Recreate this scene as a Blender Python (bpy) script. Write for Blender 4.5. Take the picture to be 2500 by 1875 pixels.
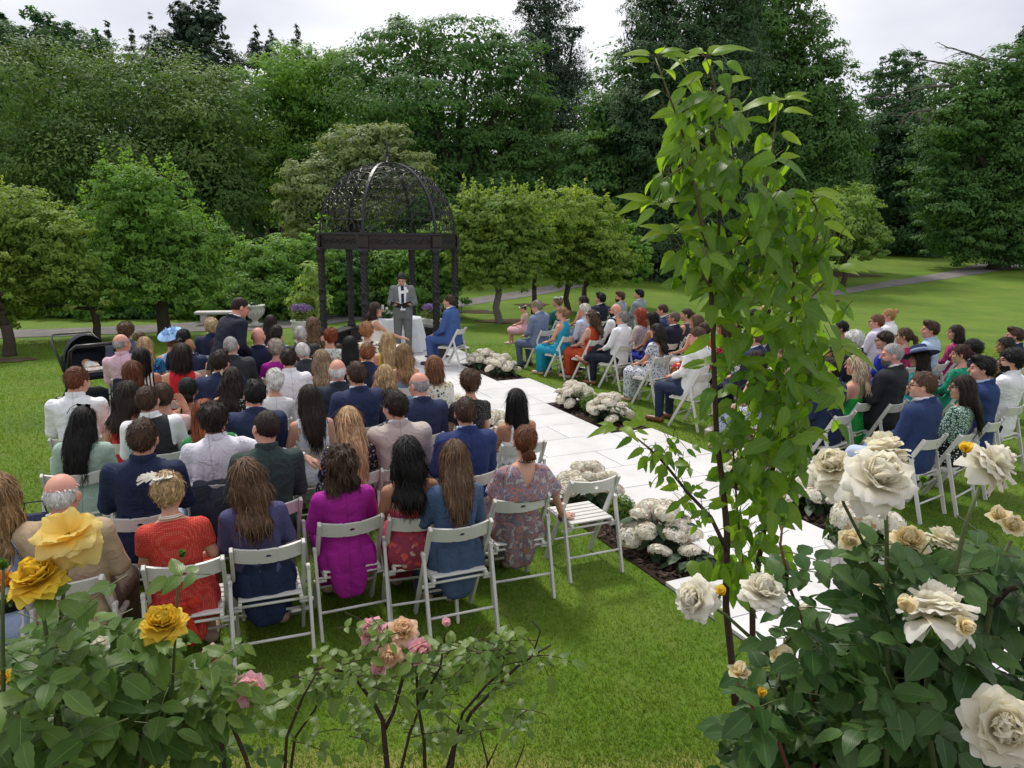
import bpy, math, random
import numpy as np
from math import sin, cos, pi, radians as R, tan, atan2, sqrt

for o in list(bpy.data.objects):
    bpy.data.objects.remove(o)
random.seed(7)
rng = np.random.default_rng(11)
SC = bpy.context.scene
COL = SC.collection

# ------------------------------------------------------------------ camera
F_PX, PITCH, ROLL, CAM_H = 1803.8, 0.20201, 0.00714, 2.6948
cd = bpy.data.cameras.new('camera')
cam = bpy.data.objects.new('camera', cd)
COL.objects.link(cam)
cam.location = (0, 0, CAM_H)
cam.rotation_mode = 'QUATERNION'
from mathutils import Matrix, Vector, Quaternion, Euler
FW = np.array([0, cos(PITCH), -sin(PITCH)])
UP0 = np.array([0, sin(PITCH), cos(PITCH)])
RT0 = np.array([1.0, 0, 0])
RT = cos(ROLL) * RT0 + sin(ROLL) * UP0
UP = -sin(ROLL) * RT0 + cos(ROLL) * UP0
cam.rotation_quaternion = Matrix([[RT[i], UP[i], -FW[i]] for i in range(3)]).to_quaternion()
cd.sensor_width = 36
cd.lens = F_PX / 2500 * 36
cd.clip_start = 0.05
cd.clip_end = 600
SC.camera = cam

# ------------------------------------------------------------------ sky and sun
SUN_EL, SUN_AZ = R(58), R(-28)          # azimuth from +Y towards +X
w = bpy.data.worlds.new('World')
SC.world = w
w.use_nodes = True
nt = w.node_tree
for n in list(nt.nodes):
    nt.nodes.remove(n)
out = nt.nodes.new('ShaderNodeOutputWorld')
sky = nt.nodes.new('ShaderNodeTexSky')
sky.sky_type = 'NISHITA'
sky.sun_disc = False
sky.sun_elevation = SUN_EL
sky.sun_rotation = SUN_AZ
skm = nt.nodes.new('ShaderNodeVectorMath'); skm.operation = 'SCALE'; skm.inputs['Scale'].default_value = 0.10
nt.links.new(sky.outputs[0], skm.inputs[0])
tc = nt.nodes.new('ShaderNodeTexCoord')
mp = nt.nodes.new('ShaderNodeMapping'); mp.inputs['Scale'].default_value = (1.0, 1.0, 3.0)
nz = nt.nodes.new('ShaderNodeTexNoise'); nz.inputs['Scale'].default_value = 2.3
nz.inputs['Detail'].default_value = 5; nz.inputs['Roughness'].default_value = 0.45
rp = nt.nodes.new('ShaderNodeValToRGB')
rp.color_ramp.elements[0].position = 0.36; rp.color_ramp.elements[0].color = (0.66, 0.68, 0.76, 1)
rp.color_ramp.elements[1].position = 0.60; rp.color_ramp.elements[1].color = (1.0, 1.0, 1.03, 1)
mx = nt.nodes.new('ShaderNodeMix'); mx.data_type = 'RGBA'; mx.inputs[0].default_value = 0.93
bg = nt.nodes.new('ShaderNodeBackground'); bg.inputs['Strength'].default_value = 0.74
nt.links.new(tc.outputs['Generated'], mp.inputs[0]); nt.links.new(mp.outputs[0], nz.inputs[0])
nt.links.new(nz.outputs[0], rp.inputs[0])
nt.links.new(skm.outputs[0], mx.inputs[6]); nt.links.new(rp.outputs[0], mx.inputs[7])
nt.links.new(mx.outputs[2], bg.inputs[0]); nt.links.new(bg.outputs[0], out.inputs[0])

sl = bpy.data.lights.new('sun', 'SUN')
sl.energy = 2.0
sl.angle = R(9)
sl.color = (1.0, 0.95, 0.86)
sun = bpy.data.objects.new('sun', sl)
COL.objects.link(sun)
sd = Vector((sin(SUN_AZ) * cos(SUN_EL), cos(SUN_AZ) * cos(SUN_EL), sin(SUN_EL)))
sun.rotation_mode = 'QUATERNION'
sun.rotation_quaternion = sd.to_track_quat('Z', 'Y')
sun.location = (0, 0, 30)
vs = SC.view_settings
vs.view_transform = 'Standard'; vs.look = 'None'; vs.exposure = 0.60; vs.gamma = 1.0
vs.use_curve_mapping = False
SC.cycles.max_bounces = 6
SC.cycles.diffuse_bounces = 3
SC.cycles.glossy_bounces = 2
SC.cycles.transmission_bounces = 3
SC.cycles.transparent_max_bounces = 4

# ------------------------------------------------------------------ helpers
def terrain(x, y):
    d = np.maximum(0.0, y - 24.0)
    return 0.055 * d * d / (d + 8.0)

def ray(px, py):
    return FW + ((px - 1250) / F_PX) * RT - ((py - 937.5) / F_PX) * UP

def at(px, py, Y):
    """world point seen at photograph pixel (px, py) at forward distance Y"""
    d = ray(px, py)
    return Vector(d * (Y / d[1]) + np.array([0, 0, CAM_H]))

def onz(px, py, z=0.0):
    d = ray(px, py)
    return Vector(d * ((z - CAM_H) / d[2]) + np.array([0, 0, CAM_H]))

def onground(px, py):
    p = onz(px, py, 0)
    d = ray(px, py)
    Y = p.y if 0 < p.y < 90 else 60
    for k in range(40):
        z = float(terrain(0, Y))
        Yn = (z - CAM_H) / d[2] * d[1]
        if not 0 < Yn < 120: Yn = 70
        Y = 0.5 * Y + 0.5 * Yn
    return at(px, py, Y)

def tag(o, label=None, cat=None, group=None, kind=None):
    if label: o['label'] = label
    if cat: o['category'] = cat
    if group: o['group'] = group
    if kind: o['kind'] = kind
    return o

def np_mesh(name, V, Q, smooth=True, attr=None, mats=(), midx=None):
    me = bpy.data.meshes.new(name)
    V = np.asarray(V, np.float32).reshape(-1, 3)
    Q = np.asarray(Q, np.int32)
    k = Q.shape[1]
    me.vertices.add(len(V)); me.vertices.foreach_set('co', V.ravel())
    me.loops.add(Q.size); me.loops.foreach_set('vertex_index', Q.ravel())
    me.polygons.add(len(Q))
    me.polygons.foreach_set('loop_start', np.arange(0, Q.size, k, dtype=np.int32))
    me.polygons.foreach_set('loop_total', np.full(len(Q), k, np.int32))
    if smooth: me.polygons.foreach_set('use_smooth', np.ones(len(Q), bool))
    if midx is not None: me.polygons.foreach_set('material_index', np.asarray(midx, np.int32))
    if attr is not None:
        a = me.attributes.new('rnd', 'FLOAT', 'FACE')
        a.data.foreach_set('value', np.asarray(attr, np.float32))
    for m in mats: me.materials.append(m)
    me.update(calc_edges=True)
    return me

class MB:
    """collects simple shapes into one mesh"""
    def __init__(s): s.v = []; s.f = []
    def add(s, vs_, fs):
        b = len(s.v); s.v += [tuple(v) for v in vs_]; s.f += [tuple(i + b for i in f) for f in fs]; return s
    def box(s, c, d, rot=None, bev=0.0):
        x, y, z = (d[0] / 2, d[1] / 2, d[2] / 2)
        if bev:
            pts = []; b = bev
            for (zz, sh) in ((-z, b), (-z + b, 0), (z - b, 0), (z, b)):
                X, Y = x - sh, y - sh
                c2 = b * 0.6
                for (a, e) in ((-X + c2, -Y), (X - c2, -Y), (X, -Y + c2), (X, Y - c2), (X - c2, Y), (-X + c2, Y), (-X, Y - c2), (-X, -Y + c2)):
                    pts.append(Vector((a, e, zz)))
            fs = [tuple(range(7, -1, -1)), tuple(range(24, 32))]
            for k in range(3):
                for i in range(8):
                    j = (i + 1) % 8
                    fs.append((k * 8 + i, k * 8 + j, k * 8 + 8 + j, k * 8 + 8 + i))
        else:
            pts = [Vector((a * x, b * y, e * z)) for e in (-1, 1) for (a, b) in ((-1, -1), (1, -1), (1, 1), (-1, 1))]
            fs = [(3, 2, 1, 0), (4, 5, 6, 7), (0, 1, 5, 4), (1, 2, 6, 5), (2, 3, 7, 6), (3, 0, 4, 7)]
        if rot is not None: pts = [rot @ p for p in pts]
        c = Vector(c)
        return s.add([p + c for p in pts], fs)
    def bar(s, a, b, wx, wy, up=(1, 0, 0), bev=0.0):
        a, b = Vector(a), Vector(b); d = (b - a); L = d.length; d.normalize()
        x = Vector(up); x = (x - d * x.dot(d)).normalized(); y = d.cross(x)
        m = Matrix((x, y, d)).transposed()
        return s.box((a + b) / 2, (wx, wy, L), m, bev)
    def tube(s, pts, r, n=6, caps=True):
        pts = [Vector(p) for p in pts]
        if not hasattr(r, '__len__'): r = [r] * len(pts)
        rings = []; prev = None
        for i, p in enumerate(pts):
            d = (pts[min(i + 1, len(pts) - 1)] - pts[max(i - 1, 0)])
            if d.length < 1e-9: d = Vector((0, 0, 1))
            d.normalize()
            if prev is None:
                x = d.orthogonal().normalized()
            else:
                x = prev - d * prev.dot(d)
                x = x.normalized() if x.length > 1e-6 else d.orthogonal().normalized()
            prev = x; y = d.cross(x)
            rings.append([p + (x * cos(2 * pi * k / n) + y * sin(2 * pi * k / n)) * r[i] for k in range(n)])
        fs = []
        for i in range(len(pts) - 1):
            for k in range(n):
                j = (k + 1) % n
                fs.append((i * n + k, i * n + j, (i + 1) * n + j, (i + 1) * n + k))
        if caps:
            fs.append(tuple(range(n - 1, -1, -1))); fs.append(tuple(range((len(pts) - 1) * n, len(pts) * n)))
        return s.add([v for rg in rings for v in rg], fs)
    def lathe(s, prof, n=16, c=(0, 0, 0), twist=0.0, lobes=0, amp=0.0):
        c = Vector(c); vs_ = []
        for i, (r, z) in enumerate(prof):
            for k in range(n):
                a = 2 * pi * k / n
                rr = r * (1 + amp * cos(lobes * (a + twist * z))) if lobes else r
                vs_.append(c + Vector((rr * cos(a), rr * sin(a), z)))
        fs = []
        for i in range(len(prof) - 1):
            for k in range(n):
                j = (k + 1) % n
                fs.append((i * n + k, i * n + j, (i + 1) * n + j, (i + 1) * n + k))
        fs.append(tuple(range(n - 1, -1, -1))); fs.append(tuple(range((len(prof) - 1) * n, len(prof) * n)))
        return s.add(vs_, fs)
    def mesh(s, name, mat=None, smooth=False):
        me = bpy.data.meshes.new(name)
        me.from_pydata([tuple(v) for v in s.v], [], s.f)
        if smooth:
            me.polygons.foreach_set('use_smooth', np.ones(len(me.polygons), bool))
        if mat: me.materials.append(mat)
        me.update()
        return me
    def build(s, name, mat=None, parent=None, smooth=False):
        return obj(name, s.mesh(name, mat, smooth), parent)

def obj(name, me, parent=None, loc=None, rot=None, mat=None):
    o = bpy.data.objects.new(name, me)
    COL.objects.link(o)
    if parent is not None: o.parent = parent
    if loc is not None: o.location = loc
    if rot is not None: o.rotation_euler = rot
    if mat is not None:
        if not me.materials: me.materials.append(None)
        o.material_slots[0].link = 'OBJECT'; o.material_slots[0].material = mat
    return o

def empty(name, loc=(0, 0, 0), rz=0.0):
    o = bpy.data.objects.new(name, None)
    COL.objects.link(o)
    o.location = loc; o.rotation_euler = (0, 0, rz)
    o.empty_display_size = 0.1
    return o

def copy_tree(o, parent=None):
    c = o.copy(); COL.objects.link(c); c.parent = parent
    for ch in list(o.children):
        copy_tree(ch, c)
    return c

# ------------------------------------------------------------------ materials
class NT:
    def __init__(s, name):
        s.m = bpy.data.materials.new(name); s.m.use_nodes = True
        s.t = s.m.node_tree
        s.b = s.t.nodes['Principled BSDF']
        s.o = s.t.nodes['Material Output']
    def n(s, typ, **kw):
        nd = s.t.nodes.new(typ)
        for k, v in kw.items():
            if k in nd.inputs.keys(): nd.inputs[k].default_value = v
            else: setattr(nd, k, v)
        return nd
    def l(s, a, b): s.t.links.new(a, b)
    def co(s, which='Object', scale=(1, 1, 1), rot=(0, 0, 0)):
        t = s.n('ShaderNodeTexCoord'); m = s.n('ShaderNodeMapping')
        m.inputs['Scale'].default_value = scale; m.inputs['Rotation'].default_value = rot
        s.l(t.outputs[which], m.inputs[0]); return m.outputs[0]
    def geo(s, scale=(1, 1, 1)):
        t = s.n('ShaderNodeNewGeometry'); m = s.n('ShaderNodeMapping'); m.inputs['Scale'].default_value = scale
        s.l(t.outputs['Position'], m.inputs[0]); return m.outputs[0]
    def noise(s, vec, sc, det=3, rough=.55, dist=0.0):
        n_ = s.n('ShaderNodeTexNoise'); n_.inputs['Scale'].default_value = sc; n_.inputs['Detail'].default_value = det
        n_.inputs['Roughness'].default_value = rough; n_.inputs['Distortion'].default_value = dist
        s.l(vec, n_.inputs['Vector']); return n_.outputs['Fac']
    def ramp(s, fac, stops, interp='LINEAR'):
        r = s.n('ShaderNodeValToRGB'); cr = r.color_ramp; cr.interpolation = interp
        while len(cr.elements) < len(stops): cr.elements.new(0.5)
        for e, (p, c) in zip(cr.elements, stops):
            e.position = p; e.color = (c[0], c[1], c[2], 1) if hasattr(c, '__len__') else (c, c, c, 1)
        s.l(fac, r.inputs[0]); return r.outputs[0]
    def mix(s, fac, a, b, mode='MIX'):
        m = s.n('ShaderNodeMix', data_type='RGBA', blend_type=mode)
        for i, v in ((0, fac), (6, a), (7, b)):
            if isinstance(v, bpy.types.NodeSocket): s.l(v, m.inputs[i])
            elif i == 0: m.inputs[0].default_value = v
            else: m.inputs[i].default_value = (v[0], v[1], v[2], 1)
        return m.outputs[2]
    def math(s, op, a, b=0.0):
        m = s.n('ShaderNodeMath', operation=op)
        for i, v in ((0, a), (1, b)):
            if isinstance(v, bpy.types.NodeSocket): s.l(v, m.inputs[i])
            else: m.inputs[i].default_value = v
        return m.outputs[0]
    def bump(s, h, strength=.3, dist=.01):
        b = s.n('ShaderNodeBump'); b.inputs['Strength'].default_value = strength; b.inputs['Distance'].default_value = dist
        s.l(h, b.inputs['Height']); s.l(b.outputs[0], s.b.inputs['Normal'])
    def col(s, c):
        if isinstance(c, bpy.types.NodeSocket): s.l(c, s.b.inputs['Base Color'])
        else: s.b.inputs['Base Color'].default_value = (c[0], c[1], c[2], 1)
    def rough(s, r, spec=.5):
        s.b.inputs['Roughness'].default_value = r; s.b.inputs['Specular IOR Level'].default_value = spec
    def translucent(s, colr, fac):
        t = s.n('ShaderNodeBsdfTranslucent'); mxs = s.n('ShaderNodeMixShader'); mxs.inputs[0].default_value = fac
        if isinstance(colr, bpy.types.NodeSocket): s.l(colr, t.inputs[0])
        else: t.inputs[0].default_value = (*colr, 1)
        s.l(s.b.outputs[0], mxs.inputs[1]); s.l(t.outputs[0], mxs.inputs[2]); s.l(mxs.outputs[0], s.o.inputs[0])

def dark(c, k): return tuple(v * k for v in c)

MATS = {}
def plain(name, c, rough=.6, spec=.4, nsc=0, namt=.25, bump=0, bsc=60, metal=0.0, coord='Object'):
    if name in MATS: return MATS[name]
    s = NT(name); s.rough(rough, spec)
    s.b.inputs['Metallic'].default_value = metal
    if nsc:
        f = s.noise(s.co(coord), nsc, 5)
        s.col(s.mix(f, dark(c, 1 - namt), tuple(min(1, v * (1 + namt)) for v in c)))
    else: s.col(c)
    if bump: s.bump(s.noise(s.co(coord), bsc, 4), bump, .004)
    MATS[name] = s.m; return s.m

def leafmat(name, c1, c2, tr=.35, rough=.45, spec=.35, attr=True, tcol=None, big=0.0, vein=False, objrand=False):
    """c1..c2 from one leaf to the next; light passes through the blade"""
    s = NT(name); s.rough(rough, spec)
    if objrand:
        oi = s.n('ShaderNodeObjectInfo'); f = oi.outputs['Random']
    else:
        a = s.n('ShaderNodeAttribute', attribute_name='rnd'); f = a.outputs['Fac']
    if big:
        n2 = s.noise(s.geo(), big, 3)
        f = s.math('ADD', s.math('MULTIPLY', f, .6), s.math('MULTIPLY', s.math('SUBTRACT', n2, .3), .9))
    c = s.ramp(f, [(0, c1), (1, c2)])
    if vein:
        wv = s.n('ShaderNodeTexWave', wave_type='BANDS', bands_direction='DIAGONAL')
        wv.inputs['Scale'].default_value = 4.2; wv.inputs['Distortion'].default_value = .6
        uv = s.co('UV'); sep = s.n('ShaderNodeSeparateXYZ'); s.l(uv, sep.inputs[0])
        ax = s.math('ABSOLUTE', s.math('SUBTRACT', sep.outputs[0], .5))
        cmb = s.n('ShaderNodeCombineXYZ'); s.l(s.math('MULTIPLY', ax, -1.3), cmb.inputs[0]); s.l(sep.outputs[1], cmb.inputs[1])
        wv.bands_direction = 'DIAGONAL'
        s.l(cmb.outputs[0], wv.inputs['Vector'])
        s.bump(wv.outputs['Fac'], .10, .003)
        mid = s.ramp(ax, [(0.0, 1), (.035, 0)])
        c = s.mix(mid, c, tuple(min(1, v * 1.25 + .01) for v in c2))
        nn = s.noise(s.co('Object'), 55, 3)
        c = s.mix(s.math('MULTIPLY', nn, .35), c, dark(c1, .6))
    s.col(c)
    tc2 = s.mix(1.0, c, tcol or (1.0, 1.0, .35), 'MULTIPLY')
    tc3 = s.mix(1.0, tc2, (1.9, 1.9, 1.9), 'MULTIPLY')
    s.translucent(tc3, tr)
    return s.m
# ================================================================== ground
AX = dict(th=0.4315, s0=(0.5416, 11.4707), a=0.6503)
DS = Vector((sin(AX['th']), -cos(AX['th']), 0)); DT = Vector((cos(AX['th']), sin(AX['th']), 0))
S0 = Vector((AX['s0'][0], AX['s0'][1], 0))
def ais(s, t, z=0.0):
    return S0 + DS * (s * AX['a']) + DT * t + Vector((0, 0, z))
def to_st(x, y):
    dx, dy = x - S0.x, y - S0.y
    return (dx * DS.x + dy * DS.y) / AX['a'], dx * DT.x + dy * DT.y
T_L, T_R, T_C, T_OL, T_OR = -1.31, 0.0, -0.655, -1.97, 0.66
def in_paving(x, y, m=0.0):
    s, t = to_st(x, y)
    full = (t > T_OL - m) & (t < T_OR + m)
    far = (s <= -9) & (s > -14) & (t > -2.5 - m) & (t < 1.0 + m)
    return ((s > -9) & (s < 12.05) & full) | far

def lawn_mat():
    s = NT('lawn_grass'); s.rough(.75, .15)
    p = s.geo()
    big = s.noise(p, .55, 4, .6)
    mid = s.noise(s.geo((1, .45, 1)), 3.5, 5, .65)
    fine = s.noise(p, 95, 3, .7)
    c = s.ramp(big, [(.3, (.080, .165, .014)), (.5, (.120, .215, .018)), (.72, (.180, .255, .030))])
    c = s.mix(s.ramp(mid, [(.42, 0), (.75, .75)]), c, (.165, .19, .042))
    c = s.mix(s.ramp(fine, [(.25, 1), (.75, 0)]), c, s.mix(.40, c, (.04, .085, .012)))
    sp_ = s.n('ShaderNodeSeparateXYZ'); s.l(s.geo(), sp_.inputs[0])
    dry = s.ramp(s.math('ADD', s.math('MULTIPLY', sp_.outputs[1], .25), s.math('MULTIPLY', mid, .12)), [(.885, .75), (.93, 0)])
    c = s.mix(dry, c, (.30, .26, .085))
    s.col(c)
    h = s.math('ADD', s.math('MULTIPLY', fine, .6), s.math('MULTIPLY', s.noise(p, 28, 4, .7), .8))
    s.bump(h, .8, .03)
    return s.m
M_LAWN = lawn_mat()
xs = np.unique(np.concatenate([np.linspace(-160, 180, 69), np.linspace(-20, 24, 89)]))
ys = np.unique(np.concatenate([np.linspace(-12, 24, 61), np.linspace(24, 190, 100)]))
gx, gy = np.meshgrid(xs, ys, indexing='ij')
gz = terrain(gx, gy)
V = np.stack([gx, gy, gz], -1).reshape(-1, 3)
nx, ny = gx.shape
ii, jj = np.meshgrid(np.arange(nx - 1), np.arange(ny - 1), indexing='ij')
q = (ii * ny + jj).ravel()
lawn = obj('lawn', np_mesh('lawn', V, np.stack([q, q + ny, q + ny + 1, q + 1], 1), mats=[M_LAWN]))
tag(lawn, kind='structure')

# the raised bank at the near edge, below the picture, that carries the roses
M_SOIL = plain('dark_soil', (.045, .032, .022), .95, .1, 9, .5, .8, 40)
prof = [(-11.5, 1.22), (0.9, 1.22), (1.45, 1.08), (2.0, .62), (2.5, .12), (2.75, -.06)]
m = MB()
xx = [-9 + 18 * i / 24 for i in range(25)]
vv = [(x, y, z + .04 * sin(3 * x + 5 * y) * (0 < i < 5)) for x in xx for i, (y, z) in enumerate(prof)]
ff = [(i * 6 + k, i * 6 + 6 + k, i * 6 + 7 + k, i * 6 + 1 + k) for i in range(24) for k in range(5)]
m.add(vv, ff)
tag(m.build('rose_bank_ground', M_SOIL, smooth=True), kind='structure')

# gravel paths laid 1 cm over the lawn
def gravel():
    s = NT('grey_gravel'); s.rough(.95, .1)
    p = s.geo(); v = s.n('ShaderNodeTexVoronoi', Scale=28.0); s.l(p, v.inputs['Vector'])
    c = s.ramp(s.noise(p, 2.0, 5), [(.3, (.20, .185, .175)), (.7, (.33, .31, .30))])
    s.col(s.mix(s.ramp(v.outputs['Distance'], [(0, 0), (.6, .6)]), c, (.11, .10, .095)))
    s.bump(v.outputs['Distance'], 1.0, .02)
    return s.m
M_GRAV = gravel()
def path_strip(name, cl, widths, label=None):
    pts = []
    cl = [Vector((p.x, p.y, 0)) for p in cl]
    dense = []
    for i in range(len(cl) - 1):
        for k in range(6):
            u = k / 6; dense.append((cl[i].lerp(cl[i + 1], u), widths[i] * (1 - u) + widths[i + 1] * u))
    dense.append((cl[-1], widths[-1]))
    vv = []; n = len(dense)
    for i, (p, wd) in enumerate(dense):
        d = (dense[min(i + 1, n - 1)][0] - dense[max(i - 1, 0)][0]).normalized()
        nn = Vector((-d.y, d.x, 0))
        for k in range(5):
            qd = p + nn * wd * (k / 4 - .5 + .02 * sin(i * 1.7 + k))
            vv.append((qd.x, qd.y, float(terrain(qd.x, qd.y)) + .012))
    ff = [(i * 5 + k, i * 5 + 5 + k, i * 5 + 6 + k, i * 5 + 1 + k) for i in range(n - 1) for k in range(4)]
    me = np_mesh(name, vv, ff, mats=[M_GRAV])
    tag(obj(name, me), kind='structure')
path_strip('gravel_path', [onground(*p) for p in ((-250, 822), (20, 816), (250, 808), (440, 800), (600, 792), (720, 786), (840, 776), (1000, 757), (1150, 737), (1290, 716), (1400, 695), (1480, 675))],
           [1.7, 1.7, 1.7, 2.1, 3.2, 2.6, 1.6, 1.3, 1.3, 1.4, 1.4, 1.4])
path_strip('gravel_path', [onground(*p) for p in ((1930, 735), (2010, 721), (2110, 703), (2230, 685), (2330, 670), (2400, 657), (2450, 646), (2520, 641), (2640, 640))],
           [.6, .8, 1.1, 1.3, 1.5, 1.9, 2.6, 2.6, 2.6])
# bare earth under the trees
M_EARTH = plain('leaf_litter_earth', (.075, .055, .036), .95, .1, 3, .45, .7, 30)
def earth_patch(px, py, rx, ry):
    c = onground(px, py); m = MB(); n = 28
    vv = [(0, 0, .03)]
    for k in range(n):
        a = 2 * pi * k / n; r = 1 + .16 * sin(3 * a + px) + .1 * sin(7 * a)
        vv.append((rx * r * cos(a), ry * r * sin(a), 0))
    vv = [(x + c.x, y + c.y, float(terrain(c.x + x, c.y + y)) + .016 + z) for x, y, z in vv]
    m.add(vv, [(0, 1 + k, 1 + (k + 1) % n) for k in range(n)])
    tag(m.build('bare_earth', M_EARTH), kind='structure')
for a in ((1230, 785, .8, .6), (1160, 762, .7, .5), (12, 880, .6, .3), (1880, 735, 2.4, 1.2), (2070, 672, 1.6, 1.2), (1300, 745, .6, .5), (2380, 612, 14, 2.2)):
    earth_patch(*a)

# ================================================================== the white aisle
def slab_mat():
    s = NT('white_stone_slab'); s.rough(.55, .35)
    p = s.geo(); oi = s.n('ShaderNodeObjectInfo')
    f = s.math('ADD', s.noise(p, 1.6, 5, .6), s.math('MULTIPLY', oi.outputs['Random'], .26))
    c = s.ramp(f, [(.35, (.50, .488, .485)), (.62, (.60, .592, .59)), (.85, (.65, .645, .645))])
    sp = s.noise(s.geo((1, 2.2, 1)), 22, 6, .75)
    c = s.mix(s.ramp(sp, [(.58, 0), (.72, .5)]), c, (.48, .46, .45))
    st = s.noise(p, 3.1, 6, .7)
    c = s.mix(s.ramp(st, [(.60, 0), (.70, .22)]), c, (.38, .34, .29))
    s.col(c); s.bump(sp, .12, .002)
    return s.m
M_SLAB = slab_mat()
M_JOINT = plain('dark_joint', (.13, .125, .12), .9, .1)
M_EDGE = plain('dark_steel_edging', (.03, .028, .027), .6, .3)
aisle = empty('aisle'); tag(aisle, kind='structure')
def rect_sheet(name, s1, s2, t1, t2, z, mat, parent=None):
    m = MB(); m.add([ais(s1, t1, z), ais(s2, t1, z), ais(s2, t2, z), ais(s1, t2, z)], [(0, 1, 2, 3)])
    return m.build(name, mat, parent)
for (a, b, t1, t2) in ((-14, -9, -2.5, 1.0), (-9, -6, T_OL, T_OR), (-6, -3, T_L, T_R), (-3, 0, T_OL, T_OR), (0, 3, T_L, T_R), (3, 6, T_OL, T_OR), (6, 9, T_L, T_R), (9, 12, T_OL, T_OR)):
    m = MB(); c = ais((a + b) / 2, (t1 + t2) / 2, .012)
    m.box(c, ((b - a) * AX['a'] - .012, (t2 - t1) - .012, .03), Matrix((DS, DT, Vector((0, 0, 1)))).transposed())
    m.build('bedding', M_JOINT, aisle)
ROTA = Matrix((DS, DT, Vector((0, 0, 1)))).transposed()
slab_meshes = {}
def slab(k, t1, t2):
    key = round(t2 - t1, 3)
    if key not in slab_meshes:
        mm = MB(); mm.box((0, 0, 0), (AX['a'] - .010, key - .010, .03), ROTA, .002)
        slab_meshes[key] = mm.mesh('slab', M_SLAB)
    o = obj('slab', slab_meshes[key], aisle, ais(k + .5, (t1 + t2) / 2, .026 + random.uniform(-.0012, .0012)))
for k in range(-14, 12):
    bed = (-6 <= k < -3) or (0 <= k < 3) or (6 <= k < 9)
    if k < -9: ts = [-2.5, -1.31, 0, 1.0] if k % 2 else [-2.5, -1.97, -.655, .66, 1.0]
    elif bed: ts = [T_L, T_R] if k % 2 else [T_L, T_C, T_R]
    else: ts = [T_OL, T_L, T_R, T_OR] if k % 2 else [T_OL, T_C, T_OR]
    for a, b in zip(ts, ts[1:]): slab(k, a, b)

# flower beds: bark mulch in a low dark edging
M_MULCH = plain('bark_mulch', (.030, .021, .016), .95, .1, 25, .5, .9, 60)
chipm = leafmat('bark_chips', (.012, .009, .007), (.085, .055, .040), 0.0, .8, .2)
def mulch_bed(s1, s2, right):
    t1, t2 = (T_R + .004, T_OR) if right else (T_OL, T_L - .004)
    b = empty('flower_bed'); tag(b, kind='structure')
    rect_sheet('soil', s1, s2, t1, t2, .014, M_MULCH, b)
    for e in range(1):
        m = MB(); te = T_R + .003 if right else T_L - .003
        m.box(ais((s1 + s2) / 2, te, .017), ((s2 - s1) * AX['a'] - .006, .006, .034), ROTA)
        m.build('edging', M_EDGE, b)
    n = 900
    ss = rng.uniform(s1 + .03, s2 - .03, n); tt = rng.uniform(t1 + .02, t2 - .02, n)
    Vc, Qc, at_ = [], [], []
    for i in range(n):
        c = ais(ss[i], tt[i], .022 + random.random() * .018)
        a = random.uniform(0, pi); L = random.uniform(.012, .038); wd = random.uniform(.005, .013)
        u = Vector((cos(a), sin(a), random.uniform(-.5, .5))) * L; v = Vector((-sin(a), cos(a), random.uniform(-.4, .4))) * wd
        k = len(Vc); Vc += [c - u - v, c + u - v, c + u + v, c - u + v]; Qc.append((k, k + 1, k + 2, k + 3)); at_.append(random.random())
    o = obj('bark_chips', np_mesh('bark_chips', Vc, Qc, False, at_, [chipm]), b); o['kind'] = 'stuff'
for s1, s2 in ((-6, -3), (0, 3), (6, 9)):
    mulch_bed(s1, s2, True); mulch_bed(s1, s2, False)

# ================================================================== lawn blades near the camera
def grass_blades():
    m = leafmat('grass_blades', (.078, .170, .014), (.215, .285, .042), .35, .6, .2, big=.55, tcol=(1, 1, .4))
    n = 330000
    y = 2.6 + 15.5 * rng.random(n) ** 2.1
    x = (rng.random(n) - .5) * 2 * (y * .76 + .5)
    keep = ~in_paving(x, y, .01)
    x, y = x[keep], y[keep]; n = len(x)
    a = rng.uniform(0, 2 * pi, n); hgt = rng.uniform(.012, .034, n) * (1 + .3 * np.sin(x * 2.1) * np.cos(y * 1.7))
    wd = .0016 + .00055 * y
    lean = rng.uniform(.1, .95, n) * hgt; la = rng.uniform(0, 2 * pi, n)
    b1 = np.stack([x + np.cos(a) * wd, y + np.sin(a) * wd, np.zeros(n)], 1)
    b2 = np.stack([x - np.cos(a) * wd, y - np.sin(a) * wd, np.zeros(n)], 1)
    tp = np.stack([x + np.cos(la) * lean, y + np.sin(la) * lean, hgt], 1)
    V = np.stack([b1, b2, tp], 1).reshape(-1, 3)
    me = np_mesh('grass', V, np.arange(3 * n).reshape(-1, 3), False, rng.random(n), [m])
    tag(obj('grass', me), 'short mown grass blades covering the lawn around the chairs', 'grass', kind='stuff')
grass_blades()
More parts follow.
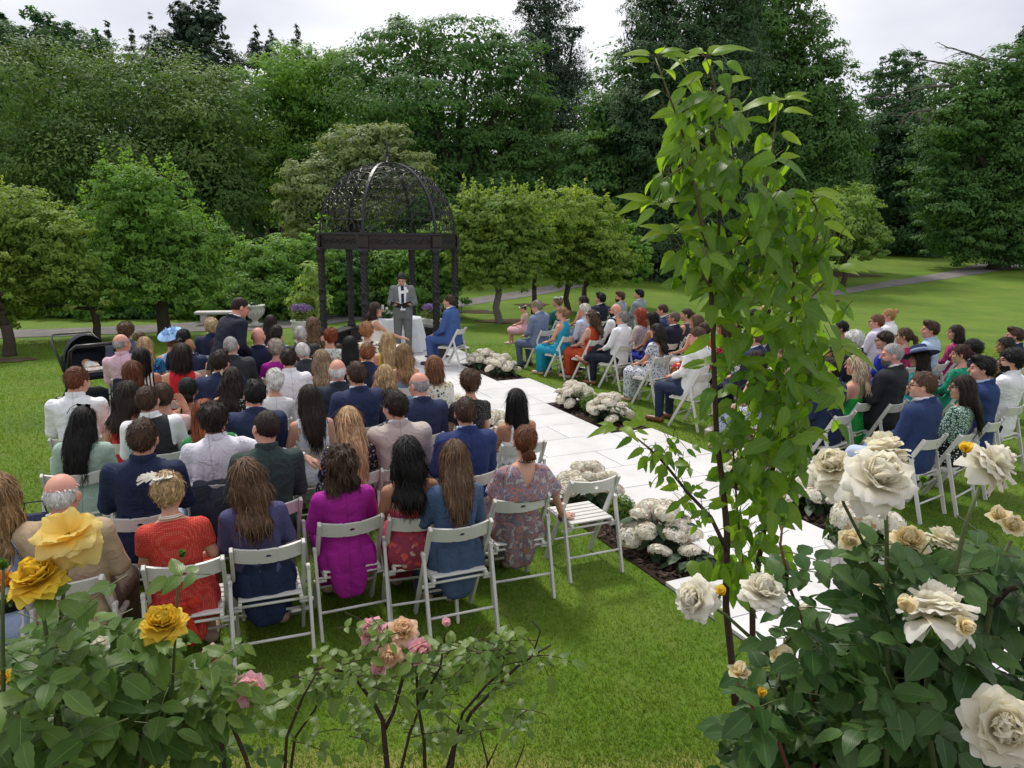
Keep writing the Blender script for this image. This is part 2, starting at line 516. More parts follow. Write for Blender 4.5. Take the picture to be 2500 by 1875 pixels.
# ================================================================== implicit surfaces for figures
class G:
    def __init__(s, lo, hi, h):
        s.lo = np.array(lo, np.float32); s.h = h
        n = np.ceil((np.array(hi) - np.array(lo)) / h).astype(int) + 1
        ax = [np.float32(lo[i]) + np.float32(h) * np.arange(n[i], dtype=np.float32) for i in range(3)]
        s.X, s.Y, s.Z = np.meshgrid(*ax, indexing='ij')
def f_ell(g, c, r):
    x, y, z = (g.X - c[0]) / r[0], (g.Y - c[1]) / r[1], (g.Z - c[2]) / r[2]
    k0 = np.sqrt(x * x + y * y + z * z)
    k1 = np.sqrt((x / r[0]) ** 2 + (y / r[1]) ** 2 + (z / r[2]) ** 2) + 1e-6
    return k0 * (k0 - 1) / k1
def f_cone(g, a, b, r1, r2):
    a = np.array(a, np.float32); b = np.array(b, np.float32); d = b - a; L = float(d @ d)
    px, py, pz = g.X - a[0], g.Y - a[1], g.Z - a[2]
    t = np.clip((px * d[0] + py * d[1] + pz * d[2]) / L, 0, 1)
    return np.sqrt((px - t * d[0]) ** 2 + (py - t * d[1]) ** 2 + (pz - t * d[2]) ** 2) - (r1 + (r2 - r1) * t)
def f_loft(g, zs, ws, ds, ys, grow=0.0, pw=2.3):
    w_ = np.interp(g.Z, zs, ws).astype(np.float32) + grow; d_ = np.interp(g.Z, zs, ds).astype(np.float32) + grow
    y_ = np.interp(g.Z, zs, ys).astype(np.float32)
    q = (np.abs(g.X / w_) ** pw + np.abs((g.Y - y_) / d_) ** pw) ** (1 / pw)
    f = (q - 1) * np.minimum(w_, d_)
    return np.maximum(f, np.maximum(zs[0] - grow - g.Z, g.Z - zs[-1] - grow * .3))
def smin(a, b, k):
    h = np.clip(.5 + .5 * (b - a) / k, 0, 1)
    return b + (a - b) * h - k * h * (1 - h)
def nets(F, g):
    h = g.h; lo = g.lo
    I = F < 0
    n = F.shape
    c = [I[i:n[0] - 1 + i, j:n[1] - 1 + j, k:n[2] - 1 + k] for i in (0, 1) for j in (0, 1) for k in (0, 1)]
    s = sum(a.astype(np.int8) for a in c)
    cell = np.argwhere((s > 0) & (s < 8))
    if not len(cell): return np.zeros((0, 3)), np.zeros((0, 4), int)
    idx = -np.ones((n[0] - 1, n[1] - 1, n[2] - 1), np.int32)
    idx[cell[:, 0], cell[:, 1], cell[:, 2]] = np.arange(len(cell))
    acc = np.zeros((len(cell), 3), np.float32); cnt = np.zeros(len(cell), np.float32)
    cor = [np.array((i, j, k)) for i in (0, 1) for j in (0, 1) for k in (0, 1)]
    val = [F[cell[:, 0] + q[0], cell[:, 1] + q[1], cell[:, 2] + q[2]] for q in cor]
    for a in range(8):
        for b in range(a + 1, 8):
            if np.abs(cor[a] - cor[b]).sum() != 1: continue
            m = (val[a] < 0) != (val[b] < 0)
            t = np.where(m, val[a] / np.where(m, val[a] - val[b], 1), 0)
            acc += m[:, None] * (cor[a] + t[:, None] * (cor[b] - cor[a])); cnt += m
    V = lo + h * (cell + acc / cnt[:, None])
    Q = []
    for ax in range(3):
        sl0 = [slice(None)] * 3; sl1 = [slice(None)] * 3
        sl0[ax] = slice(0, n[ax] - 1); sl1[ax] = slice(1, n[ax])
        e = np.argwhere(I[tuple(sl0)] != I[tuple(sl1)])
        u, v = [a for a in range(3) if a != ax]
        e = e[(e[:, u] > 0) & (e[:, v] > 0) & (e[:, u] < n[u] - 1) & (e[:, v] < n[v] - 1)]
        ins = I[e[:, 0], e[:, 1], e[:, 2]]
        def ce(du, dv):
            k = e.copy(); k[:, u] -= du; k[:, v] -= dv
            return idx[k[:, 0], k[:, 1], k[:, 2]]
        qd = np.stack([ce(1, 1), ce(0, 1), ce(0, 0), ce(1, 0)], 1)
        flip = ins if ax != 1 else ~ins
        qd[~flip] = qd[~flip][:, ::-1]
        Q.append(qd)
    Q = np.concatenate(Q); Q = Q[(Q >= 0).all(1)]
    return V, Q

# ---- heads (origin at the head centre, looking along +Y)
NECK_Y = -.03
def head_verts(kind):
    ng = .052 if kind == 'm' else .043
    g = G((-.115, -.14, -.20), (.115, .15, .135), .0078)
    f = f_ell(g, (0, -.012, .022), (.075, .096, .096))
    f = smin(f, f_ell(g, (0, .030, -.045), (.057 if kind == 'm' else .052, .060, .072)), .03)
    f = smin(f, f_ell(g, (0, .072, -.096), (.022, .018, .018)), .02)
    for s in (-1, 1):
        f = smin(f, f_ell(g, (s * .040, .058, -.028), (.024, .026, .026)), .02)
    f = smin(f, f_cone(g, (-.034, .082, .022), (.034, .082, .022), .011, .011), .015)
    f = -smin(-f, np.minimum(f_ell(g, (-.032, .106, .002), (.016, .016, .011)), f_ell(g, (.032, .106, .002), (.016, .016, .011))), .012)
    f = smin(f, f_cone(g, (0, .090, .012), (0, .111, -.026), .007, .0115), .010)
    f = smin(f, f_cone(g, (-.016, .088, -.060), (.016, .088, -.060), .009, .009), .008)
    for s in (-1, 1):
        f = smin(f, f_ell(g, (s * .080, -.006, -.008), (.010, .020, .032)), .006)
    f = smin(f, f_cone(g, (0, -.022, -.06), (0, NECK_Y - .012, -.19), ng, ng + .008), .03)
    V, Q = nets(f, g)
    C = V[Q].mean(1); mi = np.zeros(len(Q), int)
    lip = (abs(C[:, 0]) < .021) & (abs(C[:, 2] + .061) < .008) & (C[:, 1] > .08)
    eye = (abs(abs(C[:, 0]) - .032) < .012) & (abs(C[:, 2] - .002) < .006) & (C[:, 1] > .07)
    brw = (abs(abs(C[:, 0]) - .032) < .019) & (abs(C[:, 2] - .024) < .005) & (C[:, 1] > .07)
    mi[lip] = 1; mi[eye | brw] = 2
    return V, Q, mi
HEADS = {k: head_verts(k) for k in 'mf'}

def hand_verts(curl):
    g = G((-.06, -.04, -.085), (.085, .20, .035), .0062)
    f = f_ell(g, (0, .05, 0), (.040, .055, .015))
    f = smin(f, f_cone(g, (0, -.03, 0), (0, .03, 0), .026, .024), .02)
    for x, L in ((-.031, .060), (-.010, .076), (.011, .080), (.031, .070)):
        a1, a2 = curl, curl * 2.1
        p0 = (x * .9, .085, 0); p1 = (x * 1.1, .085 + L * .5 * cos(a1), -L * .5 * sin(a1))
        p2 = (x * 1.15, p1[1] + L * .5 * cos(a2), p1[2] - L * .5 * sin(a2))
        f = smin(f, f_cone(g, p0, p1, .0095, .0085), .006); f = np.minimum(f, f_cone(g, p1, p2, .0085, .0070))
    f = smin(f, f_cone(g, (.028, .025, -.002), (.056, .060, -.012), .013, .010), .01)
    f = np.minimum(f, f_cone(g, (.056, .060, -.012), (.062, .092, -.022), .0095, .0075))
    return nets(f, g)
HANDS = {'relaxed': hand_verts(.35), 'flat': hand_verts(.06), 'fist': hand_verts(.85)}
def place_hand(kind, left, wrist, direction, palm):
    V, Q = HANDS[kind]
    V = V.copy(); Q = Q.copy()
    if left: V[:, 0] *= -1; Q = Q[:, ::-1]
    y = Vector(direction).normalized(); z = -Vector(palm); z = (z - y * z.dot(y)).normalized(); x = y.cross(z)
    M = np.array([[x[i], y[i], z[i]] for i in range(3)])
    return V @ M.T + np.array(wrist), Q

# ---- hair
def hair_verts(style):
    h = .0095
    lo, hi = (-.155, -.20, -.17), (.155, .13, .18)
    if style in ('long', 'wavy', 'half', 'longblunt'): lo = (-.17, -.25, -.46)
    if style in ('bob', 'curlbob', 'longbob'): lo = (-.16, -.2, -.27)
    if style == 'pony': lo = (-.13, -.25, -.36)
    g = G(lo, hi, h); X, Y, Z = g.X, g.Y, g.Z
    th = np.arctan2(X, -Y + 1e-4)
    strand = .5 * np.sin(19 * th + 2.5 * np.sin(9 * Z)) + .5 * np.sin(31 * th + 14 * Z + 1.3)
    bump = np.sin(61 * X + 17 * Y) * np.sin(53 * Z + 31 * Y) * np.sin(47 * Y + 11 * X)
    hl = -.100 + (Y + .10) * .90
    grow = dict(short=.010, quiff=.012, buzz=.004, ring=.006, curly=.028, mop=.020, fluffy=.020, bob=.014, longbob=.014, curlbob=.022, wavy=.014, long=.010, longblunt=.010, half=.013, pony=.009, bun=.009, lowbun=.010, updo=.012, topbun=.009, pixie=.014).get(style, .01)
    cap = f_ell(g, (0, -.014, .024), (.076 + grow, .097 + grow, .096 + grow))
    f = np.maximum(cap, (hl - Z) * .72)
    if style in ('short', 'quiff', 'mop', 'fluffy', 'pixie'):
        f = f + bump * (.006 if style != 'short' else .004)
    if style == 'quiff': f = smin(f, f_ell(g, (0, .045, .105), (.062, .052, .032)) + bump * .006, .02)
    if style in ('mop', 'fluffy'): f = smin(f, f_ell(g, (0, -.02, .06), (.10, .105, .08)) + bump * .008, .02)
    if style in ('curly', 'curlbob'): f = np.maximum(cap, (hl + .01 - Z) * .72) + bump * .013
    if style == 'ring':
        f = np.maximum(f + np.maximum(0, Z + .005) * .16, np.maximum((Z - .056) * .9, Y - .045)) + strand * .0008
    if style in ('bob', 'curlbob', 'longbob', 'long', 'longblunt', 'wavy', 'half'):
        bot = {'bob': -.145, 'curlbob': -.15, 'longbob': -.20}.get(style, -.16)
        zs = [bot, bot + .05, -.03, .03, .07]
        wv = .012 * np.sin(38 * Z + 3 * th) if style in ('wavy', 'half', 'curlbob') else 0
        side = f_loft(g, zs, [.098, .108, .098, .092, .06], [.080, .090, .092, .088, .06], [-.045, -.040, -.032, -.02, -.02], 0, 2) + wv
        face = np.minimum(np.minimum(Y - .018, .085 - np.abs(X)), .070 - Z)
        face = np.minimum(face, 9.0)
        side = np.maximum(side, face)
        f = smin(f, side, .02)
        if style in ('long', 'longblunt', 'wavy', 'half'):
            end = -.40 if style.startswith('long') else -.33
            zs = [end, end + .07, -.26, -.15, -.05, .03]
            ww = [.035, .070, .092, .105, .10, .06] if style != 'longblunt' else [.085, .090, .098, .105, .10, .06]
            back = f_loft(g, zs, ww, [.018, .026, .032, .045, .05, .04], [-.165, -.165, -.160, -.125, -.08, -.06], 0, 2)
            if style in ('wavy', 'half'): back = back + .010 * np.sin(30 * Z + 6 * X) + .004 * np.sin(70 * X)
            f = smin(f, back, .03)
        f = f + strand * (.0045 if style not in ('long', 'longblunt') else .0022) + (bump * .010 if style == 'curlbob' else 0)
    if style == 'half': f = smin(f, f_ell(g, (0, -.118, .02), (.062, .018, .020)), .008)
    if style == 'pony':
        f = smin(f, f_cone(g, (0, -.10, .02), (0, -.15, -.02), .026, .030), .02)
        f = smin(f, f_cone(g, (0, -.15, -.02), (.01, -.175, -.29), .032, .014), .02) + strand * .002
    if style == 'bun': f = smin(f, f_ell(g, (0, -.128, .020), (.048, .040, .045)) + .004 * np.sin(90 * (X + Z)), .008)
    if style == 'lowbun': f = smin(f, f_ell(g, (.012, -.108, -.072), (.052, .042, .042)) + .005 * np.sin(80 * X + 60 * Z), .012)
    if style == 'topbun': f = smin(f, f_ell(g, (0, -.105, .085), (.040, .042, .040)) + bump * .01, .008)
    if style == 'updo':
        f = smin(f, f_ell(g, (0, -.085, -.015), (.075, .052, .085)) + .006 * np.sin(55 * Z - 40 * X), .02)
    if style in ('pony', 'bun', 'lowbun', 'updo', 'topbun', 'buzz'): f = f + strand * .0012
    return nets(f, g)
def add_locks(style, V, Q, at_):
    """thin locks of hair that follow the surface downwards and break its outline"""
    r = np.random.default_rng(len(style) * 7 + ord(style[0]))
    n, L, lift, wd = dict(short=(420, .022, .30, .0045), quiff=(560, .026, .28, .004), buzz=(200, .010, .2, .003), ring=(160, .018, .15, .004), curly=(620, .030, .6, .0045), mop=(620, .032, .22, .004), fluffy=(620, .030, .25, .004), pixie=(600, .028, .25, .004), curlbob=(800, .055, .25, .0045), bun=(420, .028, .12, .0045), lowbun=(420, .028, .12, .0045), updo=(440, .030, .14, .0045), topbun=(420, .028, .2, .0045), pony=(420, .05, .08, .005)).get(style, (900, .085, .018, .0034))
    C = V[Q].mean(1); N = np.cross(V[Q[:, 2]] - V[Q[:, 0]], V[Q[:, 3]] - V[Q[:, 1]]); N /= np.linalg.norm(N, axis=1)[:, None] + 1e-9
    out = np.sign((N * (C - np.array((0, 0, .02)))).sum(1)); N *= out[:, None]
    i = r.integers(len(Q), size=n); p = C[i]; nn = N[i]
    g = np.array((0, -.25, -1.0)) if style not in ('short', 'quiff', 'mop', 'fluffy', 'pixie') else np.array((0, -.55, -.75))
    d = g + r.normal(size=(n, 3)) * (.16 if L > .05 else .45); d -= nn * (d * nn).sum(1)[:, None]; d /= np.linalg.norm(d, axis=1)[:, None] + 1e-9
    side = np.cross(d, nn); Ls = L * r.uniform(.5, 1.4, (n, 1)); vs_, base = [], len(V); ph = r.uniform(0, 6, (n, 1))
    wv = .007 if style in ('wavy', 'half', 'curlbob', 'curly') else .0015
    for k in range(4):
        t = k / 3
        c = p + d * Ls * t + nn * (.0015 + lift * Ls * t * t + (.0025 if k in (1, 2) else 0)) + side * wv * np.sin(ph + 5 * t)
        if L > .05: c[:, 2] -= .02 * t * t
        wk = wd * (1 - .75 * t) * r.uniform(.7, 1.3, (n, 1)); vs_ += [c - side * wk, c + side * wk]
    S = np.stack(vs_, 1); q = []
    for k in range(3):
        a = base + np.arange(n) * 8 + 2 * k; q.append(np.stack([a, a + 1, a + 3, a + 2], 1))
    return np.concatenate([V, S.reshape(-1, 3)]), np.concatenate([Q] + q), np.concatenate([at_, np.tile(r.random(n), 3)])
_hair = {}
def hair_mesh(style):
    if style not in _hair:
        V, Q = hair_verts(style)
        at_ = np.full(len(Q), .5)
        V, Q, at_ = add_locks(style, V, Q, at_)
        V = V - np.array((0, NECK_Y, -.12))
        me = np_mesh('hair', V, Q, True, at_); me.materials.append(None); _hair[style] = me
    return _hair[style]

# ---- bodies and clothes
def mk_pose(kind):
    """joint positions for one pose; facing +Y, floor at z=0"""
    m = kind[0] == 'm'
    J = dict(m=m, sw=.178 if m else .150, lean=0.0, side=0.0, hip=.50, seated=True, hands=('relaxed', 'relaxed'))
    J['el'] = [(-1, .225 if m else .195, .04, .745), (1, .225 if m else .195, .04, .745)]
    J['wr'] = [(-.085, .255, .645), (.085, .255, .645)]
    J['kn'] = [(-.125, .43, .485), (.125, .43, .485)] if m else [(-.085, .42, .485), (.085, .42, .485)]
    J['an'] = [(-.125, .42, .085), (.125, .42, .085)] if m else [(-.075, .44, .085), (.085, .38, .085)]
    J['pd'] = [((.25, .9, -.1), (0, 0, -1)), ((-.25, .9, -.1), (0, 0, -1))]
    k = kind[1:]
    if k == 'lean': J['lean'] = .16; J['wr'] = [(-.06, .36, .56), (.06, .36, .56)]; J['el'] = [(-1, .21, .14, .68), (1, .21, .14, .68)]
    if k == 'arm':   # right arm resting along the next chair
        J['lean'] = .03; J['side'] = .08
        J['el'][1] = (1, .42, -.06, .90); J['wr'][1] = (.64, -.10, .84); J['pd'][1] = ((1, -.2, -.5), (0, 0, -1))
    if k == 'prop':  # right hand flat on the seat beside
        J['side'] = .02
        J['el'][1] = (1, .315, .03, .735); J['wr'][1] = (.445, .13, .492); J['pd'][1] = ((.75, .65, -.06), (0, 0, -1)); J['hands'] = ('relaxed', 'flat')
    if k == 'raise':
        J['el'][1] = (1, .24, .15, .80); J['wr'][1] = (.16, .16, 1.03); J['pd'][1] = ((-.3, .1, .9), (-.5, -.8, 0))
    if k == 'tab':   # looking down at things in the lap
        J['lean'] = .07; J['wr'] = [(-.07, .27, .70), (.07, .27, .70)]
    if k == 'leg':   # right leg crossed over the left
        J['kn'][1] = (.02, .46, .62); J['an'][1] = (-.22, .55, .42)
    if k == 'stretch':
        J['kn'] = [(-.15, .46, .47), (.12, .44, .49)]; J['an'] = [(-.20, .66, .09), (.13, .46, .085)]
    if k == 'side':  # bride, arm reaching forward and sideways
        J['el'][1] = (1, .22, .16, .80); J['wr'][1] = (.14, .40, .72); J['pd'][1] = ((-.2, .95, -.1), (0, 0, -1))
        J['lean'] = .05
    if k == 'stand': # holding an open folder
        J.update(seated=False, hip=.93)
        J['kn'] = [(-.10, .02, .50), (.11, .02, .50)]; J['an'] = [(-.11, -.01, .085), (.125, .0, .085)]
        J['el'] = [(-1, .245, .03, 1.14), (1, .245, .03, 1.14)]; J['wr'] = [(-.15, .25, 1.13), (.15, .25, 1.13)]
        J['pd'] = [((.25, .85, .15), (.2, 0, 1)), ((-.25, .85, .15), (-.2, 0, 1))]
    if k == 'bend':  # standing, stooping forward
        J.update(seated=False, hip=.93, lean=.42)
        J['kn'] = [(-.10, .02, .50), (.10, .02, .50)]; J['an'] = [(-.11, -.01, .085), (.11, .0, .085)]
        J['el'] = [(-1, .235, .12, 1.12), (1, .235, .12, 1.12)]; J['wr'] = [(-.14, .30, .98), (.14, .30, .98)]
    return J

_pose = {}
def pose(kind):
    if kind in _pose: return _pose[kind]
    J = mk_pose(kind); m = J['m']; H = J['hip']; dz = H - .50
    lean, side = J['lean'], J['side']
    def up(p):   # carry a point of the straight torso along with the lean
        z = p[2] - H
        return (p[0] + side * z, p[1] + lean * z, p[2] - (.5 * lean * lean * z if z > 0 else 0))
    zt = 1.12 + dz
    lo = (-.46, -.34, 0) ; hi = (.46, .74, zt)
    if kind[1:] == 'arm': hi = (.78, .74, zt)
    if kind[1:] == 'prop': hi = (.54, .74, zt)
    if not J['seated']: lo, hi = (-.36, -.26, 0), (.36, .62, zt)
    g = G(lo, hi, .0165)
    gs = G.__new__(G); gs.lo = g.lo; gs.h = g.h
    zz = np.maximum(g.Z - H, 0)
    gs.X = g.X - side * (g.Z - H); gs.Y = g.Y - lean * (g.Z - H); gs.Z = g.Z + .5 * lean * lean * zz - dz
    if m:
        zs = [.42, .48, .56, .66, .76, .86, .95, 1.00, 1.035, 1.065, 1.09]
        ws = [.150, .172, .170, .152, .150, .162, .172, .166, .125, .070, .056]
        ds = [.110, .122, .118, .108, .106, .112, .112, .096, .074, .058, .055]
        ys = [.0, .0, -.005, -.01, -.015, -.025, -.03, -.035, -.04, -.04, -.04]
    else:
        zs = [.42, .48, .55, .64, .72, .82, .92, .98, 1.015, 1.045, 1.09]
        ws = [.160, .180, .172, .138, .124, .134, .148, .142, .105, .056, .046]
        ds = [.118, .128, .118, .094, .088, .104, .106, .088, .066, .050, .047]
        ys = [.0, .0, -.005, -.012, -.02, -.02, -.03, -.038, -.042, -.042, -.042]
    T = lambda gr, pw=2.3: f_loft(gs, zs, ws, ds, ys, gr, pw)
    sh = [up((s * J['sw'], -.035, (.985 if m else .955) + dz)) for s in (-1, 1)]
    el = [(e[0] * e[1], e[2], e[3] + (0 if not J['seated'] else 0)) for e in J['el']]
    if lean and J['seated'] and kind[1:] not in ('lean',):
        pass
    wr = J['wr']
    r = (.049, .038, .037, .027) if m else (.041, .033, .032, .023)
    UA = [f_cone(g, sh[i], el[i], r[0], r[1]) for i in (0, 1)]
    FA = [f_cone(g, el[i], wr[i], r[2], r[3]) for i in (0, 1)]
    hp = [(s * .088, .0, H) for s in (-1, 1)]
    kn, an = J['kn'], J['an']
    if J['seated']: rl = (.086, .060, .056, .038) if m else (.084, .056, .052, .034)
    else: rl = (.088, .058, .056, .040)
    TH = [f_cone(g, hp[i], kn[i], rl[0], rl[1]) for i in (0, 1)]
    SHN = [f_cone(g, kn[i], an[i], rl[2], rl[3]) for i in (0, 1)]
    FT = []
    for i in (0, 1):
        a = Vector(an[i]); d = Vector((a.x * .15, .16, -.05)) if kind[1:] != 'leg' or i == 0 else Vector((-.10, .10, .06))
        FT.append(np.maximum(f_cone(g, a + Vector((0, -.035, -.045)), a + d, .040, .030), .008 - g.Z))
    P = dict(J=J, g=g, gs=gs, T=T, UA=UA, FA=FA, TH=TH, SH=SHN, FT=FT, sh=sh, el=el, wr=wr, up=up, dz=dz, H=H)
    # the bare body, one surface
    f = T(0)
    for i in (0, 1):
        f = smin(f, UA[i], .045); f = smin(f, FA[i], .02); f = smin(f, smin(TH[i], SHN[i], .03), .03); f = smin(f, FT[i], .02)
    V, Q = nets(f, g)
    for i in (0, 1):
        hv, hq = place_hand(J['hands'][i], i == 0, wr[i], *J['pd'][i])
        Q = np.concatenate([Q, hq + len(V)]); V = np.concatenate([V, hv])
    P['body'] = (V, Q)
    P['neck'] = np.array(up((0, -.04, 1.07 + dz)))
    _pose[kind] = P
    return P

HEAD_C = np.array((0, -NECK_Y, .12))    # head centre relative to the neck pivot
_body = {}
def body_mesh(kind, yaw, pitch, roll):
    key = (kind, round(yaw / 7.5), round(pitch / 6), round(roll / 6))
    if key not in _body:
        P = pose(kind); V, Q = P['body']; hv, hq, mi = HEADS[kind[0]]
        Rm = np.array(Euler((R(key[2] * 6), R(key[3] * 6), R(key[1] * 7.5)), 'XYZ').to_matrix())
        q = hv + HEAD_C
        wgt = np.clip((q[:, 2] + .07) / .10, 0, 1)[:, None]
        q = (q @ Rm.T) * wgt + q * (1 - wgt) + P['neck']
        Va = np.concatenate([V, q]); Qa = np.concatenate([Q, hq + len(V)])
        me = np_mesh('body', Va, Qa, midx=np.concatenate([np.zeros(len(Q), int), mi]))
        for k in range(3): me.materials.append(None)
        _body[key] = me
    return _body[key]

_cl = {}
def cloth(kind, part):
    """mesh of one garment for one pose"""
    key = (kind, part)
    if key in _cl: return _cl[key]
    P = pose(kind); g, gs, T = P['g'], P['gs'], P['T']; J = P['J']; Z, X, Y = gs.Z, gs.X, gs.Y
    UA, FA = P['UA'], P['FA']; H = P['H']; m = J['m']
    name = part.split(':')[0]
    nz_ = .0035 * np.sin(23 * g.X + 31 * g.Z + 4 * np.sin(17 * g.Y)) * np.sin(27 * g.Z - 9 * g.X)
    ntop = 1.075 if m else 1.035
    def arms(f, gu, gf, k=.03, hand=.985):
        for i in (0, 1):
            w0 = Vector(P['wr'][i]); e0 = Vector(P['el'][i])
            f = smin(f, UA[i] - gu, k)
            if gf is not None:
                d = (w0 - e0).normalized()
                end = (g.X - w0.x) * d.x + (g.Y - w0.y) * d.y + (g.Z - w0.z) * d.z
                f = smin(f, np.maximum(FA[i] - gf, end), .02)
        return f
    if name == 'jacket':
        f = T(.024, 2.8)
        for s in (0, 1):
            f = smin(f, f_ell(g, P['sh'][s], (.062 if m else .052, .062, .058)), .05)
        f = arms(f, .018, .017)
        f = np.maximum(f + nz_, Z - ntop - (Y + .04) * -.35)
        wedge = np.minimum(np.minimum(Y - .04, ((Z - .78) * .34 + .01 if kind[1:] != 'stand' else .050 + (Z - .60) * .09) - np.abs(X)), 1)
        f = np.maximum(f, wedge)
    elif name in ('shirt', 'blouse', 'dress_top', 'waistcoat', 'top'):
        opt = part.split(':')[1] if ':' in part else 'long'
        f = T(.012, 2.4)
        if opt == 'long': f = arms(f, .012, .012)
        elif opt == 'puff': f = arms(f, .026, .014)
        elif opt == 'short':
            for i in (0, 1):
                a, b = Vector(P['sh'][i]), Vector(P['el'][i]); c = a.lerp(b, .62)
                d = (b - a).normalized(); end = (g.X - c.x) * d.x + (g.Y - c.y) * d.y + (g.Z - c.z) * d.z
                f = smin(f, np.maximum(UA[i] - .020, end), .03)
        elif opt == 'cape':
            for i in (0, 1):
                a, b = Vector(P['sh'][i]), Vector(P['el'][i]); c = a.lerp(b, .8)
                d = (b - a).normalized(); end = (g.X - c.x) * d.x + (g.Y - c.y) * d.y + (g.Z - c.z) * d.z
                f = smin(f, np.maximum(f_cone(g, a, b, .055, .085), end), .06)
            f = smin(f, np.maximum(f_loft(gs, [.78, .86, .97, 1.02], [.24, .21, .16, .10], [.15, .14, .11, .07], [-.04, -.04, -.04, -.04]), .78 - Z), .03)
        cut = Z - ntop - (Y + .04) * -.4
        if name == 'dress_top' and opt in ('long', 'short', 'sleeveless', 'puff', 'cape'): cut = np.minimum(Z - 1.022 - (Y + .04) * -.3, 1)
        if opt in ('sleeveless', 'halter'): cut = np.maximum(cut, np.minimum(np.abs(X) - (.128 if opt == 'sleeveless' else .150 - (Z - .86) * .5), Z - .84))
        if opt in ('vback',):
            for i in (0, 1):
                a, b = Vector(P['sh'][i]), Vector(P['el'][i]); c = a.lerp(b, .6)
                d = (b - a).normalized(); end = (g.X - c.x) * d.x + (g.Y - c.y) * d.y + (g.Z - c.z) * d.z
                f = smin(f, np.maximum(UA[i] - .022, end), .03)
            cut = np.maximum(Z - 1.02, np.minimum(-.02 - Y, (Z - .72) * .36 - np.abs(X)))
        if opt == 'capev': pass
        if opt == 'straps':
            base = Z - .83
            st = 9.0
            for s in (-1, 1):
                st = np.minimum(st, np.abs(X - s * (.085 - (Z - .83) * .10)) - .011)
            cut = np.maximum(np.minimum(base, np.maximum(st, Z - 1.03)), -9)
        if opt == 'strapless': cut = Z - .86
        if kind[1:] == 'stand': f = np.maximum(f, .555 - Z)
        if name == 'waistcoat':
            f = T(.019, 2.4); cut = np.maximum(Z - ntop + .012, np.minimum(np.abs(X) - .138, Z - .80))
        if opt == 'cape':
            cut = np.maximum(cut, np.minimum(np.minimum(-.03 - Y, (Z - .86) * .42 - np.abs(X)), 1))
        f = np.maximum(f + nz_ * .8, cut)
    elif name == 'collar':
        q = np.sqrt((X / (.066 if m else .052)) ** 2 + ((Y + .035) / (.070 if m else .054)) ** 2)
        f = np.maximum(np.abs(q - 1) * .062 - .0095, np.maximum(1.052 - Z, Z - 1.102 + (Y + .04) * .25))
    elif name == 'lapel':
        q = np.sqrt((X / .080) ** 2 + ((Y + .037) / .082) ** 2)
        f = np.maximum(np.abs(q - 1) * .076 - .012, np.maximum(1.022 - Z + np.maximum(0, Y) * 1.2, Z - 1.078 + (Y + .04) * .5))
    elif name == 'trousers':
        f = T(.010 if J['seated'] else .015)
        f = np.maximum(f, Z - (.60 if J['seated'] else .575))
        for i in (0, 1):
            f = smin(f, smin(P['TH'][i], P['SH'][i], .02) - .016, .03)
        f = np.maximum(f + nz_, .075 - g.Z)
    elif name == 'skirt':
        opt = part.split(':')[1]
        a = smin(P['TH'][0], P['TH'][1], .10) - .022
        f = smin(np.maximum(T(.016), Z - .66), a, .05)
        if opt in ('maxi', 'midi'):
            s2 = smin(P['SH'][0], P['SH'][1], .16) - .045
            s2 = np.maximum(s2, (.07 if opt == 'maxi' else .26) - g.Z)
            f = smin(f, s2, .05)
        if opt == 'tutu':
            f = smin(f, f_ell(g, (0, .24, .46), (.27, .30, .16)), .05)
            f = f + .006 * np.sin(60 * g.X) * np.sin(50 * g.Y)
        f = f + .004 * np.sin(55 * g.X + 5 * np.sin(9 * g.Y)) 
    elif name == 'drape':   # cloth that hangs down behind the seat
        f = f_loft(gs, [.22, .30, .40, .52, .60], [.03, .13, .165, .175, .15], [.018, .030, .042, .05, .05], [-.105, -.105, -.10, -.09, -.08], 0, 2.6)
        f = f + .007 * np.sin(45 * g.X + 6 * g.Z)
    elif name == 'shoe':
        i = int(part.split(':')[1])
        f = np.maximum(P['FT'][i] - .008, g.Z - P['J']['an'][i][2] - .012)
    V, Q = nets(f, g)
    me = np_mesh({'dress_top': 'bodice'}.get(name, name), V, Q); me.materials.append(None)
    _cl[key] = me
    return me
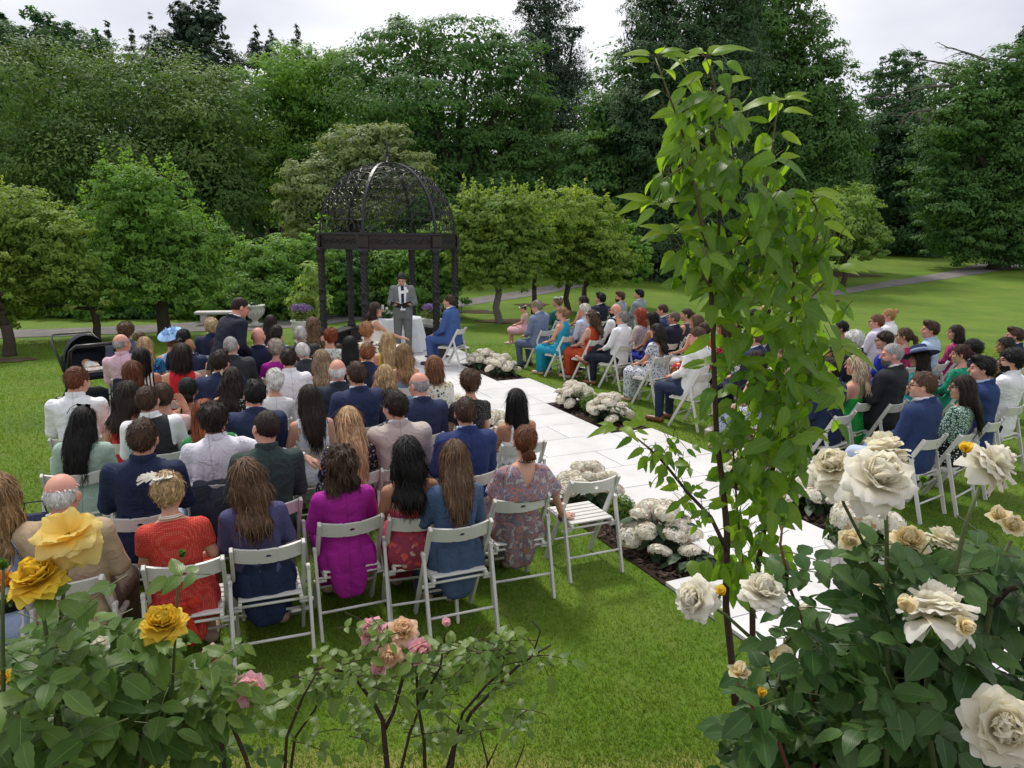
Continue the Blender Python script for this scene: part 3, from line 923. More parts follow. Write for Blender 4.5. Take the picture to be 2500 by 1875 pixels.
# ================================================================== folding chairs
M_CHAIR = None
def chair_mat():
    s = NT('white_painted_wood'); s.rough(.42, .45)
    p = s.co('Object'); oi = s.n('ShaderNodeObjectInfo')
    g = s.geo()
    wear = s.noise(g, 38, 6, .75)
    spots = s.ramp(wear, [(.665, 0), (.69, 1)])
    base = s.mix(s.noise(g, 6, 4), (.55, .54, .50), (.68, .67, .635))
    s.col(s.mix(spots, base, (.16, .13, .10)))
    s.bump(s.noise(s.geo((1, 1, 1)), 70, 4), .12, .002)
    return s.m
M_CHAIR = chair_mat()
M_BOLT = plain('grey_bolt', (.35, .34, .32), .4, .5, metal=.6)
def backrest_mesh():
    W_, z1, z2, th, hx = .192, -.048, .048, .016, .019
    n = 20
    pts_o, pts_h = [], []
    for k in range(n):
        a = 2 * pi * k / n
        c, s_ = cos(a), sin(a)
        # the outline of a rectangle reached along the same direction
        t = min(W_ / abs(c) if abs(c) > 1e-6 else 9, z2 / abs(s_) if abs(s_) > 1e-6 else 9)
        pts_o.append((c * t, s_ * t)); pts_h.append((c * hx, s_ * hx * .72))
    mb = MB(); V = []; F = []
    xs_ = [-W_, -.15, -.10, -.06, .06, .10, .15, W_]
    def P3(x, z, off): return (x, -.045 * (1 - (x / W_) ** 2) + off, z - .010 * (x / W_) ** 2 * 0)
    # side panels
    for a, b in ((0, 3), (4, 7)):
        for off, rev in ((th / 2, 1), (-th / 2, 0)):
            pass
        cols = xs_[a:b + 1]
        base = len(V)
        for x in cols:
            for (z, off) in ((z1, -th / 2), (z2, -th / 2), (z2, th / 2), (z1, th / 2)): V.append(P3(x, z, off))
        for i in range(len(cols) - 1):
            for k in range(4):
                j = (k + 1) % 4
                F.append((base + i * 4 + k, base + i * 4 + 4 + k, base + i * 4 + 4 + j, base + i * 4 + j))
    # the middle with its grip hole
    base = len(V); xm = .06
    for off in (-th / 2, th / 2):
        for k in range(n):
            a = 2 * pi * k / n; c, s_ = cos(a), sin(a)
            t = min(xm / abs(c) if abs(c) > 1e-6 else 9, z2 / abs(s_) if abs(s_) > 1e-6 else 9)
            V.append(P3(c * t, s_ * t, off))
        for k in range(n):
            a = 2 * pi * k / n; V.append(P3(cos(a) * hx, sin(a) * hx * .75, off))
    for k in range(n):
        j = (k + 1) % n
        F.append((base + k, base + n + k, base + n + j, base + j))
        F.append((base + 2 * n + k, base + 2 * n + j, base + 3 * n + j, base + 3 * n + k))
        F.append((base + n + k, base + 3 * n + k, base + 3 * n + j, base + n + j))
        F.append((base + k, base + j, base + 2 * n + j, base + 2 * n + k))
    # end faces
    e0 = 0; F.append((0, 1, 2, 3)); e = (len(xs_) - 1) * 4
    F.append((e + 3, e + 2, e + 1, e))
    mb.v = V; mb.f = F
    me = mb.mesh('backrest', M_CHAIR)
    return me
def chair_proto():
    c = empty('folding_chair')
    post = MB().bar((0, .235, 0), (0, -.185, .790), .022, .040, (1, 0, 0), .004).mesh('front_leg', M_CHAIR)
    for s in (-1, 1): obj('front_leg', post, c, (s * .205, 0, 0))
    rear = MB().bar((0, -.245, 0), (0, -.098, .575), .020, .034, (1, 0, 0), .004)
    rear.box((0, -.100, .580), (.024, .040, .030), None, .004)
    rm = rear.mesh('rear_leg', M_CHAIR)
    for s in (-1, 1): obj('rear_leg', rm, c, (s * .231, 0, 0))
    br = obj('backrest', backrest_mesh(), c, (0, -.150, .735), (R(14), 0, 0))
    sf = MB()
    for s in (-1, 1): sf.box((s * .178, .045, .410), (.022, .42, .030), None, .003)
    sf.box((0, .235, .410), (.334, .022, .030), None, .003)
    seat = sf.build('seat', M_CHAIR, c)
    slat = MB().box((0, 0, 0), (.372, .052, .013), None, .003).mesh('slat', M_CHAIR)
    for k in range(6): obj('slat', slat, seat, (0, -.125 + k * .066, .4325))
    rung = MB().tube([(-.228, 0, 0), (.228, 0, 0)], .0095, 8).mesh('rung', M_CHAIR, True)
    obj('rung', rung, c, (0, -.137, .392)); obj('rung', rung, c, (0, -.199, .180))
    rung2 = MB().tube([(-.20, 0, 0), (.20, 0, 0)], .0095, 8).mesh('rung', M_CHAIR, True)
    obj('rung', rung2, c, (0, .132, .195))
    kn = MB()
    for s in (-1, 1): kn.tube([(s * .168, -.128, .372), (s * .250, -.128, .372)], .014, 8)
    kn.build('hinge_knob', M_CHAIR, c, True)
    return c
CHAIR = chair_proto()
_chair_used = [False]
def place_chair(x, y, yaw, label, group='white folding chairs set out on the lawn'):
    if not _chair_used[0]:
        o = CHAIR; _chair_used[0] = True
    else: o = copy_tree(CHAIR)
    o.location = (x, y, float(terrain(x, y))); o.rotation_euler = (0, 0, yaw); o.scale = (1.03,) * 3
    tag(o, label, 'chair', group)
    return o
# ================================================================== cloth, skin and hair materials
_fab = {}
def fab(c, pat=None, c2=None, c3=None, sc=28.0, rough=.8, bump=.35, sheen=.0, wr=1.0):
    key = (c, pat, c2, c3, sc, rough, bump, wr)
    if key in _fab: return _fab[key]
    s = NT('cloth_' + (pat or 'plain')); s.rough(rough, .25)
    p = s.co('Object')
    oi = s.n('ShaderNodeObjectInfo')
    off = s.n('ShaderNodeVectorMath', operation='ADD'); cx = s.n('ShaderNodeCombineXYZ')
    s.l(s.math('MULTIPLY', oi.outputs['Random'], 9.0), cx.inputs[0]); s.l(p, off.inputs[0]); s.l(cx.outputs[0], off.inputs[1])
    p = off.outputs[0]
    colr = c
    if pat == 'floral':
        d = s.n('ShaderNodeVectorMath', operation='ADD')
        nn = s.n('ShaderNodeTexNoise'); nn.inputs['Scale'].default_value = sc * 1.2; s.l(p, nn.inputs['Vector'])
        sc3 = s.n('ShaderNodeVectorMath', operation='SCALE'); sc3.inputs['Scale'].default_value = 1.1 / sc
        s.l(nn.outputs['Color'], sc3.inputs[0]); s.l(p, d.inputs[0]); s.l(sc3.outputs[0], d.inputs[1])
        v = s.n('ShaderNodeTexVoronoi', Scale=sc); s.l(d.outputs[0], v.inputs['Vector'])
        sep = s.n('ShaderNodeSeparateColor'); s.l(v.outputs['Color'], sep.inputs[0])
        pick = s.ramp(sep.outputs[0], [(0, c2), (.5, c3 or c2), (.8, c)], 'CONSTANT')
        mask = s.ramp(v.outputs['Distance'], [(.34, 1), (.44, 0)])
        colr = s.mix(mask, c, pick)
    elif pat == 'dots':
        v = s.n('ShaderNodeTexVoronoi', Scale=sc); v.inputs['Randomness'].default_value = .55; s.l(p, v.inputs['Vector'])
        colr = s.mix(s.ramp(v.outputs['Distance'], [(.27, 1), (.33, 0)]), c, c2)
    elif pat == 'leopard':
        v = s.n('ShaderNodeTexVoronoi', Scale=sc, feature='DISTANCE_TO_EDGE'); s.l(p, v.inputs['Vector'])
        colr = s.mix(s.ramp(v.outputs['Distance'], [(.09, 1), (.14, 0)]), c, c2)
    elif pat == 'stripes':
        w_ = s.n('ShaderNodeTexWave', bands_direction='X'); w_.inputs['Scale'].default_value = sc; w_.inputs['Distortion'].default_value = .4; s.l(p, w_.inputs['Vector'])
        colr = s.mix(s.ramp(w_.outputs['Fac'], [(.45, 0), (.55, 1)]), c, c2)
    elif pat == 'pin':
        w_ = s.n('ShaderNodeTexWave', bands_direction='X'); w_.inputs['Scale'].default_value = sc; s.l(p, w_.inputs['Vector'])
        colr = s.mix(s.ramp(w_.outputs['Fac'], [(.9, 0), (.98, .35)]), c, c2)
    elif pat == 'check':
        w1 = s.n('ShaderNodeTexWave', bands_direction='X'); w1.inputs['Scale'].default_value = sc; s.l(p, w1.inputs['Vector'])
        w2 = s.n('ShaderNodeTexWave', bands_direction='Z'); w2.inputs['Scale'].default_value = sc; s.l(p, w2.inputs['Vector'])
        colr = s.mix(s.ramp(s.math('MAXIMUM', w1.outputs['Fac'], w2.outputs['Fac']), [(.9, 0), (.98, .5)]), c, c2)
    elif pat == 'net':
        v = s.n('ShaderNodeTexVoronoi', Scale=sc); v.inputs['Randomness'].default_value = .12; s.l(p, v.inputs['Vector'])
        colr = s.mix(s.ramp(v.outputs['Distance'], [(.30, 1), (.42, 0)]), c, c2)
    elif pat == 'batik':
        n1 = s.n('ShaderNodeTexNoise'); n1.inputs['Scale'].default_value = sc; n1.inputs['Distortion'].default_value = 1.6; n1.inputs['Detail'].default_value = 2; s.l(p, n1.inputs['Vector'])
        colr = s.ramp(n1.outputs['Fac'], [(.30, c3), (.42, c), (.52, c2), (.58, c), (.70, dark(c, .4))], 'CONSTANT')
    base = s.noise(p, 5, 3)
    if not isinstance(colr, bpy.types.NodeSocket): colr = s.mix(base, dark(colr, .88), tuple(min(1, v * 1.1) for v in colr))
    if pat is None:
        sx = s.n('ShaderNodeSeparateXYZ'); s.l(s.co('Object'), sx.inputs[0])
        seam = s.math('MULTIPLY', s.ramp(s.math('ABSOLUTE', sx.outputs[0]), [(.0022, .55), (.0045, 0)]), s.math('LESS_THAN', sx.outputs[1], 0.0))
        colr = s.mix(seam, colr, dark(c, .35))
    s.col(colr)
    f1 = s.n('ShaderNodeTexNoise'); f1.inputs['Scale'].default_value = 6.5; f1.inputs['Detail'].default_value = 3; f1.inputs['Distortion'].default_value = .8
    mp_ = s.n('ShaderNodeMapping'); mp_.inputs['Scale'].default_value = (1.2, 1.0, 1.25); s.l(p, mp_.inputs[0]); s.l(mp_.outputs[0], f1.inputs['Vector'])
    rdg = s.ramp(s.math('ABSOLUTE', s.math('SUBTRACT', f1.outputs['Fac'], .5)), [(0, 1), (.16, 0)])
    s.bump(rdg, bump * wr * .75, .018)
    _fab[key] = s.m
    return s.m
_hm = {}
def hairmat(c):
    if c in _hm: return _hm[c]
    s = NT('hair_strands'); s.rough(.50, .22)
    p = s.co('Object', (1, 1, .16)); at_ = s.n('ShaderNodeAttribute', attribute_name='rnd')
    f = s.noise(p, 70, 4, .7); f2 = s.noise(s.co('Object', (1, 1, .3)), 16, 3)
    k = s.math('ADD', s.math('ADD', s.math('MULTIPLY', f, .45), s.math('MULTIPLY', f2, .30)), s.math('MULTIPLY', at_.outputs['Fac'], .30))
    s.col(s.ramp(k, [(.34, dark(c, .30)), (.54, dark(c, .9)), (.74, tuple(min(1, v * 1.9 + .004) for v in c))]))
    s.bump(f, 1.0, .009)
    _hm[c] = s.m; return s.m
_sk = {}
def skin(c):
    if c in _sk: return _sk[c]
    s = NT('skin'); s.rough(.55, .3)
    f = s.noise(s.co('Object'), 7, 3)
    s.col(s.ramp(f, [(.3, (c[0] * .92, c[1] * .82, c[2] * .8)), (.7, c)]))
    s.b.inputs['Subsurface Weight'].default_value = 0.0
    _sk[c] = s.m; return s.m
SK = {'f': (.60, .345, .25), 'p': (.64, .325, .25), 't': (.42, .215, .135), 'b': (.16, .075, .045), 'w': (.68, .43, .33)}
M_LIP = plain('lips', (.36, .11, .10), .5, .3)
M_EYE = plain('dark_eye', (.035, .022, .016), .3, .5)
M_LENS = plain('dark_lens', (.008, .008, .009), .12, .6)
M_FRAME = plain('spectacle_frame', (.02, .018, .016), .3, .5)
M_BLKSHOE = plain('black_leather', (.012, .011, .011), .3, .5)
M_BRNSHOE = plain('tan_leather', (.16, .062, .026), .4, .5)
M_NUDE = plain('nude_shoe_leather', (.50, .36, .27), .4, .5)
M_PETALW = plain('ivory_petal', (.82, .80, .72), .7, .2, 30, .15)
M_STEMG = plain('green_stem', (.06, .12, .03), .6, .3)
M_PEARL = plain('pearl', (.80, .74, .64), .25, .5)

DK, BLK, BR, LBR = (.022, .014, .010), (.008, .007, .007), (.055, .030, .018), (.125, .070, .038)
BLD, DBL, GNG, AUB = (.46, .31, .155), (.27, .165, .075), (.30, .105, .035), (.13, .043, .017)
RED, GRY, WHT, DRD, BLB = (.22, .050, .020), (.33, .32, .31), (.72, .70, .66), (.050, .010, .012), (.52, .38, .22)
SLT, MBR = (.17, .165, .16), (.085, .045, .026)

# ---- small worn things
def glasses_mesh(sun):
    m = MB()
    for s in (-1, 1):
        pts = [(s * .034 + .022 * cos(a), .108 - .06 * abs(.022 * cos(a) + .034) , .004 + .016 * sin(a)) for a in [2 * pi * k / 12 for k in range(13)]]
        m.tube(pts, .0030, 4, False)
        if sun:
            c = len(m.v); m.add(pts[:12], [tuple(range(12))])
        m.tube([(s * .058, .100, .012), (s * .080, .060, .014), (s * .083, -.005, .006)], .0028, 4)
    m.tube([(-.012, .110, .008), (.012, .110, .008)], .003, 4)
    m.v = [(x, y + .03 + .0, z + .12) for x, y, z in m.v]
    return m.mesh('sunglasses' if sun else 'glasses', M_LENS if sun else M_FRAME)
GLM = {0: glasses_mesh(0), 1: glasses_mesh(1)}
def beard_mesh():
    g = G((-.09, -.02, -.14), (.09, .13, .02), .009)
    f = f_ell(g, (0, .032, -.050), (.063, .068, .080))
    f = np.maximum(f, g.Z + .038 - .5 * np.abs(g.X)); f = np.maximum(f, -.012 - g.Y + .0)
    f = np.maximum(f, -np.maximum(np.abs(g.X) - .022, np.abs(g.Z + .06) - .006))
    f = f + .003 * np.sin(200 * g.X) * np.sin(170 * g.Z)
    V, Q = nets(f, g); me = np_mesh('beard', V + np.array((0, .03, .12)), Q); me.materials.append(None); return me
BEARD = beard_mesh()
def head_part(parent, name, me, mat, P, hr, sc=1.0):
    o = obj(name, me, parent, tuple(P['neck']), hr, mat)
    return o
def flower_blob(m, c, r, n=6):
    c = Vector(c)
    for k in range(n):
        a = 2 * pi * k / n
        d = Vector((cos(a), sin(a), .25)) * r
        e = Vector((-sin(a), cos(a), 0)) * r * .55
        m.add([c, c + d * .6 - e, c + d, c + d * .6 + e], [(0, 1, 2, 3)])
def crown_mesh(front_only=False):
    m = MB()
    for k in range(22):
        a = 2 * pi * k / 22
        flower_blob(m, (.092 * cos(a), .03 + -.012 + .112 * sin(a), .12 + .062 + .012 * sin(5 * a)), .024, 5)
        flower_blob(m, (.090 * cos(a + .12), .03 - .012 + .108 * sin(a + .12), .12 + .078), .016, 4)
    return m.mesh('flower_crown', M_PETALW)
def fascinator_mesh(kind):
    m = MB()
    if kind == 'disc':
        n = 28; Rr = .19; c = Vector((0, -.035, .245)); ax = Matrix.Rotation(R(38), 3, 'X') @ Matrix.Rotation(R(-10), 3, 'Y')
        pr = [(0, .018), (Rr * .5, .014), (Rr * .9, -.004), (Rr, -.012), (Rr, -.018), (Rr * .5, .004), (0, .006)]
        vs_ = []
        for (r, z) in pr:
            for k in range(n):
                a = 2 * pi * k / n
                vs_.append(c + ax @ Vector((r * cos(a), r * .86 * sin(a), z)))
        m.add(vs_, [(i * n + k, i * n + (k + 1) % n, (i + 1) * n + (k + 1) % n, (i + 1) * n + k) for i in range(len(pr) - 1) for k in range(n)])
        for k in range(14):
            a = k * 2.4; b = c + ax @ Vector((.03 * cos(a), .03 * sin(a), .025)); e = b + ax @ Vector((.075 * cos(a), .075 * sin(a), .02 + .012 * (k % 3)))
            m.bar(b, e, .022, .004, (0, 0, 1))
    else:
        for k in range(26):
            a = k * 2.39; el_ = .3 + .5 * ((k * 37) % 10) / 10
            b = Vector((-.03 + .03 * cos(a), .0 + .02 * sin(a), .232)); d = Vector((cos(a) * cos(el_) - .25, sin(a) * cos(el_), sin(el_)))
            pts = [b + d * t * .085 + Vector((0, 0, -.05 * t * t)) + Vector((-sin(a), cos(a), 0)) * .02 * sin(3 * t) for t in (0, .33, .66, 1)]
            for p, q in zip(pts, pts[1:]): m.bar(p, q, .012, .002, (0, 0, 1))
        for k in range(6):
            a = k * 1.05; c = Vector((.01, -.05, .225)); flower_blob(m, c + Vector((cos(a), sin(a), 0)) * .015, .045, 5)
    return m
def hat_mesh():
    prof = [(.0, .125), (.082, .122), (.094, .105), (.098, .030), (.115, .022), (.225, .000), (.228, -.004), (.115, .012), (.0, .012)]
    m = MB(); m.lathe(prof, 28)
    m.v = [tuple(Matrix.Rotation(R(-14), 3, 'X') @ Matrix.Rotation(R(14), 3, 'Y') @ Vector((x, y, z)) + Vector((0, .02, .17))) for x, y, z in m.v]
    b = MB(); b.lathe([(.0975, .034), (.1005, .034), (.0985, .075), (.0955, .075)], 28)
    b.v = [tuple(Matrix.Rotation(R(-14), 3, 'X') @ Matrix.Rotation(R(14), 3, 'Y') @ Vector((x, y, z)) + Vector((0, .02, .17))) for x, y, z in b.v]
    return m, b

# ================================================================== one person
PEOPLE = []
def person(px, py, kind, wear, top, bot, hair, hc, d, yaw=24, hy=None, hp=0, hr=0, s=None, sk='f', coll=None, shoe=None, ex=(), chair=True, group='wedding guests seated left of the aisle', skirt='maxi', dx=0.0, pos=None, lab=None, tilt=0.0, clab=None):
    P = pose(kind); m = kind[0] == 'm'
    k = len(PEOPLE)
    rs = random.Random(k * 13 + 5)
    if s is None: s = (1.0 if m else .955) * rs.uniform(.985, 1.03)
    if hy is None: hy = rs.uniform(-14, 6)
    hy += rs.uniform(-9, 9); hp += rs.uniform(-7, 5)
    s *= 1.05
    yw = R(yaw + rs.uniform(-5, 5)); trx, try_ = (R(rs.uniform(-3, 4)), R(rs.uniform(-4.5, 4.5))) if chair else (0, 0)
    Rt = Euler((trx, try_, 0)).to_matrix()
    hyr, hpr, hrr = R(round(hy / 7.5) * 7.5), R(round(hp / 6) * 6), R(round(hr / 6) * 6)
    htop = .118 + {'bald': .0, 'ring': .0, 'buzz': .004}.get(hair, .013)
    Rm = Euler((hpr, hrr, hyr)).to_matrix()
    tip = Vector(P['neck']) + Rm @ Vector((0, -NECK_Y - .02, .12 + htop))
    tip = Rt @ tip
    if pos is None:
        p = onz(px, py, tip.z * s)
        org = Vector((p.x, p.y, 0)) - Matrix.Rotation(yw, 3, 'Z') @ Vector((tip.x * s, tip.y * s, 0))
        org.z = 0
    else: org = Vector(pos)
    o = empty('person', org, yw); o.scale = (s, s, s)
    o.rotation_euler = (trx, try_, yw)
    tag(o, lab or d, 'person', group)
    bm = obj('body', body_mesh(kind, hy, hp, hr), o)
    for i, mt in enumerate((skin(SK[sk]), M_LIP, plain('dark_eye', (.035, .022, .016)) if hair in ('bald', 'ring') else hairmat(dark(hc, .6)))):
        bm.material_slots[i].link = 'OBJECT'; bm.material_slots[i].material = mt
    he = (hpr, hrr, hyr)
    if hair != 'bald': head_part(o, 'hair', hair_mesh(hair), hairmat(hc), P, he)
    def C(name, part, mat):
        return obj(name, cloth(kind, part), o, mat=mat)
    if wear in ('suit', 'shirt', 'vest'):
        cm = coll or fab((.80, .80, .82), wr=.5)
        if wear == 'suit': C('jacket', 'jacket', top); C('jacket_collar', 'lapel', top); C('shirt', 'shirt:sleeveless', cm); C('collar', 'collar', cm)
        elif wear == 'shirt': C('shirt', 'shirt:long', top); C('collar', 'collar', top)
        else: C('waistcoat', 'waistcoat', top); C('shirt', 'shirt:long', cm); C('collar', 'collar', cm)
        C('trousers', 'trousers', bot)
    elif wear == 'wsuit':
        C('jacket', 'jacket', top); C('skirt', 'skirt:midi', bot)
    else:
        C('bodice', 'dress_top:' + wear, top); C('skirt', 'skirt:' + skirt, bot or top)
    sm = shoe or (M_BLKSHOE if m else M_NUDE)
    for i in (0, 1): obj('shoe', cloth(kind, 'shoe:%d' % i), o, mat=sm)
    for e in ex:
        if e in ('gl', 'sg'): head_part(o, 'sunglasses' if e == 'sg' else 'glasses', GLM[e == 'sg'], None, P, he)
        elif e == 'sgtop':
            q = head_part(o, 'sunglasses', GLM[1], None, P, he); q.location = Vector(q.location) + Rm @ Vector((0, -.035, .075)); q.rotation_euler = (hpr + .5, hrr, hyr)
        elif e == 'beard': head_part(o, 'beard', BEARD, hairmat(hc), P, he)
        elif e == 'gbeard': head_part(o, 'beard', BEARD, hairmat(GRY), P, he)
        elif e == 'crown': head_part(o, 'flower_crown', crown_mesh(), None, P, he)
        elif e == 'disc': head_part(o, 'fascinator', fascinator_mesh('disc').mesh('fascinator', fab((.30, .50, .78), bump=.2)), None, P, he)
        elif e == 'feather': head_part(o, 'fascinator', fascinator_mesh('f').mesh('fascinator', M_PETALW), None, P, he)
        elif e == 'gfeather':
            head_part(o, 'fascinator', fascinator_mesh('f').mesh('fascinator', plain('pale_green_petal', (.62, .72, .58), .7)), None, P, he)
        elif e == 'hat':
            a, b = hat_mesh(); h = head_part(o, 'hat', a.mesh('hat', fab((.022, .032, .085), bump=.2), True), None, P, he)
            obj('hat_band', b.mesh('hat_band', fab((.22, .28, .42), bump=.1), True), h)
        elif e == 'clip':
            mm = MB(); c = Vector((-.088, -.02, .19))
            for rr, kk in ((.036, 9), (.024, 7), (.012, 5)):
                for q in range(kk):
                    a = 2 * pi * q / kk; mm.add([c, c + Vector((-.012, cos(a - .4) * rr, sin(a - .4) * rr)), c + Vector((-.006, cos(a) * rr * 1.15, sin(a) * rr * 1.15)), c + Vector((-.012, cos(a + .4) * rr, sin(a + .4) * rr))], [(0, 1, 2, 3)])
                c = c + Vector((-.008, 0, 0))
            head_part(o, 'flower_clip', mm.mesh('flower_clip', plain('cream_cloth_flower', (.78, .66, .42), .8)), None, P, he)
        elif e == 'pearls':
            mm = MB()
            for rr in (.060, .066):
                mm.tube([(rr * cos(a), -.006 + rr * 1.05 * sin(a), -.012 - .010 * sin(a) - (rr - .06) * 1.5) for a in [2 * pi * q / 20 for q in range(21)]], .0042, 5, False)
            obj('necklace', mm.mesh('necklace', M_PEARL), o, tuple(P['neck']))
        elif e == 'choker':
            mm = MB(); mm.tube([(.052 * cos(a), -.012 + .054 * sin(a), -.012) for a in [2 * pi * q / 20 for q in range(21)]], .0035, 5, False)
            obj('necklace', mm.mesh('necklace', M_FRAME), o, tuple(P['neck']))
        elif e == 'bracelet':
            w0 = Vector(P['wr'][1]); e0 = Vector(P['el'][1]); dd = (w0 - e0).normalized(); x = dd.orthogonal().normalized(); y = dd.cross(x); c = w0 - dd * .02
            mm = MB(); mm.tube([c + (x * cos(a) + y * sin(a)) * .030 for a in [2 * pi * q / 16 for q in range(17)]], .005, 5, False)
            obj('bracelet', mm.mesh('bracelet', M_FRAME), o)
        elif e == 'drape': obj('skirt_back', cloth(kind, 'drape'), o, mat=bot or top)
        elif e == 'bow':
            mm = MB()
            for sx in (-1, 1):
                mm.add([(0, -.16, .52), (sx * .09, -.165, .57), (sx * .11, -.175, .53), (sx * .07, -.165, .49)], [(0, 1, 2, 3)])
                mm.add([(0, -.165, .52), (sx * .03, -.17, .52), (sx * .07, -.175, .33), (sx * .025, -.175, .31)], [(0, 1, 2, 3)])
            mm.box((0, -.17, .52), (.05, .03, .05), None, .01)
            obj('sash_bow', mm.mesh('sash_bow', fab((.52, .040, .020))), o)
        elif e == 'belt':
            mm = MB(); mm.lathe([(.165, .60), (.178, .60), (.165, .68), (.152, .68)], 24); mm.v = [(x, y * .78 - .012, z) for x, y, z in mm.v]
            obj('belt', mm.mesh('belt', fab((.012, .012, .014)), True), o)
        elif e == 'tie':
            mm = MB(); mm.bar((0, .072, 1.05 + P['dz']), (0, .125, .68 + P['dz']), .055, .010, (1, 0, 0)); mm.box((0, .062, 1.065 + P['dz']), (.035, .02, .03), None, .005)
            obj('tie', mm.mesh('tie', fab((.012, .016, .050))), o)
        elif e == 'bout':
            mm = MB()
            for q in range(4): flower_blob(mm, (-.095 + .012 * (q % 2), .120, .93 + P['dz'] + .012 * q), .024, 6)
            mm.v = [(x, .105 + (z - .93 - P['dz']) * .3, z + (y - .12)) for x, y, z in mm.v]
            obj('buttonhole', mm.mesh('buttonhole', M_PETALW), o)
    if chair:
        hip = org + Matrix.Rotation(yw, 3, 'Z') @ Vector((0, .0, 0))
        ch = place_chair(hip.x, hip.y, yw, clab or ('white folding chair under the ' + d))
    PEOPLE.append((d, org.x, org.y))
    return o
NAVY = fab((.016, .022, .058)); NAVY2 = fab((.022, .032, .080)); ROYAL = fab((.020, .036, .125)); CHAR = fab((.030, .031, .036)); INK = fab((.012, .015, .030))
BLUEG = fab((.13, .17, .27)); GREYS = fab((.22, .235, .245)); WHITE = fab((.78, .78, .81), wr=1.6); LILAC = fab((.66, .62, .74), wr=1.4); PALEB = fab((.50, .60, .76), wr=1.4)
PINKS = fab((.66, .44, .52), wr=1.3); BLACK = fab((.010, .010, .012)); DARKT = fab((.020, .021, .028)); BEIGE = fab((.42, .31, .20)); STONE = fab((.46, .40, .37)); CREAM = fab((.74, .745, .73), wr=1.2)
MAG = fab((.36, .016, .27)); GREEND = fab((.010, .075, .050)); JEANS = fab((.46, .54, .70)); NAVYSH = fab((.012, .020, .055), wr=1.6)
pf = person
LB = 'wedding guests seated left of the aisle'
# ---- nearest left row
pf(-18, 1092, 'flean', 'short', fab((.33, .40, .58), 'net', (.45, .52, .68), sc=120), fab((.34, .41, .60)), 'wavy', DBL, 'woman in pale blue blouse and wide black belt', yaw=-8, hy=20, ex=('belt',), s=1.0, pos=(-2.90, 3.92, 0.0), hp=6)
pf(142, 1160, 'm', 'suit', BEIGE, fab((.11, .085, .065)), 'ring', WHT, 'bald elderly man in beige jacket', sk='p', yaw=14, hy=-8)
pf(402, 1152, 'f', 'short', fab((.50, .040, .028), 'net', (.55, .13, .09), sc=80), fab((.42, .030, .024), 'net', (.48, .11, .075), sc=80), 'pixie', BLD, 'woman in red mesh top and cream feather fascinator', yaw=18, hy=-8, ex=('feather', 'pearls', 'bow', 'drape'), skirt='midi')
pf(598, 1119, 'f', 'long', fab((.055, .060, .17), 'stripes', (.09, .085, .17), sc=60), fab((.014, .022, .060)), 'wavy', LBR, 'wavy brown haired woman in blue ribbed knit', yaw=24, hy=6, ex=('drape',))
pf(830, 1088, 'f', 'puff', MAG, MAG, 'curlbob', BR, 'dark curly bobbed woman in plain magenta dress', yaw=24, hy=-6, ex=('drape',))
pf(993, 1066, 'f', 'straps', fab((.42, .05, .09), 'floral', (.62, .10, .08), (.30, .05, .16), 17), fab((.30, .045, .08), 'floral', (.62, .10, .08), (.55, .40, .30), 17), 'wavy', BLK, 'black haired woman in strappy red floral dress', yaw=22, hy=-6, sk='t')
pf(1109, 1070, 'f', 'long', fab((.060, .105, .20)), fab((.050, .085, .155), 'pin', (.09, .13, .2), sc=40), 'long', LBR, 'long brown haired woman in dusty blue dress', yaw=24, hy=-15, ex=('drape',))
pf(1286, 1038, 'fprop', 'cape', fab((.20, .17, .24), 'batik', (.48, .20, .13), (.42, .37, .36), 13), fab((.15, .13, .17), 'batik', (.34, .15, .10), (.35, .31, .30), 13), 'lowbun', AUB, 'woman in patterned chiffon cape with low auburn bun', yaw=24, hy=-18, ex=('choker', 'bracelet', 'drape'))
# ---- second left row
pf(202, 990, 'f', 'puff', fab((.36, .47, .40)), fab((.34, .45, .38)), 'longblunt', BLK, 'black haired woman in mint green dress', yaw=24, hy=-15, ex=('sgtop', 'drape'))
pf(344, 1021, 'm', 'shirt', NAVYSH, JEANS, 'short', BR, 'broad man in navy shirt', yaw=22, hy=-15, s=1.06)
pf(516, 984, 'marm', 'shirt', fab((.72, .70, .78), wr=2.0), DARKT, 'mop', DK, 'dark haired man in white shirt stretching his arm out', yaw=20, hy=-15)
pf(655, 1002, 'm', 'shirt', fab((.030, .050, .045), wr=1.6), DARKT, 'buzz', DK, 'crop haired man in dark green shirt', yaw=24, hy=15, hr=6, s=1.04)
pf(850, 990, 'f', 'puff', fab((.020, .018, .028), 'floral', (.45, .38, .30), (.22, .20, .40), 40), fab((.02, .018, .028), 'floral', (.45, .38, .30), (.22, .20, .40), 40), 'longblunt', (.50, .31, .165), 'straight blonde woman in dark floral dress', yaw=24, hy=-4)
pf(965, 953, 'm', 'suit', STONE, fab((.09, .08, .08)), 'quiff', DK, 'man in stone grey jacket wearing dark glasses', yaw=22, hy=22, ex=('gl',), s=1.03)
pf(1137, 969, 'm', 'suit', ROYAL, fab((.014, .022, .07)), 'short', BR, 'brown haired man in bright blue suit', yaw=22, hy=-8, coll=PALEB)
pf(1261, 949, 'f', 'straps', fab((.78, .77, .78)), fab((.70, .70, .72), 'floral', (.25, .30, .34), (.15, .2, .25), 24), 'longbob', BLK, 'black bobbed woman in white strappy top', yaw=24, hy=-6, sk='t')
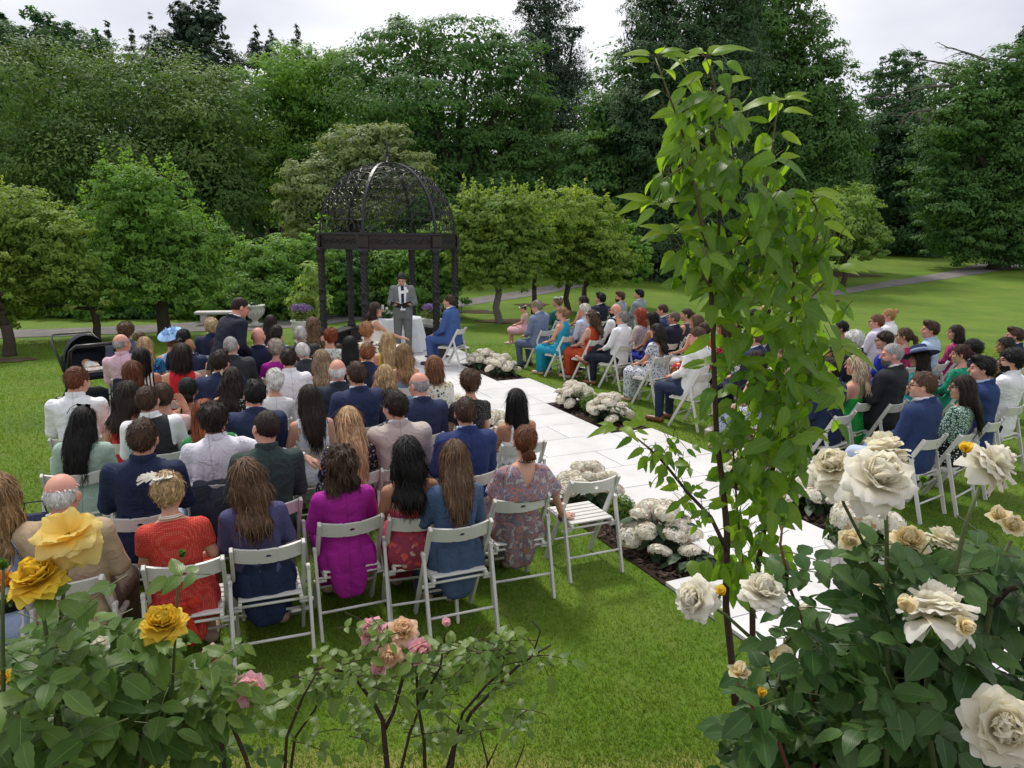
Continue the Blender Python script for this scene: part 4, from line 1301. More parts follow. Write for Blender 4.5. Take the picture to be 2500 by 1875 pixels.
# ---- third left row
pf(184, 893, 'm', 'shirt', WHITE, fab((.05, .05, .07)), 'short', AUB, 'ginger brown haired man in crisp white shirt', yaw=22, hy=-22, s=1.05)
pf(351, 943, 'm', 'vest', CHAR, DARKT, 'short', BR, 'man in charcoal waistcoat over white sleeves', yaw=24, hy=-22, s=1.0)
pf(456, 920, 'f', 'straps', BLACK, BLACK, 'lowbun', BLK, 'woman with black bun and open backed black dress', yaw=24, hy=-15, sk='t')
pf(489, 974, 'flean', 'puff', fab((.018, .20, .060), 'floral', (.70, .66, .58), (.72, .70, .62), 26), fab((.018, .20, .060), 'floral', (.70, .66, .58), (.72, .70, .62), 26), 'long', (.24, .065, .022), 'copper haired woman in green daisy print dress', yaw=24, hy=-22, hr=-10)
pf(621, 926, 'm', 'suit', NAVY2, NAVY, 'quiff', BLK, 'black haired man in navy suit before green shirt', yaw=22, hy=4)
pf(753, 937, 'f', 'sleeveless', fab((.66, .70, .76), 'floral', (.40, .50, .66), (.50, .34, .14), 13), fab((.66, .70, .76), 'floral', (.40, .50, .66), (.5, .34, .14), 13), 'long', DK, 'very long black haired woman in pale floral dress', yaw=24, hy=-2)
pf(871, 881, 'm', 'suit', NAVY2, NAVY, 'short', BR, 'tall curly topped man in navy suit', yaw=24, hy=2, s=1.05)
pf(940, 890, 'f', 'puff', MAG, MAG, 'half', BLD, 'woman with braided blonde hair in magenta dress', yaw=24, hy=-4)
pf(1024, 910, 'm', 'suit', NAVY2, NAVY, 'ring', GRY, 'balding grey man in glasses and navy jacket', sk='p', yaw=24, hy=30, ex=('gl',), hp=-6)
pf(1149, 903, 'f', 'short', fab((.012, .012, .014), 'dots', (.2, .2, .2), sc=90), BLACK, 'fluffy', MBR, 'short brown haired woman in sparkling black top', yaw=24, hy=-10)
# ---- fourth left row
pf(320, 880, 'f', 'sleeveless', fab((.55, .52, .50)), fab((.5, .47, .45)), 'longbob', AUB, 'auburn haired woman behind the coat covered chair', yaw=22, hy=-15)
pf(310, 929, 'f', 'strapless', fab((.55, .03, .03)), fab((.55, .03, .03)), 'wavy', DK, 'dark curly haired woman in red strapless dress', yaw=24, hy=-20)
pf(392, 935, 'fraise', 'long', fab((.62, .40, .40), 'dots', (.72, .52, .50), sc=50), fab((.62, .40, .40)), 'short', BR, 'woman in blush lace raising her hand', yaw=20, hy=-10)
pf(567, 895, 'f', 'sleeveless', fab((.012, .012, .014), 'dots', (.72, .72, .72), sc=52), fab((.012, .012, .014), 'dots', (.72, .72, .72), sc=52), 'half', DK, 'woman with cream flower in hair and spotted dress', yaw=24, hy=-8, ex=('clip',))
pf(672, 898, 'f', 'long', fab((.72, .72, .72)), fab((.6, .6, .6)), 'updo', WHT, 'white haired woman with updo in ivory jacket', yaw=24, hy=-2)
pf(823, 879, 'm', 'suit', fab((.018, .022, .040), 'pin', (.10, .11, .14), sc=70), INK, 'ring', WHT, 'pink scalped old man in pinstriped navy jacket', sk='p', yaw=24, hy=-4)
pf(1060, 868, 'f', 'puff', fab((.74, .73, .68), 'floral', (.50, .36, .06), (.035, .03, .03), 30), fab((.74, .73, .68), 'floral', (.50, .36, .06), (.035, .03, .03), 30), 'bob', (.22, .10, .045), 'auburn bobbed woman in white and mustard floral dress', yaw=24, hy=-4)
pf(985, 838, 'f', 'straps', fab((.25, .42, .62)), fab((.25, .42, .62)), 'wavy', DBL, 'woman with long streaked hair in strappy blue dress', yaw=24, hy=-6)
pf(535, 855, 'm', 'suit', NAVY2, NAVY, 'quiff', DK, 'dark haired man in glasses and bright navy suit', yaw=24, hy=-30, ex=('gl',), s=1.02, dx=0)
pf(442, 837, 'f', 'sleeveless', fab((.56, .020, .035)), fab((.50, .018, .03)), 'bob', DK, 'dark bobbed woman in sleeveless red dress', yaw=24, hy=-10, s=1.03)
pf(341, 849, 'f', 'sleeveless', fab((.70, .69, .66), 'stripes', (.015, .015, .02), sc=9), fab((.70, .69, .66), 'stripes', (.015, .015, .02), sc=9), 'longbob', BLK, 'black haired woman in black and white stripes', yaw=22, hy=-14, sk='t')
pf(702, 850, 'm', 'shirt', WHITE, DARKT, 'short', DK, 'short haired man in plain white shirt', yaw=24, hy=-4)
pf(783, 853, 'f', 'sleeveless', fab((.62, .34, .46), 'floral', (.35, .03, .14), (.45, .08, .22), 60), fab((.62, .34, .46), 'floral', (.35, .03, .14), (.45, .08, .22), 60), 'wavy', (.30, .215, .13), 'wavy ash blonde woman in pink speckled dress', yaw=24, hy=-20)
pf(672, 828, 'f', 'long', MAG, MAG, 'fluffy', (.40, .34, .28), 'short haired grey blonde woman in magenta jacket', yaw=24, hy=-4)
pf(734, 836, 'm', 'suit', fab((.028, .033, .045), 'check', (.06, .07, .09), sc=22), INK, 'short', WHT, 'white haired man in dark checked jacket leaning sideways', yaw=24, s=.94, hy=8, hp=-12, hr=-12)
pf(897, 836, 'm', 'suit', NAVY, INK, 'short', (.22, .085, .030), 'ginger man in dark navy suit', yaw=24, hy=-6)
pf(948, 809, 'f', 'sleeveless', fab((.56, .50, .05)), fab((.56, .50, .05)), 'long', BLD, 'long straight blonde woman in yellow dress', yaw=24, hy=-4)
pf(854, 819, 'f', 'long', fab((.55, .10, .025)), fab((.55, .10, .025)), 'long', BLK, 'black haired woman with flower circlet and orange dress', yaw=24, hy=-6, ex=())
# ---- rows near the front
pf(560, 822, 'm', 'suit', CHAR, DARKT, 'buzz', GRY, 'grey cropped man in charcoal suit and blue collar', yaw=24, hy=-15, coll=PALEB, s=1.02)
pf(533, 823, 'f', 'sleeveless', fab((.70, .69, .66), 'stripes', (.015, .015, .02), sc=14), BLACK, 'bob', DRD, 'woman with dark red hair beside grey cropped man', yaw=24, hy=-10)
pf(628, 800, 'm', 'suit', NAVY, INK, 'bald', SLT, 'bald man with glasses in navy suit', sk='p', yaw=24, hy=-15, ex=('gl',), s=1.04)
pf(731, 795, 'm', 'suit', CHAR, DARKT, 'short', (.50, .49, .47), 'silver haired man in dark grey jacket', yaw=24, hy=-8)
pf(674, 793, 'f', 'sleeveless', fab((.06, .20, .48)), fab((.06, .20, .48)), 'updo', DK, 'woman with dark updo in sky blue dress', yaw=24, hy=-10)
pf(660, 768, 'f', 'sleeveless', fab((.72, .72, .72)), fab((.70, .70, .70)), 'long', DK, 'long dark haired woman in white by the gravel', yaw=24, hy=-12)
pf(762, 773, 'f', 'straps', fab((.01, .06, .045)), fab((.01, .06, .045)), 'half', (.14, .075, .036), 'woman with half up hair in bottle green dress', yaw=24, hy=-8)
pf(807, 801, 'f', 'short', fab((.55, .62, .58), 'floral', (.02, .15, .08), (.03, .22, .11), 36), fab((.55, .62, .58), 'floral', (.02, .15, .08), (.03, .22, .11), 36), 'fluffy', RED, 'copper cropped woman in green leaf print', yaw=24, hy=-6)
pf(894, 787, 'f', 'short', fab((.72, .70, .66), 'batik', (.60, .50, .06), (.015, .015, .02), 14), BLACK, 'curly', (.36, .165, .07), 'strawberry curled woman in yellow and black print', yaw=24, hy=-12)
pf(784, 826, 'f', 'short', fab((.45, .45, .48)), fab((.4, .4, .45)), 'short', LBR, 'small brown haired child before the copper cropped woman', yaw=24, hy=-6, s=.72)
pf(826, 838, 'f', 'short', fab((.5, .42, .4)), fab((.4, .4, .45)), 'short', BR, 'small dark haired child beside the flower circlet woman', yaw=24, hy=-6, s=.72)
pf(459, 827, 'm', 'suit', NAVY2, NAVY, 'bald', DK, 'tanned shaven headed man in navy suit', sk='t', yaw=24, hy=-22, s=.90)
pf(447, 802, 'f', 'long', NAVY, NAVY, 'pony', BLK, 'woman with black ponytail behind the blue hat', yaw=24, hy=-16, s=.99, sk='t')
pf(419, 813, 'f', 'sleeveless', fab((.46, .55, .68), 'floral', (.60, .64, .70), (.3, .4, .55), 40), fab((.46, .55, .68)), 'bun', DBL, 'woman in pale blue disc hat', yaw=20, hy=-22, s=.93, ex=('disc',))
pf(514, 777, 'm', 'suit', NAVY, INK, 'mop', BLB, 'blond man in navy suit next to standing man', yaw=24, hy=-14)
pf(351, 821, 'f', 'short', fab((.02, .07, .32), 'batik', (.05, .35, .42), (.01, .02, .12), 16), fab((.02, .07, .32)), 'long', BLD, 'long blonde woman in blue swirl print', yaw=22, hy=-16)
pf(290, 817, 'm', 'shirt', PINKS, fab((.03, .035, .06)), 'ring', GRY, 'bald man in pink shirt beside the pram', sk='p', yaw=10, hy=-45, ex=('gl',))
pf(306, 787, 'm', 'suit', fab((.08, .095, .14)), NAVY, 'mop', (.10, .055, .028), 'mop haired man in slate jacket behind the pram', yaw=24, hy=-30)
pf(341, 810, 'f', 'long', fab((.08, .08, .12)), NAVY, 'short', LBR, 'small boy beside the mop haired man', yaw=24, hy=-6, s=.78)

# ---- right of the aisle
GR = 'wedding guests seated right of the aisle'
def pr(px, py, kind, wear, top, bot, hair, hc, d, yaw=47, **k):
    k.setdefault('hy', 22); k.setdefault('group', GR)
    return person(px, py, kind, wear, top, bot, hair, hc, d, yaw=yaw, **k)
pr(1310, 732, 'm', 'suit', fab((.16, .20, .30)), fab((.10, .13, .20)), 'short', (.24, .20, .15), 'man in blue grey suit holding the flower girl', ex=('gl',))
pr(1363, 723, 'f', 'long', fab((.015, .12, .10)), fab((.015, .12, .10)), 'pixie', (.22, .145, .085), 'woman in green with pale feather fascinator', ex=('gfeather',))
pr(1374, 748, 'f', 'halter', fab((.020, .33, .50)), fab((.016, .27, .42)), 'bun', (.30, .17, .08), 'woman in bright turquoise halter dress', yaw=50)
pr(1426, 722, 'f', 'sleeveless', fab((.30, .28, .42), 'floral', (.60, .58, .62), (.2, .2, .4), 30), fab((.3, .28, .42)), 'longbob', DK, 'dark wavy haired woman behind the white haired man', hy=16)
pr(1428, 740, 'm', 'shirt', fab((.52, .60, .74), 'floral', (.30, .36, .55), (.6, .6, .7), 40), NAVY, 'short', (.60, .56, .48), 'white haired man in pale blue patterned shirt', sk='p')
pr(1446, 756, 'f', 'sleeveless', fab((.42, .060, .022)), fab((.42, .060, .022)), 'wavy', MBR, 'woman in rust dress with white flowers in hair', yaw=50, ex=('crown',), hy=15)
pr(1469, 714, 'm', 'suit', INK, INK, 'quiff', BLK, 'quiffed dark man in black navy suit', hy=16)
pr(1516, 711, 'm', 'suit', fab((.25, .28, .31)), GREYS, 'quiff', MBR, 'bearded brown haired man in pale grey suit', ex=('beard',), hy=30)
pr(1563, 706, 'm', 'suit', fab((.24, .27, .30)), GREYS, 'quiff', BLK, 'black haired man in pale grey suit', hy=30)
pr(1506, 743, 'm', 'vest', BLACK, BLACK, 'bald', DK, 'bald bearded man in sunglasses and black waistcoat', sk='p', ex=('sg', 'beard'), hy=26)
pr(1525, 759, 'mleg', 'shirt', fab((.76, .76, .80), wr=1.5), INK, 'short', (.21, .20, .185), 'grey haired man in white shirt with crossed legs', yaw=44, ex=('gl',), shoe=M_BRNSHOE, hy=22)
pr(1564, 751, 'f', 'puff', fab((.58, .48, .46), 'floral', (.35, .2, .25), (.66, .6, .58), 60), fab((.58, .48, .46)), 'longbob', (.34, .060, .030), 'red haired woman in pale floral dress', hy=16)
pr(1593, 761, 'f', 'sleeveless', fab((.03, .04, .36)), fab((.03, .04, .36)), 'longbob', BLK, 'black haired woman in cobalt blue dress', sk='t', hy=10)
pr(1607, 789, 'f', 'vback', fab((.60, .62, .66), 'floral', (.045, .06, .14), (.06, .08, .18), 34), fab((.60, .62, .66), 'floral', (.045, .06, .14), (.06, .08, .18), 34), 'half', DK, 'woman in navy and white floral dress with long plait', yaw=42, hy=22)
pr(1618, 742, 'm', 'suit', fab((.030, .055, .14)), NAVY, 'buzz', BR, 'brown cropped man in mid blue suit', sk='p', hy=22)
pr(1650, 761, 'm', 'suit', INK, INK, 'buzz', (.12, .085, .06), 'tanned man in glasses and dark navy jacket', sk='t', hy=26, ex=('gl',))
pr(1679, 752, 'f', 'sleeveless', fab((.05, .05, .06)), BLACK, 'bun', BR, 'woman with brown bun behind the cherry leaves', hy=26)
pr(1706, 768, 'f', 'sleeveless', fab((.6, .6, .6), 'floral', (.1, .3, .12), (.4, .1, .2), 30), WHITE, 'bob', LBR, 'fair woman half hidden by the cherry sapling', hy=10)
pr(1704, 797, 'm', 'suit', CREAM, fab((.022, .032, .075)), 'short', MBR, 'man in cream jacket and navy trousers', yaw=42, shoe=M_BRNSHOE, sk='p', hy=30, s=1.04)
pr(1722, 786, 'f', 'sleeveless', fab((.62, .09, .03), 'floral', (.65, .35, .04), (.6, .55, .5), 22), fab((.45, .03, .03), 'floral', (.65, .5, .1), (.7, .66, .6), 22), 'bun', BR, 'woman in orange and red floral dress', hy=10)
pr(1773, 781, 'f', 'short', fab((.45, .018, .035), 'dots', (.72, .68, .64), sc=46), fab((.45, .018, .035), 'dots', (.72, .68, .64), sc=46), 'bob', BR, 'woman in red dress with white spots', hy=10)
pr(1806, 770, 'm', 'shirt', WHITE, INK, 'short', DK, 'man in white shirt behind the spotted red dress', hy=20)
pr(1839, 756, 'm', 'suit', INK, INK, 'mop', BLK, 'black mop haired man in dark suit behind sapling', hy=20, sk='t')
pr(1872, 744, 'm', 'suit', NAVY, INK, 'ring', DK, 'balding dark haired man farthest behind the sapling', hy=24, sk='p')
pr(1848, 806, 'm', 'suit', NAVY2, NAVY, 'buzz', LBR, 'fair cropped man in blue suit behind sapling', hy=20)
pr(1852, 855, 'flean', 'straps', BLACK, fab((.40, .45, .58), 'floral', (.03, .04, .12), (.06, .08, .2), 60), 'longbob', DK, 'woman in black top and speckled skirt leaning forward', yaw=40, hy=20)
pr(1915, 838, 'f', 'strapless', fab((.5, .3, .2)), fab((.5, .3, .2)), 'lowbun', DBL, 'bare shouldered woman behind the sapling leaves', hy=16)
pr(1966, 797, 'f', 'short', fab((.7, .66, .64), 'floral', (.4, .2, .25), (.5, .45, .4), 40), fab((.7, .66, .64)), 'fluffy', (.45, .40, .34), 'fair short haired woman in pale floral dress', hy=16)
pr(2030, 872, 'mleg', 'suit', fab((.016, .026, .070)), NAVY, 'short', DK, 'man in navy suit with striped socks', yaw=40, shoe=M_BRNSHOE, hy=20)
pr(2059, 783, 'f', 'short', fab((.012, .012, .016), 'floral', (.5, .48, .44), (.3, .3, .3), 44), BLACK, 'lowbun', BLK, 'woman in black floral with sunglasses on her head', yaw=42, sk='t', ex=('sgtop',), hy=30)
pr(2086, 807, 'm', 'suit', INK, INK, 'fluffy', WHT, 'white haired man in sunglasses and navy jacket', yaw=42, sk='p', ex=('sg',), hy=26)
pr(2145, 767, 'm', 'shirt', LILAC, NAVY, 'short', (.15, .065, .030), 'man in lilac shirt and glasses', yaw=42, ex=('gl',), hy=30)
pr(2174, 753, 'm', 'shirt', WHITE, NAVY, 'topbun', (.42, .235, .09), 'fair man with top knot in white shirt', yaw=44, sk='p', hy=26)
pr(2163, 810, 'f', 'long', fab((.012, .03, .32)), fab((.012, .03, .32)), 'fluffy', DK, 'woman in cobalt dress with short dark hair', yaw=42, ex=('gl',), hy=26)
pr(2212, 799, 'f', 'short', fab((.36, .02, .11), 'floral', (.55, .1, .2), (.2, .01, .06), 40), fab((.36, .02, .11)), 'pony', MBR, 'woman in sunglasses and raspberry print', yaw=42, ex=('sg',), hy=30)
pr(2278, 783, 'm', 'shirt', fab((.42, .53, .70), wr=1.4), NAVY, 'quiff', BR, 'rosy man in light blue shirt looking up', yaw=44, sk='p', hy=28, hp=6, s=1.04)
pr(2339, 792, 'f', 'long', fab((.28, .015, .10), 'dots', (.5, .2, .28), sc=50), fab((.28, .015, .10)), 'long', DK, 'long dark haired woman in raspberry spotted dress', yaw=42, hy=26)
pr(2249, 850, 'f', 'short', fab((.02, .30, .30), 'batik', (.03, .10, .34), (.05, .4, .36), 18), fab((.02, .30, .30)), 'bob', DK, 'woman in wide navy hat and teal print', yaw=40, ex=('hat',), hy=16)
pr(2183, 838, 'm', 'suit', fab((.022, .023, .027)), DARKT, 'buzz', (.34, .33, .32), 'grey bearded man in charcoal suit', yaw=40, sk='p', ex=('gbeard',), hy=30, s=1.08)
pr(2097, 866, 'f', 'straps', fab((.018, .30, .055)), fab((.018, .30, .055)), 'wavy', (.55, .43, .29), 'blonde woman in bright green strappy dress', yaw=38, sk='p', hy=20, ex=('drape',))
pr(2262, 906, 'mstretch', 'suit', fab((.020, .040, .115)), fab((.46, .54, .72)), 'short', MBR, 'man in sunglasses with blue blazer and pale jeans', yaw=38, ex=('sg',), hy=30, s=1.04)
pr(2357, 914, 'f', 'puff', fab((.40, .56, .46), 'leopard', (.01, .05, .04), sc=42), fab((.012, .012, .014), 'dots', (.7, .7, .7), sc=44), 'long', DK, 'woman in green and black print with long hair', yaw=36, hy=22, ex=('sg',))
pr(2350, 840, 'f', 'puff', fab((.012, .24, .13), 'floral', (.02, .1, .1), (.015, .3, .2), 30), fab((.012, .24, .13)), 'pony', (.05, .018, .014), 'woman in emerald green puff sleeved dress', yaw=40, hy=30)
pr(2382, 830, 'm', 'suit', NAVY, INK, 'mop', BLK, 'black haired man in navy behind emerald dress', yaw=40, sk='b', hy=30)
pr(2407, 868, 'm', 'suit', fab((.018, .038, .135)), fab((.012, .022, .07)), 'quiff', BLK, 'man with fade haircut in royal blue suit', yaw=36, coll=PALEB, hy=30, s=1.06)
pr(2461, 822, 'f', 'sleeveless', fab((.015, .05, .03)), fab((.015, .05, .03)), 'longbob', DK, 'dark haired woman in forest green near edge', yaw=40, sk='t', hy=30)
pr(2484, 799, 'm', 'suit', NAVY, INK, 'quiff', BR, 'brown haired man in navy at the far edge', yaw=40, sk='p', hy=26)
pr(2479, 852, 'm', 'shirt', WHITE, INK, 'mop', BLK, 'bearded man in glasses and white shirt', yaw=36, ex=('gl', 'beard'), hy=30, s=1.04)

# ---- the flower girl on a lap, the couple, the celebrant, the stooping man
fg = pr(1281, 748, 'f', 'short', fab((.62, .38, .36)), fab((.66, .38, .40)), 'short', BR, 'little girl in pink tulle with flower crown', yaw=78, s=.62, ex=('crown',), chair=False, skirt='tutu', hy=20, hp=-12, group='wedding guests seated right of the aisle')
p = onz(1281, 748, 1.17); fg.location = (p.x - .02, p.y - .02, .36)
SUIT = fab((.17, .18, .18))
of = person(980, 672, 'mstand', 'suit', SUIT, fab((.15, .155, .15)), 'short', (.03, .028, .028), 'celebrant in grey suit reading from a black folder', yaw=184, hy=0, hp=-18, s=1.0, chair=False, ex=('tie', 'bout'), pos=(-2.31, 15.55, .04), group='people at the ceremony table')
gm = person(1098, 724, 'mlean', 'suit', fab((.055, .105, .29)), fab((.050, .095, .27)), 'short', BR, 'groom in bright blue suit seated facing left', yaw=72, hy=15, s=1.04, ex=('bout',), group='people at the ceremony table', clab='white folding chair under the groom in bright blue suit')
gm.location.z = .04
br = person(915, 743, 'fside', 'sleeveless', fab((.76, .72, .66)), fab((.76, .73, .68)), 'wavy', (.035, .018, .011), 'bride with long dark hair in ivory dress', yaw=-62, hy=-38, s=1.02, group='people at the ceremony table', clab='white folding chair under the bride in ivory dress')
br.location.z = .04
sb = person(589, 726, 'mbend', 'suit', INK, INK, 'buzz', DK, 'standing man in dark suit stooping among seated guests', yaw=-38, hy=-15, hp=-18, s=1.04, chair=False, sk='p', ex=('gl',))

# chairs with nobody on them
place_chair(.585, 5.70, R(24), 'empty white folding chair at the aisle end of the back row')
for i, (d1, x1, y1) in enumerate(PEOPLE):
    for d2, x2, y2 in PEOPLE[i + 1:]:
        if (x1 - x2) ** 2 + (y1 - y2) ** 2 < .34 ** 2: print('CLOSE %.2f' % sqrt((x1 - x2) ** 2 + (y1 - y2) ** 2), d1, '|', d2)
# ================================================================== the iron gazebo
M_IRON = plain('black_cast_iron', (.013, .0125, .015), .42, .42, 14, .4, .35, 45)
M_IRONR = plain('brown_cast_iron', (.022, .014, .014), .5, .38, 10, .4, .5, 40)
GC = Vector((-2.76, 16.8, 0)); GR_, GPHI = 1.50, R(18.8)
gz_ = empty('gazebo', GC); tag(gz_, 'black wrought iron domed gazebo with twisted columns', 'gazebo')
def gp(a, r=GR_, z=0): return Vector((r * cos(a), r * sin(a), z))
ANG = [GPHI + k * pi / 3 for k in range(6)]
Z0, ZB, ZT = .04, 2.36, 2.63
def column():
    m = MB()
    prof = []
    for i in range(61):
        prof.append((.066, .62 + i * (1.52 / 60)))
    m.lathe(prof, 20, twist=16.0, lobes=4, amp=.30)
    return m.mesh('column', M_IRON, True)
COLM = column()
def turned(name, prof, n=18):
    m = MB(); m.lathe(prof, n); return m.mesh(name, M_IRON, True)
RINGS = [turned('column_base', [(.10, .47), (.105, .50), (.085, .53), (.095, .56), (.075, .60), (.066, .64)]), turned('column_band', [(.068, 1.18), (.082, 1.20), (.082, 1.24), (.070, 1.26), (.074, 1.42), (.082, 1.43), (.082, 1.46), (.068, 1.48)]),
         turned('capital', [(.064, 2.06), (.086, 2.08), (.070, 2.11), (.088, 2.14), (.074, 2.18), (.090, 2.26), (.140, 2.36)])]
pm = MB()
pm.box((0, 0, .24), (.30, .30, .34), None, .01); pm.box((0, 0, .055), (.38, .38, .05), None, .012); pm.box((0, 0, .425), (.36, .36, .045), None, .012); pm.box((0, 0, .455), (.28, .28, .03), None, .008)
for s in (-1, 1):
    for ax in (0, 1):
        c = [0, 0, .24]; c[ax] = s * .152; d = [.20, .20, .22]; d[ax] = .012
        pm.box(c, d, None, .005)
PLM = pm.mesh('plinth', M_IRONR)
for a in ANG:
    p = gp(a)
    obj('column', COLM, gz_, p)
    for rm_ in RINGS: obj(rm_.name.split('.')[0], rm_, gz_, p)
    obj('plinth', PLM, gz_, p, (0, 0, a))
def ring_beam(name, z1, z2, r1, r2, mat):
    m = MB()
    for k in range(6):
        a, b = ANG[k], ANG[k] + pi / 3
        pts = [gp(a, r1, z1), gp(b, r1, z1), gp(b, r2, z1), gp(a, r2, z1), gp(a, r1, z2), gp(b, r1, z2), gp(b, r2, z2), gp(a, r2, z2)]
        m.add(pts, [(3, 2, 1, 0), (4, 5, 6, 7), (0, 1, 5, 4), (2, 3, 7, 6)])
    return m.build(name, mat, gz_)
ring_beam('entablature', ZB + .002, ZT, GR_ - .05, GR_ + .06, M_IRONR)
ring_beam('cornice', ZT + .002, ZT + .035, GR_ - .07, GR_ + .105, M_IRON)
ring_beam('cornice', ZB - .028, ZB, GR_ - .07, GR_ + .10, M_IRON)
# relief scrolls on the frieze
def spiral(turns, r0, r1, n=16, a0=0.0, sgn=1):
    return [(cos(a0 + sgn * turns * 2 * pi * t / n) * (r0 + (r1 - r0) * t / n), sin(a0 + sgn * turns * 2 * pi * t / n) * (r0 + (r1 - r0) * t / n)) for t in range(n + 1)]
for k in range(6):
    a, b = ANG[k], ANG[k] + pi / 3
    A, B = gp(a, GR_ + .068), gp(b, GR_ + .068); u = (B - A).normalized(); L = (B - A).length
    nrm = Vector((u.y, -u.x, 0))
    fr = MB()
    for i in range(9):
        c = A + u * (L * (i + .5) / 9) + Vector((0, 0, (ZB + ZT) / 2))
        for sg in (-1, 1):
            fr.tube([c + u * (x + sg * .030) + Vector((0, 0, z * (1 if i % 2 else -1))) for x, z in spiral(1.3, .008, .055, 12, 0 if sg > 0 else pi, sg)], .0075, 4, False)
    fr.build('frieze_scrolls', M_IRON, gz_)
    # corner block
    m = MB(); m.box((0, 0, 0), (.26, .05, .24), None, .006)
    o = obj('frieze_block', m.mesh('frieze_block', M_IRONR), gz_, gp(a, GR_ + .045, (ZB + ZT) / 2), (0, 0, a + pi / 2))
# dome: ribs and scroll panels
DR, DH = 1.50, 1.50
def dome(a, v):
    """a: angle, v: 0 at the rim, 1 at the crown"""
    t = v * pi / 2 * .985
    hexr = cos(pi / 6) / cos(((a - GPHI) % (pi / 3)) - pi / 6)
    rr = DR * cos(t) ** .92 * (hexr * (1 - v) + (1.0) * v)
    return Vector((rr * cos(a), rr * sin(a), ZT + .035 + DH * sin(t) ** 1.03))
rib = MB()
for a in ANG:
    m = MB()
    pts = [dome(a, v / 16) * 1 for v in range(17)]
    for p, q in zip(pts, pts[1:]): m.bar(p, q, .060, .030, (-sin(a), cos(a), 0))
    m.build('dome_rib', M_IRON, gz_)
rows = [0, .13, .26, .39, .52, .64, .75, .86]
for k in range(6):
    pan = MB()
    for r_ in (0.0, .13, .52):
        pan.tube([dome(ANG[k] + pi / 3 * i / 10, r_ + .004) for i in range(11)], .006, 4, False)
    panel = pan.build('dome_panel', M_IRON, gz_)
    for ri, (v0, v1) in enumerate(zip(rows, rows[1:])):
        nsc = 4 if ri < 4 else (3 if ri < 5 else 2)
        if ri == 6: nsc = 1
        for i in range(nsc):
            a0 = ANG[k] + pi / 3 * (i + .5) / nsc; wa = pi / 3 / nsc * .5; vc = (v0 + v1) / 2; hv = (v1 - v0) * .5
            m = MB()
            if ri == 0:
                for sg in (-1, 1):
                    m.tube([dome(a0 + wa * sg * (.85 - .5 * sin(pi * t / 8)), v0 + (v1 - v0) * t / 8) for t in range(9)], .0085, 4, False)
                    m.tube([dome(a0 + wa * (sg * .30 + .26 * x / .05), v0 + .02 + hv * .45 * (1 + z / .05)) for x, z in spiral(1.1, .012, .05, 10, pi / 2, sg)], .0072, 4, False)
            else:
                m.tube([dome(a0 + wa * .92 * cos(t * 2 * pi / 14), vc + hv * .95 * sin(t * 2 * pi / 14)) for t in range(15)], .0085, 4, False)
                for sg in (-1, 1):
                    m.tube([dome(a0 + wa * (sg * .42 + .40 * x / .05), vc + hv * (.12 + .6 * z / .05)) for x, z in spiral(1.35, .008, .05, 12, -pi / 2, sg)], .0072, 4, False)
            m.build('scroll', M_IRON, panel)
fin = MB()
zc = ZT + .035 + DH
fin.lathe([(.10, -.02), (.11, .0), (.05, .03), (.03, .05)], 16, (0, 0, zc))
fin.lathe([(.018, .20), (.045, .235), (.018, .26), (.04, .285), (.018, .31), (.030, .325), (.014, .35), (.003, .47)], 10, (0, 0, zc))
fo = fin.build('finial', M_IRON, gz_, True)
for k in range(6):
    a = k * pi / 3
    m = MB(); m.tube([Vector((r * cos(a), r * sin(a), zc + z)) for r, z in ((.02, .03), (.085, .05), (.10, .09), (.075, .14), (.03, .18), (.015, .21))], .010, 5)
    m.build('finial_scroll', M_IRON, fo)
# the low iron bench panels between the plinths on three sides
for k in (0, 1, 2):
    A, B = gp(ANG[k], GR_, .24), gp(ANG[k] + pi / 3, GR_, .24); u = (B - A).normalized(); c = (A + B) / 2
    m = MB(); an = atan2(u.y, u.x)
    m.box((0, 0, .20), ((B - A).length - .30, .34, .035), None, .008)
    m.box((0, 0, -.02), ((B - A).length - .31, .05, .36), None, .006)
    for i in range(6):
        for sg in (-1, 1):
            m.tube([(-.45 + i * .18 + x, sg * .033, -.02 + z * 2.2) for x, z in spiral(1.2, .01, .06, 10, 0, sg)], .008, 4, False)
    obj('bench', m.mesh('bench', M_IRON), gz_, c, (0, 0, an))

# ================================================================== table and things on it
M_CLOTHW = fab((.74, .74, .78), wr=.8)
tb = empty('ceremony_table', (-2.55, 16.75, .04)); tag(tb, 'round table under a floor length white cloth inside the gazebo', 'table')
m = MB(); m.lathe([(.46, .715), (.47, .735), (.46, .745)], 36); m.build('table_top', plain('pale_wood', (.45, .32, .2)), tb)
for k in range(4):
    a = k * pi / 2 + .4; m = MB(); m.bar((.30 * cos(a), .30 * sin(a), 0), (.28 * cos(a), .28 * sin(a), .715), .04, .04); m.build('leg', plain('pale_wood', (.45, .32, .2)), tb)
m = MB(); n = 72; prof = [(.0, .752), (.30, .752), (.475, .752), (.490, .735), (.50, .62), (.53, .40), (.565, .18), (.60, .012)]
vs_ = []
for i, (r, z) in enumerate(prof):
    for k in range(n):
        a = 2 * pi * k / n; amp = max(0, (.735 - z)) * .085
        vs_.append(((r + amp * cos(9 * a + .6 * sin(3 * a))) * cos(a), (r + amp * cos(9 * a + .6 * sin(3 * a))) * sin(a), z))
m.add(vs_, [(i * n + k, i * n + (k + 1) % n, (i + 1) * n + (k + 1) % n, (i + 1) * n + k) for i in range(len(prof) - 1) for k in range(n)])
cl = m.build('tablecloth', M_CLOTHW, None, True); cl.location = tb.location; tag(cl, 'white cloth hanging in folds over the ceremony table', 'tablecloth')
M_CANDLE = plain('white_candle_wax', (.80, .78, .72), .5, .4)
M_GLASSW = plain('frosted_glass', (.70, .74, .74), .15, .5)
